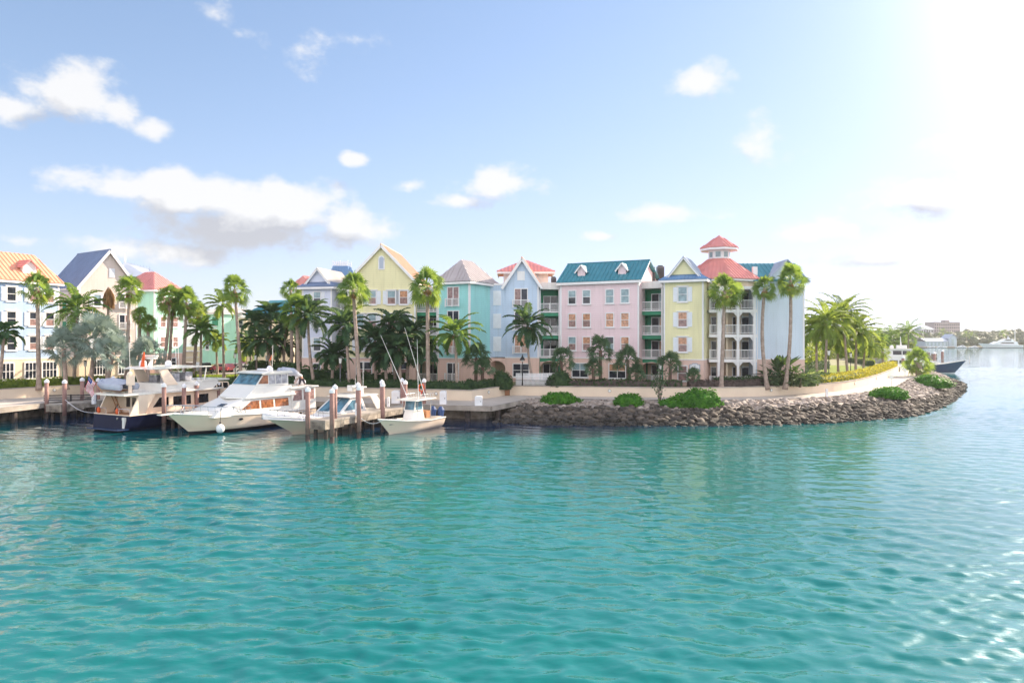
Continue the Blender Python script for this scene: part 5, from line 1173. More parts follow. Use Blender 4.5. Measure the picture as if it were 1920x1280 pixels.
# ------------------------------------------------------------------ boats (local x toward the bow, z up from the waterline)
def lerp(a, b, t): return a + (b - a) * t
class Boat:
    def __init__(s, name, label, stern, heading, L_, beam, cat='boat', group='moored boats'):
        s.L, s.B = L_, beam; s.root = thing(name, label, cat, (stern[0], stern[1], 0), PI / 2 - heading, group)
        s.d = Vector((math.sin(heading), math.cos(heading)))
    def add(s, mb, name, mat, parent=None, smooth=False): return mb.build(name, mat, parent or s.root, smooth)
    def hull(s, sheer, mat, deckmat, boot='boot', rake=2.0, tr=0.0, full=2.6, bootz=.16, chine=.86, rail=None, n=26, tl=None):
        # sheer: list of (t, z); cross sections: keel, boot top, chine, flare, sheer
        def sh(t):
            for (t0, z0), (t1, z1) in zip(sheer, sheer[1:]):
                if t <= t1: return lerp(z0, z1, (t - t0) / (t1 - t0))
            return sheer[-1][1]
        s.sh = sh
        def hb(t): return s.B / 2 * (1 - max(0, (t - .35) / .65) ** full) * (.93 + .07 * min(1, t / .3))
        s.hb = hb; H = MB(); levels = [(-.7, .0), (bootz, .86), (.45, None), (.75, None), (1.0, 1.0)]; rows = []
        for i in range(n + 1):
            t = i / n; row = []
            for j in range(6):
                if j == 0: z, w = -.7, 0
                elif j == 1: z = bootz; w = hb(t) * (chine - .28 * t ** 3)
                else:
                    f = (j - 1) / 4; z = lerp(bootz, sh(t), f); w = hb(t) * lerp(chine - .28 * t ** 3, 1, f ** (.7 + .9 * t))
                zz = max(0, z) / sheer[-1][1]; x = s.L * t + rake * (zz - 1) * max(0, (t - .45) / .55) ** 1.6 + (tr * (1 - z / sh(0)) if t == 0 else 0)
                row.append((x, w, z))
            rows.append(row)
        for side in (1, -1):
            o = len(H.v)
            for row in rows: H.v.extend([(x, y * side, z) for x, y, z in row])
            for i in range(n):
                for j in range(5): H.f.append((o + i * 6 + j, o + (i + 1) * 6 + j, o + (i + 1) * 6 + j + 1, o + i * 6 + j + 1)); H.m.append(1 if j == 0 else 0)
        r = rows[0]; H.mi = 0; H.add([(x, y, z) for x, y, z in r] + [(x, -y, z) for x, y, z in reversed(r)], (tuple(range(12)),))
        ho = s.add(H, 'hull', [mat, boot], None, False)
        for p in ho.data.polygons: p.use_smooth = len(p.vertices) == 4
        D = MB(); inn = .97
        D.v = [(rows[i][5][0], rows[i][5][1] * sg * inn, rows[i][5][2] - .04) for i in range(n + 1) for sg in (1, -1)]
        for i in range(n): D.f.append((2 * i, 2 * i + 1, 2 * i + 3, 2 * i + 2)); D.m.append(0)
        s.add(D, 'deck', deckmat); R = MB()
        for sg in (1, -1): R.tube([(q[5][0], q[5][1] * sg, q[5][2]) for q in rows], .055, 6)
        R.tube([(rows[0][5][0], rows[0][5][1], rows[0][5][2]), (rows[0][5][0], -rows[0][5][1], rows[0][5][2])], .055, 6); s.add(R, 'rub_rail', rail or deckmat); s.rows = rows; return ho
    def house(s, prof, hw, name, mat, inset=.0, parent=None):
        # profile [(x,z)] closed; half width hw at base shrinking by inset per metre of height
        z0 = min(z for _, z in prof); m = MB(); n = len(prof); f = lambda z: hw - inset * (z - z0)
        m.add([(x, f(z), z) for x, z in prof] + [(x, -f(z), z) for x, z in prof], [tuple(range(n)), tuple(reversed(range(n, 2 * n)))] + [(i, i + n, (i + 1) % n + n, (i + 1) % n) for i in range(n)])
        o = s.add(m, name, mat, parent); s.f = f; return o
    def sidewin(s, prof, name='window', mat='boat_glass', parent=None, pr=.018, sides=(1, -1)):
        for sg in sides:
            m = MB(); n = len(prof)
            m.add([(x, sg * (s.f(z) + pr), z) for x, z in prof] + [(x, sg * (s.f(z) - .02), z) for x, z in prof], [tuple(range(n)), tuple(reversed(range(n, 2 * n)))] + [(i, i + n, (i + 1) % n + n, (i + 1) % n) for i in range(n)]); s.add(m, name, mat, parent)
    def slopewin(s, p0, p1, y0, y1, name='windscreen', mat='windshield', parent=None, e=.03, k=1.0):
        # glass on a face through profile points p0 (bottom) and p1 (top), from y0 to y1
        a, b = Vector((p0[0], 0, p0[1])), Vector((p1[0], 0, p1[1])); u = (b - a).normalized(); nn = Vector((u.z, 0, -u.x)); m = MB()
        q = [a + Vector((0, y0, 0)), a + Vector((0, y1, 0)), b + Vector((0, y1 * k, 0)), b + Vector((0, y0 * k, 0))]
        m.add([p + nn * e for p in q] + [p - nn * .02 for p in q], ((0, 1, 2, 3), (7, 6, 5, 4), (0, 4, 5, 1), (1, 5, 6, 2), (2, 6, 7, 3), (3, 7, 4, 0))); s.add(m, name, mat, parent)
    def rail(s, t0, t1, h=.75, n=9, name='bow_rail', close=True, inn=.94):
        R = MB()
        for sg in (1, -1):
            top = []
            for i in range(n):
                t = lerp(t0, t1, i / (n - 1)); k = min(len(s.rows) - 1, int(t * (len(s.rows) - 1))); x, y, z = s.rows[k][5]; y = y * inn * sg
                top.append((x + .06, y, z + h)); R.tube([(x, y, z), (x + .06, y, z + h)], .022, 5)
            R.tube(top, .026, 5); R.tube([(p[0] - .03, p[1], p[2] - h * .5) for p in top], .014, 4)
        s.add(R, name, 'steel')
def dome(mb, x, y, z, r): mb.tube([(x, y, z), (x, y, z + r * .9)], r, 12); mb.ball((x, y, z + r * .9), r, 12, 8); return mb

# --- dark hulled trawler yacht, stern toward the viewer
b = Boat('trawler_yacht', 'large white trawler yacht with navy blue hull, stern toward the viewer', (-36.0, 61.4), math.radians(27), 14.8, 5.5)
b.hull([(0, 1.45), (.5, 1.5), (.8, 2.0), (1, 2.7)], 'navy', 'teak', 'navy_right', 2.2, -.35, rail='gelcream', bootz=.12)
m = MB().slab([(-.95, -2.2), (-.0, -2.4), (-.0, 2.4), (-.95, 2.2)], .2, .3); b.add(m, 'swim_platform', 'navy_right')
m = MB(); m.box(-.28, -.1, -2.2, -1.9, .34, 1.3); b.add(m, 'transom_step', 'gel')
b.house([(1.9, 1.4), (9.6, 1.4), (9.6, 3.2), (1.9, 3.2)], 2.02, 'salon', 'gelcream', .03)
for x0, x1 in ((2.6, 4.2), (4.7, 6.6), (7.0, 8.6)): b.sidewin([(x0, 1.95), (x1, 1.95), (x1, 2.8), (x0 + (.7 if x0 < 3 else 0), 2.8)])
m = MB(); [m.box(1.86, 1.9, y0, y1, 1.9 if y1 - y0 < .8 else 1.95, 2.85) for y0, y1 in ((.25, .75), (-.55, -.05), (-1.75, -.8))]
for y0, y1 in ((.25, .75), (-.6, -.1), (-1.8, -.8)): m = MB().box(1.86, 1.899, y0, y1, 1.95, 2.85); b.add(m, 'aft_window', 'boat_glass')
for sg in (1, -1):
    m = MB().add([(x, sg * y, z) for y in (2.38, 2.24) for x, z in ((.1, 1.4), (1.5, 1.4), (2.6, 3.18), (1.0, 3.18))], ((0, 1, 2, 3), (7, 6, 5, 4), (0, 4, 5, 1), (1, 5, 6, 2), (2, 6, 7, 3), (3, 7, 4, 0))); b.add(m, 'wing_buttress', 'gelcream')
m = MB()
for y in (1.25, 1.75): m.beam((1.75, y, 1.45), (1.0, y, 3.2), .06, .06)
for k in range(6): m.beam((1.75 - .125 * k - .06, 1.25, 1.6 + .29 * k), (1.75 - .125 * k - .06, 1.75, 1.6 + .29 * k), .1, .04)
b.add(m, 'ladder', 'teak')
m = MB().slab([(-.35, -2.3), (-.5, 0), (-.35, 2.3), (9.6, 2.35), (11, 1.7), (11, -1.7), (9.6, -2.35)], 3.2, 3.36); b.add(m, 'boat_deck', 'gel')
b.house([(3.4, 3.362), (9.2, 3.362), (9.9, 3.8), (9.6, 4.2), (3.4, 4.1)], 2.0, 'flybridge', 'gel', .05)
b.house([(8.6, 1.6), (12.6, 1.8), (11.9, 3.19), (8.6, 3.19)], 1.85, 'pilothouse', 'gelcream', .05); 
b.house([(8.0, 3.1), (11.4, 2.9), (11.1, 3.85), (8.0, 4.05)], 1.92, 'wheelhouse', 'gelcream', .03)
for x0, x1 in ((8.9, 9.6), (9.75, 10.3), (10.45, 11.05)): b.sidewin([(x0, 3.22), (x1, 3.2), (x1 - .04, 3.74), (x0, 3.8)])
for y0 in (-1.6, -.5, .6): b.slopewin((11.4, 3.1), (11.13, 3.78), y0, y0 + 1.0, mat='boat_glass')
m = MB().slab([(7.9, -2.05), (7.9, 2.05), (11.2, 1.95), (11.7, 0), (11.2, -1.95)], 4.05, 4.17); b.add(m, 'wheelhouse_roof', 'gel')
for sg in (1, -1):
    m = MB().add([(x, sg * (1.95 - (z - 4.0) * .12) + d, z) for d in (-.08, .08) for x, z in ((3.9, 3.9), (5.2, 3.9), (4.2, 5.4), (3.3, 5.4))], ((0, 1, 2, 3), (7, 6, 5, 4), (0, 4, 5, 1), (1, 5, 6, 2), (2, 6, 7, 3), (3, 7, 4, 0))); b.add(m, 'arch_leg', 'gelcream')
    m = MB().tube([(8.3, sg * 1.75, 4.15), (8.6, sg * 1.7, 5.42)], .06, 6); b.add(m, 'roof_post', 'gel')
m = MB(); pr = [(2.3, 5.42), (9.0, 5.46), (9.0, 5.54), (6, 5.66), (3.0, 5.62)]; m.prism(pr, -1.95, 1.95); b.add(m, 'hardtop', 'gel')
m = MB().box(4.4, 5.9, -1.3, -.5, 4.1, 4.9).box(4.6, 5.8, .3, 1.4, 4.1, 4.75).box(6.6, 7.4, -1.2, 1.3, 4.2, 5.0); b.add(m, 'flybridge_seat', 'clearvinyl')
[b.add(dome(MB(), *q), 'satellite_dome', 'whiteplastic', None, True) for q in ((3.6, .9, 5.62, .33), (4.9, -1.0, 5.62, .3))]
m = MB().tube([(3.6, -.1, 5.6), (3.9, -.1, 6.5)], [.2, .1], 8).box(3.4, 4.0, -.7, .55, 6.35, 6.5).box(3.65, 3.85, -1.05, .85, 6.55, 6.72); b.add(m, 'radar_mast', 'gel')
m = MB().tube([(3.2, .35, 5.62), (3.35, .35, 7.0)], [.2, .05], 6).tube([(3.2, .1, 5.62), (3.3, .2, 6.9)], .04, 5); b.add(m, 'red_mast_flag', 'orange')  # orange cone stands for the red flag on the mast
for q, (x, y, h_) in enumerate(((2.9, 1.75, 2.4), (5.2, -1.75, 2.2), (5.6, -1.6, 2.0))): m = MB().tube([(x, y, 5.5), (x - .1, y, 5.5 + h_)], .022, 5); b.add(m, 'antenna', 'gel')
b.rail(.72, 1.0, .8, 8)
m = MB(); z = 1.47
for sg in (1, -1): m.tube([(.05, sg * 2.45, 1.45), (.05, sg * 2.45, 2.0), (.05, sg * .9, 2.0), (.05, sg * .9, 1.45)], .025, 5, False)
b.add(m, 'stern_rail', 'steel')
for y in (-1.0, -1.7): m = MB().tube([(-.16, y, 1.15), (-.02, y, 1.15)], .11, 12); b.add(m, 'hawse_ring', 'steel')
ny = b.root
def on_boat(bt, x, y, z): return Vector((bt.location.x + math.cos(bt.rotation_euler.z) * x - math.sin(bt.rotation_euler.z) * y, bt.location.y + math.sin(bt.rotation_euler.z) * x + math.cos(bt.rotation_euler.z) * y, z))
# dinghy carried athwart on the boat deck, bow to port
t = thing('dinghy', 'grey covered inflatable dinghy carried on the upper deck of the navy yacht', 'dinghy', on_boat(ny, 1.0, -.75, 3.4), ny.rotation_euler.z + PI / 2); t.scale = (1.05, 1.1, 1.2)
m = MB()
for sg in (1, -1): m.tube([(-.1, sg * .72, .42), (2.2, sg * .72, .46), (3.0, sg * .5, .6), (3.55, 0, .78)], [.26, .27, .24, .2], 10)
m.build('tube', 'rubber', t, True); m = MB().add([(-.05, -.55, .15), (2.6, -.5, .15), (3.2, 0, .45), (2.6, .5, .15), (-.05, .55, .15), (1.2, 0, -.02)], ((0, 1, 5), (1, 2, 5), (2, 3, 5), (3, 4, 5), (4, 0, 5), (4, 3, 2, 1, 0))); m.build('keel', 'teak', t)
m = MB(); secs = [(-.05, .80, .62), (.9, .86, .95), (2.0, .82, 1.0), (2.9, .55, .95), (3.55, .1, .82)]
for i, (x, w, h_) in enumerate(secs): m.v += [(x, -w, .5), (x, -w * .6, h_ * .97), (x, 0, h_ + .05), (x, w * .6, h_ * .97), (x, w, .5)]
for i in range(4):
    for j in range(4): m.f.append((i * 5 + j, i * 5 + j + 1, i * 5 + j + 6, i * 5 + j + 5)); m.m.append(0)
m.build('cover', 'rubber', t, True, fix=False); m = MB().box(-.55, -.1, -.28, .2, .55, 1.3).box(-.42, -.22, -.1, .1, -.02, .56).ball((-.3, .0, 1.35), .24, 10, 6); m.build('outboard', 'gelcream', t)
# ensign on its staff
c = on_boat(ny, -.25, 1.1, 3.36)
t = thing('ensign', 'US flag on a slanting staff at the yacht stern', 'flag', c, ny.rotation_euler.z); MB().tube([(.1, 0, .0), (-.75, .75, 1.75)], .03, 6).build('staff', 'teak', t)
# cloth hanging from the staff in folds: 13 stripes and a canton
def cloth(u, v):       # u 0..1 along hoist (down the staff), v 0..1 along fly (hanging)
    p = Vector((-.72, .72, 1.68)).lerp(Vector((-.33, .35, .9)), u); return p + Vector((.06 * math.sin(v * 7 + u * 3) - .12 * v, .28 * v + .07 * math.sin(v * 9 + u * 4), -1.45 * v * (1 - .12 * u)))
m = MB(); nv = 14
for i in range(13):
    for j in range(nv):
        u0, u1, v0, v1 = i / 13, (i + 1) / 13, j / nv, (j + 1) / nv; m.mi = 2 if i < 7 and j < 5 else i % 2
        m.quad(cloth(u0, v0), cloth(u1, v0), cloth(u1, v1), cloth(u0, v1))
m.build('flag', [paint('flag red', (.55, .04, .08), rough=.9), paint('flag white', (.78, .76, .78), rough=.9), paint('flag blue', (.03, .05, .22), rough=.9)], t, True, fix=False)
m = MB()
for i in range(3):
    for j in range(3):
        p = cloth((i + .8) / 8, (j + .8) / 12); m.ball(p, .028, 5, 4)
m.build('stars', 'whiteplastic', t)
for y, lab, mt in ((1.95, 'red and green buoy bundle hanging at the left of the yacht cockpit', 'orange'), (-.75, 'orange buoy on the yacht stern rail', 'orange')):
    t = thing('buoy', lab, 'buoy', on_boat(ny, .02, y, 1.5), 0, 'orange buoys on the yacht'); MB().tube([(0, 0, 0), (0, 0, .1), (0, 0, .45), (0, 0, .55)], [.05, .16, .14, .03], 10).build('float', mt, t, True); MB().tube([(0, 0, .5), (0, 0, .75)], .02, 5).build('line', 'steel', t)

# --- white cabin cruiser, bow toward the viewer
PH = math.radians(30) + PI
b = Boat('cabin_cruiser', 'big white cabin cruiser with flybridge windscreen, bow toward the viewer', (-21.5, 69.6), PH, 14.6, 4.6)
b.hull([(0, 1.35), (.4, 1.35), (.75, 1.6), (1, 2.0)], 'gelcream', 'gel', 'boot', 2.3, .0, rail='gel', bootz=.3, chine=.96)
b.house([(3.0, 1.25), (11.6, 1.45), (10.9, 1.95), (8.3, 2.85), (3.0, 2.85)], 1.95, 'cabin', 'gel', .12)
for pr in ([(3.3, 1.85), (4.9, 1.85), (4.9, 2.6), (3.3, 2.6)], [(5.1, 1.85), (6.5, 1.85), (6.5, 2.6), (5.1, 2.6)], [(6.7, 1.85), (8.7, 1.9), (7.6, 2.58), (6.7, 2.6)]): b.sidewin(pr, mat='brownshade')
b.slopewin((10.0, 2.265), (9.5, 2.44), .25, 1.0, 'deck_hatch', 'boat_glass', e=.03)
b.house([(2.9, 2.852), (8.3, 2.852), (7.0, 3.95), (2.9, 3.75)], 1.9, 'flybridge', 'gel', .1)
m = MB().slab([(2.6, -2.1), (2.6, 2.1), (8.2, 1.95), (8.9, 0), (8.2, -1.95)], 2.84, 2.97); b.add(m, 'flybridge_brow', 'gel')
b.house([(3.2, 3.8), (6.95, 3.96), (6.1, 4.95), (3.2, 4.95)], 1.72, 'flybridge_enclosure', 'gel', .06)
f_enc = b.f
for y0, y1 in ((-1.6, -.56), (-.5, .5), (.56, 1.6)): b.slopewin((6.92, 4.02), (6.13, 4.9), y0, y1, 'windscreen', 'windshield', e=.035, k=.96)
b.f = f_enc
for x0, x1 in ((3.3, 3.95), (4.02, 4.7), (4.78, 5.5)): b.sidewin([(x0, 4.0), (x1, 4.0), (x1, 4.85), (x0, 4.85)], 'clear_curtain', 'clearvinyl')
b.sidewin([(5.6, 4.05), (6.75, 4.1), (6.1, 4.85), (5.6, 4.85)], 'side_screen', 'brownshade')
m = MB(); m.prism([(2.7, 4.95), (6.4, 4.97), (6.5, 5.05), (5.5, 5.2), (2.9, 5.16)], -1.85, 1.85); b.add(m, 'hardtop', 'gel')
m = MB(); dome(m, 4.6, .9, 5.15, .22); dome(m, 3.5, -.6, 5.15, .25); m.box(5.0, 5.3, -.2, 1.0, 5.25, 5.42); b.add(m, 'radar_dome', 'whiteplastic', None, True)
m = MB(); m.tube([(3.2, .9, 5.2), (1.9, .9, 5.0), (1.3, .9, 4.7)], [.32, .36, .25], 10); m.tube([(3.2, .4, 5.15), (1.6, .4, 4.85)], [.3, .32], 10); b.add(m, 'rolled_bimini', 'rubber', None, True)
b.house([(-.05, 1.3), (3.0, 1.3), (3.0, 3.45), (-.05, 3.45)], 2.05, 'aft_cabin', 'gel', .05)
for x0, x1 in ((.15, .75), (.85, 1.5), (1.75, 2.9)): b.sidewin([(x0, 2.25), (x1, 2.25), (x1 - (.0 if x1 < 2.5 else .35), 3.25), (x0, 3.25)], 'aft_window', 'glass_brown')
m = MB().slab([(-.25, -2.2), (-.25, 2.2), (3.2, 2.15), (3.2, -2.15)], 3.452, 3.58); b.add(m, 'aft_roof', 'gel')
for px_ in (.8, 1.62): m = MB().box(px_ - .05, px_ + .05, -2.06, -1.96, 1.4, 3.44); b.add(m, 'roof_stanchion', 'gel')
b.rail(.55, 1.0, .72, 12); m = MB().box(14.2, 15.3, -.28, .28, 1.93, 2.02); b.add(m, 'bow_pulpit', 'gel')
m = MB().box(11.2, 12.6, -.7, .7, 1.66, 1.95); b.add(m, 'deck_locker', 'gel')
for x in (1.1, 2.2): m = MB().tube([(x, 2.27, 1.0), (x, 2.36, 1.0)], .1, 10); b.add(m, 'porthole', 'boat_glass')
for sg in (1, -1):
    k = 16; x, y, z = b.rows[k][4]; m = MB().ball((x, y * sg, z - .1), .17, 10, 6, (1.5, .35, .6)); b.add(m, 'hull_port', 'boat_glass')
m = MB().tube([(2.4, -1.5, 5.1), (2.3, -1.5, 7.6)], .025, 5); b.add(m, 'antenna', 'gel')
wc = b.root; k = 19; x, y, z = b.rows[k][4]
c = at(413, 800, 58.9); t = thing('mooring_fender', 'white ball fender hanging on the bow of the white cruiser', 'fender', c); MB().ball((0, 0, -.15), .36, 14, 10, (1, 1, 1.1)).build('ball', 'whiteplastic', t, True); MB().tube([(0, 0, .28), (0, 0, .45)], [.1, .06], 8).build('neck', 'black', t); MB().tube([(0, 0, .42), (.02, .1, 1.6)], .025, 5).build('line', 'black', t)
c = on_boat(wc, 2.45, -1.5, 6.3); t = thing('pennant', 'small red pennant on the white cruiser antenna', 'flag', c); MB().add([(0, 0, .35), (-.05, 0, -.1), (-.28, .02, -.3), (-.1, .03, .1), (0, .02, .35), (-.05, .02, -.1), (-.28, .04, -.3), (-.1, .05, .1)], ((0, 1, 2, 3), (7, 6, 5, 4), (0, 4, 5, 1), (1, 5, 6, 2), (2, 6, 7, 3), (3, 7, 4, 0))).build('cloth', 'orange', t)
t = thing('kayak_roll', 'white rolled liferaft canister on the cruiser aft roof', 'canister', on_boat(wc, .35, .2, 3.58), wc.rotation_euler.z); MB().tube([(0, -.55, .28), (0, .55, .28)], .27, 12).build('canister', 'canvas', t, True); MB().box(-.2, .2, -.45, -.35, 0, .1).box(-.2, .2, .35, .45, 0, .1).build('cradle', 'steel', t)

# --- express cruiser with tarpaulin over the foredeck
PH = math.radians(32) + PI
b = Boat('express_cruiser', 'white express cruiser with tarpaulin over its foredeck and blue windscreen', (-13.7, 67.3), PH, 13.0, 3.9)
b.hull([(0, 1.15), (.5, 1.2), (.8, 1.5), (1, 1.85)], 'gelcream', 'gel', 'gelcream', 3.4, .0, rail='gel', bootz=.2, chine=.8, full=2.2)
m = MB(); rg = random.Random(2); nx_, ny_ = 26, 12
for i in range(nx_ + 1):
    t_ = lerp(.44, 1.005, i / nx_); k = min(26, t_ * 26); k0 = int(k); f_ = k - k0; r0, r1 = b.rows[min(26, k0)][5], b.rows[min(26, k0 + 1)][5]; X_, W_, Z_ = [lerp(a_, c_, f_) for a_, c_ in zip(r0, r1)]
    for j in range(ny_ + 1):
        s_ = -1 + 2 * j / ny_; z = Z_ + .02 + .42 * (1 - abs(s_) ** 2.5) * math.sin(PI * min(1, .25 + (1 - i / nx_))) + .10 * mnoise.noise(Vector((X_ * 1.2, s_ * 2.5, 1))) + .05 * mnoise.noise(Vector((X_ * 3, s_ * 6, 4))); m.v.append((X_ + .02, s_ * (W_ + .06), z if abs(s_) < .999 else Z_ - .22))
for i in range(nx_):
    for j in range(ny_): m.f.append((i * (ny_ + 1) + j, i * (ny_ + 1) + j + 1, (i + 1) * (ny_ + 1) + j + 1, (i + 1) * (ny_ + 1) + j)); m.m.append(0)
b.add(m, 'foredeck_cover', 'canvas', None, True)
b.house([(.6, 1.05), (6.4, 1.15), (5.6, 1.55), (4.6, 1.62), (.6, 1.5)], 1.72, 'cockpit_coaming', 'gel', .1)
b.house([(2.6, 1.58), (5.9, 1.5), (4.2, 2.75), (2.9, 2.78)], 1.62, 'windscreen_frame', 'gel', .22); ff = b.f
for y0, y1 in ((-1.35, -.06), (.06, 1.35)): b.slopewin((5.75, 1.6), (4.27, 2.7), y0, y1, 'windscreen', 'windshield', e=.035, k=.85)
b.f = ff; b.sidewin([(3.0, 1.75), (5.35, 1.72), (4.2, 2.6), (3.1, 2.62)], 'side_screen', 'windshield')
m = MB(); m.prism([(.8, 2.88), (4.6, 2.82), (4.7, 2.88), (3.5, 3.02), (1.0, 3.0)], -1.5, 1.5); b.add(m, 'hardtop', 'gel')
for sg in (1, -1):
    m = MB().add([(x, sg * y, z) for y in (1.6, 1.48) for x, z in ((-.4, 1.2), (.9, 1.2), (2.0, 2.86), (1.2, 2.86))], ((0, 1, 2, 3), (7, 6, 5, 4), (0, 4, 5, 1), (1, 5, 6, 2), (2, 6, 7, 3), (3, 7, 4, 0))); b.add(m, 'arch_leg', 'gel')
m = MB().box(1.4, 2.2, -.9, .5, 3.55, 3.68).box(1.5, 2.1, -.2, .2, 3.0, 3.55).box(1.3, 2.2, -1.3, -.65, 3.2, 3.75); b.add(m, 'radar', 'gel')
m = MB().tube([(2.6, 1.2, 3.0), (2.6, 1.2, 6.2)], .025, 5).tube([(1.2, -1.2, 3.0), (1.2, -1.2, 4.4)], .025, 5); b.add(m, 'antenna', 'gel')
b.rail(.62, .99, .6, 9)
# --- open fishing boat
PH = math.radians(27) + PI
b = Boat('fishing_boat', 'small white open fishing boat with T top and long outriggers', (-7.4, 65.3), PH, 8.6, 2.7)
b.hull([(0, .85), (.3, .85), (.7, 1.1), (1, 1.45)], 'gelcream', 'gel', 'gelcream', 1.6, .0, rail='gel', bootz=.12, chine=.78, full=2.3)
m = MB().slab([(.3, -.95), (.3, .95), (5.4, .95), (7.4, .35), (7.4, -.35), (5.4, -.95)], .86, .95); b.add(m, 'cockpit_sole', 'concrete')
b.house([(2.5, .9), (4.4, .9), (4.1, 1.75), (2.7, 1.75)], .55, 'console', 'gel', .05)
b.house([(2.8, 1.75), (4.15, 1.75), (3.9, 2.7), (2.9, 2.7)], .6, 'console_screen', 'gel', .05); b.sidewin([(2.95, 1.85), (3.95, 1.85), (3.8, 2.6), (3.0, 2.6)], 'side_screen', 'windshield'); b.slopewin((4.13, 1.85), (3.93, 2.62), -.48, .48, 'windscreen', 'windshield', e=.02)
m = MB(); m.prism([(1.4, 2.72), (4.7, 2.7), (4.7, 2.78), (3, 2.86), (1.5, 2.83)], -1.15, 1.15); b.add(m, 'hardtop', 'gel')
m = MB(); [m.tube([(x, sg * .75, .9), (x + .1, sg * .85, 2.72)], .035, 6) for x in (1.8, 3.9) for sg in (1, -1)]; b.add(m, 'top_frame', 'steel')
m = MB().box(1.6, 2.2, -.55, .55, .9, 1.6); b.add(m, 'leaning_post', 'teak')
m = MB(); [m.tube([(1.5 + .4 * i, y, 2.85), (1.5 + .4 * i, y, 3.25)], .02, 5) for i in range(6) for y in (-.8, .8)]; m.tube([(1.4, -.8, 3.2), (3.6, -.8, 3.2)], .02, 5).tube([(1.4, .8, 3.2), (3.6, .8, 3.2)], .02, 5); b.add(m, 'rod_rack', 'steel')
for y in (-.45, .45):
    m = MB(); m.tube([(-.35, y, .75), (-.42, y, 1.45), (-.38, y, 1.75)], [.26, .33, .16], 10).box(-.48, -.22, y - .1, y + .1, -.4, .76); b.add(m, 'outboard_motor', 'bluecover', None)
for p0, p1 in (((2.9, -1.0, 2.7), (2.6, -4.4, 8.6)), ((2.9, 1.0, 2.7), (3.6, -.9, 9.3)), ((3.4, .5, 2.8), (3.4, .35, 8.2))): m = MB().tube([p0, p1], [.04, .015], 5); b.add(m, 'outrigger', 'gel')

# --- blue hulled motor yacht beyond the point
b = Boat('motor_yacht', 'white motor yacht with blue hull moored beyond the point, bow to the right', (89.8, 164.5), math.atan2(15.1, -7), 16.6, 5.0)
b.hull([(0, 1.5), (.45, 1.7), (.75, 2.3), (1, 3.1)], 'navy_right', 'gel', 'farwhite', 2.4, .0, rail='gel', bootz=.2)
b.house([(.4, 1.5), (8.6, 1.7), (7.9, 3.9), (.4, 3.9)], 2.2, 'main_cabin', 'gel', .03)
for x0, x1 in ((.9, 2.6), (2.9, 5.0), (5.6, 7.0)): b.sidewin([(x0, 2.2), (x1, 2.2), (x1, 2.95), (x0, 2.95)], mat='boat_glass')
b.house([(-.2, 3.902), (8.4, 3.902), (6.6, 5.5), (-.2, 5.5)], 2.0, 'upper_cabin', 'gel', .05)
for x0, x1, e in ((1.6, 3.4, 0), (3.6, 5.2, 0), (5.5, 7.3, .9)): b.sidewin([(x0, 4.25), (x1, 4.25), (x1 - e, 5.2), (x0, 5.2)])
for y0 in (-1.5, -.5, .5): b.slopewin((8.2, 4.1), (6.75, 5.4), y0, y0 + .92, mat='boat_glass')
m = MB(); m.prism([(-1.6, 5.5), (7.0, 5.5), (7.0, 5.6), (0, 5.7), (-1.6, 5.65)], -2.15, 2.15); b.add(m, 'hardtop', 'gel')
m = MB(); dome(m, 1.5, .6, 5.65, .45); m.box(2.4, 4.6, -.9, .9, 5.68, 6.5).tube([(3.4, 0, 6.4), (3.3, 0, 8.6)], [.2, .05], 6); b.add(m, 'radar_mast', 'gel')
m = MB().prism([(9.0, 1.9), (12.0, 2.1), (10.6, 2.75), (9.2, 2.9)], -1.4, 1.4); b.add(m, 'trunk_cabin', 'gel'); b.rail(.5, 1.0, .85, 12)
m = MB().box(16.0, 17.6, -.3, .3, 3.0, 3.1).tube([(17.2, 0, 2.2), (17.2, 0, 4.1)], .08, 6).tube([(17.5, -.4, 2.5), (17.5, .4, 2.5)], .1, 6); b.add(m, 'anchor_pulpit', 'steel')
for px, py, Y, lab in ((1752, 660, 168, 'dark pile left of the pair behind the blue yacht foredeck'), (1767, 656, 168, 'dark pile right of the pair behind the blue yacht foredeck'), (1693, 668, 150, 'dark pile before the blue yacht cabin')):
    piling(px, py, Y, lab, r=.3, mat='piling')
t = thing('boarding_steps', 'white boarding steps at the end of the walkway by the blue yacht', 'steps', (pxx(1696, 140), 141.5, PZ), .3); b_ = MB(); [b_.box(-1.6, 1.6, .5 * k, .5 * k + .48, .0, .35 * (k + 1)) for k in range(3)]; b_.build('treads', 'trim', t); MB().tube([(-1.7, 0, 0), (-1.7, 0, 1.2), (-1.7, 1.5, 2.0), (-1.7, 1.5, 0)], .04, 6, False).build('handrail', 'steel', t)
t = thing('crate_stack', 'stack of brown weathered crates on the far dock behind the blue yacht', 'crates', (pxx(1738, 172), 172, 1.2)); b_ = MB(); [b_.box(-2.2 + k * .9, -1.4 + k * .9, -.6, .6, 0, 2.6 + .4 * (k % 3)) for k in range(5)]; b_.build('boards', 'pierside', t); MB().box(-2.6, 2.6, -.9, .9, -2.5, -.01).build('dock_block', 'pilingold', t)

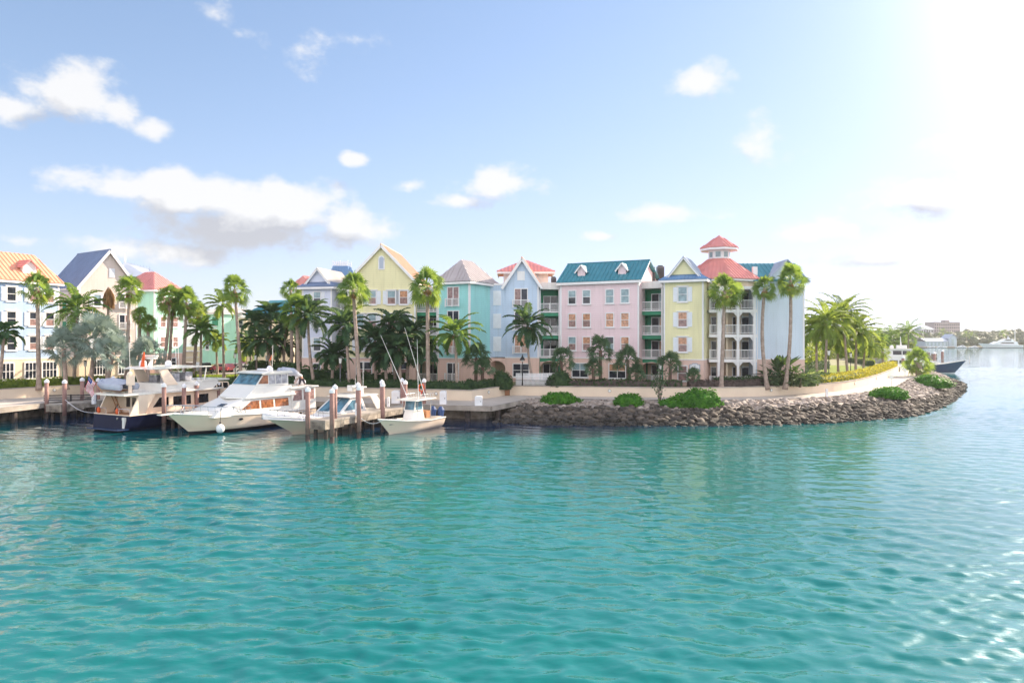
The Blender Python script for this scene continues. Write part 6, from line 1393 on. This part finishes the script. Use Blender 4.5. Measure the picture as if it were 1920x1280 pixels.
for lab, p0, p1 in (('mooring line from the white cruiser bow to the middle pier', on_boat(wc, 13.6, -.5, 2.0), Vector((pxx(345, 64.6), 64.6, 1.9))), ('mooring line from the dark yacht stern to the short rough pier', on_boat(ny, .1, 2.3, 1.5), Vector((pxx(121, 68.4), 68.4, 2.2))), ('mooring line from the open boat bow to the stained pier piling', Vector((-10.9, 57.9, 1.4)), Vector((pxx(673, 56.9), 56.9, 1.8))), ('mooring line from the tarpaulin covered cruiser to the orange brown piling', Vector((-18.2, 58.6, 1.8)), Vector((pxx(577, 55), 55, 2.0)))):
    t = thing('mooring_line', lab, 'rope', p0, 0, 'mooring lines'); dv = p1 - p0; MB().tube([dv * (i / 8) - Vector((0, 0, .45 * math.sin(PI * i / 8))) for i in range(9)], .022, 5).build('rope', 'canvas', t)
# ------------------------------------------------------------------ fences, lamps, cars, person, far shore, haze
# white picket fence and dark railing in front of it
A, B = Vector((pxx(967, 81.2), 81.2, GZ)), Vector((pxx(1036, 80.3), 80.3, GZ)); d = B - A; t = thing('picket_fence', 'white picket fence in the gap between the two clipped bushes', 'fence', A, math.atan2(d.y, d.x)); w = d.length; m = MB()
for k in range(30):
    x = w * (k + .5) / 30; m.prism([(x - .055, .05), (x + .055, .05), (x + .055, 1.5), (x, 1.58), (x - .055, 1.5)], -.03, .0)
m.build('pickets', 'picket', t); MB().box(0, w, .002, .06, .35, .45).box(0, w, .002, .06, 1.15, 1.25).build('fence_rail', 'picket', t)
A, B = Vector((pxx(962, 79.9), 79.9, 2.75)), Vector((pxx(1040, 79.0), 79.0, 2.75)); d = B - A; t = thing('iron_railing', 'low black iron railing on the sea wall before the picket fence', 'fence', A, math.atan2(d.y, d.x)); w = d.length; m = MB()
for k in range(34): x = w * k / 33; m.box(x - .012, x + .012, -.012, .012, 0, .62)
m.build('bars', 'iron', t); MB().box(0, w, -.02, .02, .621, .66).build('top_rail', 'iron', t)
def street_lamp(px, base, topy, Y, label, style='bell', mat='iron'):
    b = Vector((pxx(px, Y), Y, base)); H = CH + (HY - topy) / F * Y - base; t = thing('street_lamp', label, 'street lamp', b, 0, 'lamp posts of the promenade')
    MB().tube([(0, 0, -.1), (0, 0, .5), (0, 0, .55), (0, 0, H - .7)], [.12, .1, .06, .05], 8).build('post', mat, t, True)
    if style == 'bell':
        MB().tube([(0, 0, H - .7), (0, 0, H - .45), (0, 0, H - .3), (0, 0, H)], [.34, .22, .1, .03], 12).build('lamp_hood', mat, t); MB().ball((0, 0, H - .72), .16, 10, 6).build('bulb', 'lamp', t)
    else:
        MB().tube([(0, 0, H - .75), (0, 0, H - .15)], [.13, .2], 8).build('lantern', 'lamp', t); MB().tube([(0, 0, H - .148), (0, 0, H)], [.26, .03], 8).build('lamp_cap', mat, t)
street_lamp(979.5, GZ, 664, 80.2, 'black bell lamp post before the sky blue house'); street_lamp(638, GZ, 669, 78.2, 'grey lamp post with white lantern under the dark palms', 'lantern', 'acgrey')
street_lamp(1238, GZ, 680, 79.6, 'black lantern post before the balcony bay of the second yellow house', 'lantern'); street_lamp(160, GZ, 675, 80.5, 'black lantern post between the silver palms', 'lantern')
street_lamp(441, GZ, 661, 93.5, 'thin black lamp post on the driveway left of the tallest palm', 'lantern'); street_lamp(479, GZ, 664, 92, 'thin black lamp post on the driveway right of the tallest palm', 'lantern')
street_lamp(500, GZ, 666, 96, 'white lamp post before the bougainvillea', 'lantern', 'trim')
street_lamp(1554, GZ, 655, 91, 'thin dark lamp post in the garden under the backlit palms', 'lantern'); street_lamp(1595, GZ, 660, 99, 'thin dark lamp post at the lawn edge on the point', 'lantern')
b = gp(1561, 706, GZ); b = Vector((pxx(1561, 89), 89, GZ)); t = thing('fire_hydrant', 'red fire hydrant behind the yellow hedge', 'hydrant', b); MB().tube([(0, 0, 0), (0, 0, .1), (0, 0, .12), (0, 0, .7), (0, 0, .72), (0, 0, .95), (0, 0, 1.05)], [.2, .2, .14, .15, .19, .14, .03], 12).build('barrel', 'red', t, True); MB().tube([(-.28, 0, .55), (.28, 0, .55)], .08, 8).build('nozzle', 'red', t)
# cars
def car(px, Y, rz, label, paintm, suv=False):
    b = Vector((pxx(px, Y), Y, GZ)); t = thing('parked_car', label, 'car', b, rz, 'cars parked beyond the driveway'); L_, H = (4.6, 1.75) if suv else (4.4, 1.42); hw = .88
    pr = [(-2.2, .35), (2.2, .35), (2.25, .75), (1.35, .92), (.55, H), (-1.6, H), (-2.1, .95), (-2.25, .8)] if not suv else [(-2.3, .4), (2.3, .4), (2.3, .95), (1.2, 1.05), (.7, H), (-2.0, H), (-2.3, 1.05)]
    m = MB(); n = len(pr); f = lambda z: hw - .16 * max(0, z - .9) / .6
    m.add([(x, f(z), z) for x, z in pr] + [(x, -f(z), z) for x, z in pr], [tuple(range(n)), tuple(reversed(range(n, 2 * n)))] + [(i, i + n, (i + 1) % n + n, (i + 1) % n) for i in range(n)]); m.build('body', paintm, t)
    g = H - .1; wp = [(-1.85, 1.02), (1.05, 1.02), (.55, g), (-1.5, g)] if not suv else [(-2.1, 1.12), (.95, 1.12), (.6, g), (-1.9, g)]
    for sg in (1, -1):
        m = MB(); m.add([(x, sg * (f(z) + .012), z) for x, z in wp] + [(x, sg * (f(z) - .02), z) for x, z in wp], ((0, 1, 2, 3), (7, 6, 5, 4), (0, 4, 5, 1), (1, 5, 6, 2), (2, 6, 7, 3), (3, 7, 4, 0))); m.build('side_window', 'boat_glass', t)
        for x in (1.35, -1.4):
            wl = MB().tube([(x, sg * (hw - .2), .34), (x, sg * (hw + .02), .34)], .34, 14).build('wheel', 'tyre', t); MB().tube([(x, sg * (hw + .021), .34), (x, sg * (hw + .035), .34)], .2, 10).build('rim', 'rim', wl)
        MB().box(2.18 if not suv else 2.27, 2.3 if not suv else 2.33, sg * .7 - .16, sg * .7 + .16, .62, .76).build('headlight', 'lamp', t); MB().box(-2.32, -2.2, sg * .7 - .14, sg * .7 + .14, .7, .85).build('tail_light', 'red', t)
    m = MB(); a, c = (pr[3], pr[4]); m.add([(a[0] + .0, y * .8, a[1] + .06) for y in (-.9, .9)] + [(c[0] + .04, y * .7, c[1] - .05) for y in (.9, -.9)], ((0, 1, 2, 3),)); m.v = [(x + .03, y, z + .02) for x, y, z in m.v]; m.build('windscreen', 'boat_glass', t)
car(357, 112, 2.6, 'white SUV parked at the left of the car row', 'car_white', True); car(386, 110, 2.0, 'black SUV parked beside the white one', 'car_dark', True); car(416, 114, 2.7, 'rose red car parked in the middle of the row', 'car_red'); car(446, 116, 2.9, 'silver car half hidden by the tallest palm trunk', 'car_silver'); car(467, 109, .25, 'white saloon car at the right of the row', 'car_white')
# person bending over on the cruiser's aft roof
def skinned(name, verts, edges, mat, parent, root=0, sub=2):
    me = bpy.data.meshes.new(name); me.from_pydata([v[:3] for v in verts], edges, []); o = bpy.data.objects.new(name, me); COL.objects.link(o); o.parent = parent
    bm = bmesh.new(); bm.from_mesh(me); ly = bm.verts.layers.skin.verify(); bm.verts.ensure_lookup_table()
    for i, v in enumerate(verts): bm.verts[i][ly].radius = (v[3], v[4] if len(v) > 4 else v[3]); bm.verts[i][ly].use_root = i == root
    bm.to_mesh(me); bm.free(); o.modifiers.new('Skin', 'SKIN').use_smooth_shade = True; s = o.modifiers.new('Sub', 'SUBSURF'); s.levels = s.render_levels = sub; me.materials.append(M[mat]); return o
c = at(566, 710.2, 68.1); zr = 3.58
t = thing('person', 'person in white top and dark trousers bending over on the white cruiser roof', 'person', (c.x, c.y, zr), 0)
V = [(.02, 0, .82, .14), (-.12, 0, 1.0, .15), (-.38, 0, 1.06, .16), (-.56, 0, .94, .13), (-.64, 0, .85, .055), (-.72, .0, .74, .09, .1), (-.75, 0, .66, .08)]
Ed = [(0, 1), (1, 2), (2, 3), (3, 4), (4, 5), (5, 6)]
def chain(start, pts):
    p = start
    for q in pts: V.append(q); Ed.append((p, len(V) - 1)); p = len(V) - 1
    return p
for sg in (1, -1):
    hnd = chain(3, [(-.55, .2 * sg, .88, .06), (-.5, .25 * sg, .6, .045), (-.62, .2 * sg, .38, .032), (-.66, .19 * sg, .30, .036, .022)])
    for i, (dy, ln) in enumerate(((-.03, .075), (-.01, .085), (.01, .08), (.03, .065))): chain(hnd, [(-.685, .19 * sg + dy, .25, .009), (-.70, .19 * sg + dy * 1.2, .25 - ln * .5, .008), (-.695, .19 * sg + dy * 1.2, .25 - ln, .007)])
    chain(hnd, [(-.64, .19 * sg - .045, .27, .01), (-.65, .19 * sg - .06, .23, .008)])
    chain(0, [((.0, -.1)[sg < 0], .1 * sg, .72, .1), ((.16, -.14)[sg < 0], .12 * sg, .44, .075), ((.26, -.22)[sg < 0], .12 * sg, .08, .045), ((.14, -.36)[sg < 0], .12 * sg, .04, .04, .035)])
skinned('body', V, Ed, 'skin', t)
skinned('shirt', [(.0, 0, .84, .17), (-.12, 0, 1.02, .185), (-.38, 0, 1.08, .195), (-.55, 0, .95, .16), (-.54, .22, .88, .085), (-.5, .26, .66, .07), (-.54, -.22, .88, .085), (-.5, -.26, .66, .07)], [(0, 1), (1, 2), (2, 3), (3, 4), (4, 5), (3, 6), (6, 7)], 'cloth_white', t)
skinned('trousers', [(.04, 0, .82, .2), (.0, .1, .71, .165), (.16, .12, .44, .125), (.26, .12, .12, .09), (-.1, -.1, .71, .165), (-.14, -.12, .44, .125), (-.22, -.12, .12, .09)], [(0, 1), (1, 2), (2, 3), (0, 4), (4, 5), (5, 6)], 'cloth_dark', t)
MB().ball((-.70, 0, .76), .125, 12, 8, (1, .95, .9)).build('hair', 'hair', t, True)
MB().ball((-.80, 0, .70), .022, 6, 4).ball((-.79, .04, .75), .014, 6, 4).ball((-.79, -.04, .75), .014, 6, 4).build('face', 'skin', t)

# ---- far shore
pts = [(40, 560), (150, 545), (300, 548), (460, 552), (640, 560), (800, 575), (800, 1050), (-100, 1050), (-100, 600)]
ngon('far_ground', pts, .8, 'land', 'low ground of the far shore')
m = MB(); nx_, ny_ = 60, 14
for j in range(ny_):
    for i in range(nx_):
        x = -100 + 900 * i / (nx_ - 1); y = 585 + 400 * j / (ny_ - 1); f = min(1, j / 5); m.v.append((x, y, .85 + f * (9 + 4 * mnoise.noise(Vector((x * .012, y * .012, 2))))))
for j in range(ny_ - 1):
    for i in range(nx_ - 1): m.f.append((j * nx_ + i, j * nx_ + i + 1, (j + 1) * nx_ + i + 1, (j + 1) * nx_ + i)); m.m.append(0)
o = m.build('far_hill', 'farwood', smooth=True, fix=False); tag(o, 'low wooded rise of the far shore', kind='structure')
rg = random.Random(9); m = MB()
for _ in range(900):
    y = rg.uniform(572, 720) if rg.random() < .75 else rg.uniform(720, 900); x = rg.uniform(.48, .92) * y + rg.uniform(-40, 40); f = min(1, (y - 585) / 150); z = .85 + max(0, f) * 9; R = rg.uniform(3, 6.5); H = rg.uniform(.55, 1.0)
    c = Vector((x, y, z + R * H * .55)); off = Vector((x, y, 0)) * .3; o0 = len(m.v); m.ball(c, R * .82, 9, 6, (1, 1, H))
    for i in range(o0, len(m.v)): p = Vector(m.v[i]); dd = p - c; m.v[i] = tuple(c + dd * (1 + .35 * mnoise.noise(dd * .35 + off)))
    for _k in range(26):
        dd = Vector((rg.gauss(0, 1), rg.gauss(0, 1) - .4, abs(rg.gauss(0, 1)) * 1.0)).normalized(); p = c + Vector((dd.x, dd.y, dd.z * H)) * R * rg.uniform(.75, 1.12); a = dd.cross(Vector((rg.gauss(0, 1), rg.gauss(0, 1), rg.gauss(0, 1)))).normalized() * rg.uniform(.5, 1.1); b2 = dd.cross(a); m.add((p - a, p + b2 * .7, p + a, p - b2 * .7), ((0, 1, 2, 3),))
o = m.build('woodland', 'farwood', fix=False); tag(o, 'hazy wood covering the far shore', 'wood', kind='stuff')
def farbox(name, label, px0, px1, y_top, Y, z0, mat, cat='building', dep=12):
    x0, x1 = pxx(px0, Y), pxx(px1, Y); H = CH + (HY - y_top) / F * Y; t = thing(name, label, cat, (x0, Y, z0), 0, 'far shore buildings'); w = x1 - x0; MB().box(0, w, 0, dep, 0, H - z0).build('wall', mat, t); return t, w, H - z0
t, w, H = farbox('hotel', 'long rose coloured hotel block above the far trees', 1752, 1800, 604.5, 690, 9, 'hotel', dep=16)
for r_ in range(5):
    m = MB(); [m.box(w * (k + .25) / 12, w * (k + .75) / 12, -.12, .02, H - 3.2 - r_ * 3.1, H - 1.4 - r_ * 3.1) for k in range(12)]; m.build('window_row', 'glass_dark', t)
MB().box(-.3, w + .3, -.3, 16.3, H + .01, H + .5).build('roof', 'acgrey', t); MB().box(w * .48, w * .66, 3, 9, H + .51, H + 2.6).build('roof_house', 'hotel', t)
t, w, H = farbox('hipped_villa', 'pale villa with grey hipped roof left of the rose hotel', 1727, 1750, 617.5, 680, 9, 'farwhite'); m = MB(); q = [(-1, -1, H), (w + 1, -1, H), (w + 1, 13, H), (-1, 13, H)]; a, c = (w * .3, 6, H + 4), (w * .7, 6, H + 4)
[roof_face(m, f, 0) for f in ([q[0], q[1], c, a], [q[1], q[2], c], [q[2], q[3], a, c], [q[3], q[0], a])]; m.build('roof', 'palegrey_roof', t); m = MB(); [m.box(w * (k + .2) / 5, w * (k + .8) / 5, -.1, .02, H - 3.2, H - .6) for k in range(5)]; m.build('window_row', 'glass_dark', t)
t, w, H = farbox('boat_shed', 'long pale blue boat shed on the far quay', 1736, 1778, 639.5, 556, .8, 'farblue', dep=14); m = MB(); roof_face(m, [(-.5, -.6, H), (w + .5, -.6, H), (w + .5, 7, H + 2.4), (-.5, 7, H + 2.4)], 0); roof_face(m, [(w + .5, 14.6, H), (-.5, 14.6, H), (-.5, 7, H + 2.4), (w + .5, 7, H + 2.4)], 0); m.build('roof', 'paleblue_roof', t); m = MB(); [m.box(w * (k + .3) / 6, w * (k + .8) / 6, -.1, .02, .6, H - .8) for k in range(6)]; m.build('opening', 'glass_sky', t)
t, w, H = farbox('gabled_boathouse', 'pale blue gabled boathouse on the far quay', 1779, 1794, 633, 558, .8, 'farblue', dep=10); m = MB(); [roof_face(m, [(w / 2 - s_ * (w / 2 + .6), -.8, H - .5), (w / 2 - s_ * (w / 2 + .6), 10.5, H - .5), (w / 2, 10.5, H + 3), (w / 2, -.8, H + 3)], 0) for s_ in (1, -1)]; m.build('roof', 'paleblue_roof', t); MB().prism([(0, H), (w, H), (w / 2, H + 2.7)], 0, 10).build('gable', 'farblue', t); MB().box(w * .35, w * .65, -.12, .02, 1, H - 1).build('door', 'glass_sky', t)
t = thing('far_quay', 'grey quay wall along the far shore', 'quay', (250, 540, 0)); MB().box(0, 330, 0, 8, -1, .9).build('quay_wall', 'concrete', t); MB().box(0, 330, -.3, -.002, .3, .6).build('fender_board', 'boot', t)
# far yachts
def far_yacht(px0, px1, Y, label, decks=2, bow=-1):
    x0, x1 = pxx(px0, Y), pxx(px1, Y); L_ = x1 - x0; b = Boat('far_yacht', label, ((x1 if bow < 0 else x0), Y), PI / 2 * (1 if bow > 0 else -1), L_, L_ * .22, 'yacht', 'yachts on the far shore')
    k = L_ / 30; b.hull([(0, 2.0 * k), (.5, 2.3 * k), (1, 3.3 * k)], 'farwhite', 'farwhite', 'navy_right', 4 * k, 0, rail='farwhite', bootz=.25)
    b.house([(3 * k, 2 * k), (22 * k, 2.4 * k), (17 * k, 4.6 * k), (4 * k, 4.6 * k)], L_ * .09, 'cabin', 'farwhite', .05); b.sidewin([(6 * k, 3.0 * k), (16.5 * k, 3.1 * k), (14.5 * k, 4.0 * k), (7 * k, 4.0 * k)], mat='boat_glass')
    if decks > 1: b.house([(6 * k, 4.602 * k), (15 * k, 4.602 * k), (11.5 * k, 6.3 * k), (6.6 * k, 6.2 * k)], L_ * .075, 'upper_deck', 'farwhite', .05); b.sidewin([(8 * k, 5.0 * k), (13.5 * k, 5.0 * k), (11.6 * k, 5.9 * k), (8 * k, 5.9 * k)], mat='boat_glass')
    m = MB().tube([(9 * k, 0, 6 * k), (8.6 * k, 0, 8.4 * k)], [.5 * k, .2 * k], 6); dome(m, 8.6 * k, .8 * k, 6.2 * k, .5 * k); b.add(m, 'mast', 'farwhite')
far_yacht(1834, 1913, 537, 'long sleek white motor yacht at the far quay', 2, -1); far_yacht(1789, 1812, 535, 'white yacht with tall flybridge at the far quay, before the boathouse', 2, -1); far_yacht(1815, 1834, 535, 'white yacht at the far quay next to the long sleek one', 2, -1); far_yacht(1757, 1777, 536, 'small white boat at the far quay before the boat shed', 1, 1); far_yacht(1738, 1754, 536, 'smallest white boat at the far quay, before the left of the shed', 1, -1)
for px, top, Y, lab in ((1754, 584, 695, 'thin radio mast beside the rose hotel'), (1903, 612, 545, 'thin sailing mast beyond the long yacht')):
    b = Vector((pxx(px, Y), Y, .8)); t = thing('radio_mast', lab, 'mast', b, 0); H = CH + (HY - top) / F * Y - .8; MB().tube([(0, 0, 0), (0, 0, H)], [.35, .15], 6).build('pole', 'trim', t); MB().box(-1.2, 1.2, -.1, .1, H * .7, H * .72).build('crossarm', 'trim', t)
for px, top, Y, s_, lab in ((1767, 622, 590, 5, 'tall far shore palm left of the boathouse'), (1812, 627, 585, 5, 'far shore palm behind the tall flybridge yacht'), (1822, 629, 590, 5, 'second far shore palm behind the small yachts'), (1880, 625, 590, 5, 'far shore palm above the long yacht')):
    P('coco', lab, (px, top), px, Y, ln=s_, n=14, z0=.8, group='palms of the far shore')

# ---- haze
m, nt, bs = new_mat('harbour haze'); nt.nodes.remove(bs); vol = N(nt, 'ShaderNodeVolumePrincipled'); vol.inputs['Color'].default_value = (.93, .95, 1, 1); vol.inputs['Density'].default_value = HAZE; vol.inputs['Anisotropy'].default_value = .35
L(nt, vol.outputs[0], nt.nodes['Material Output'].inputs['Volume']); M['haze'] = m
hz = MB().box(-720, 820, -60, 1060, -3, 26).build('haze', 'haze'); tag(hz, 'thin sea haze over the harbour', 'haze', kind='stuff')
hz.display_type = 'WIRE'
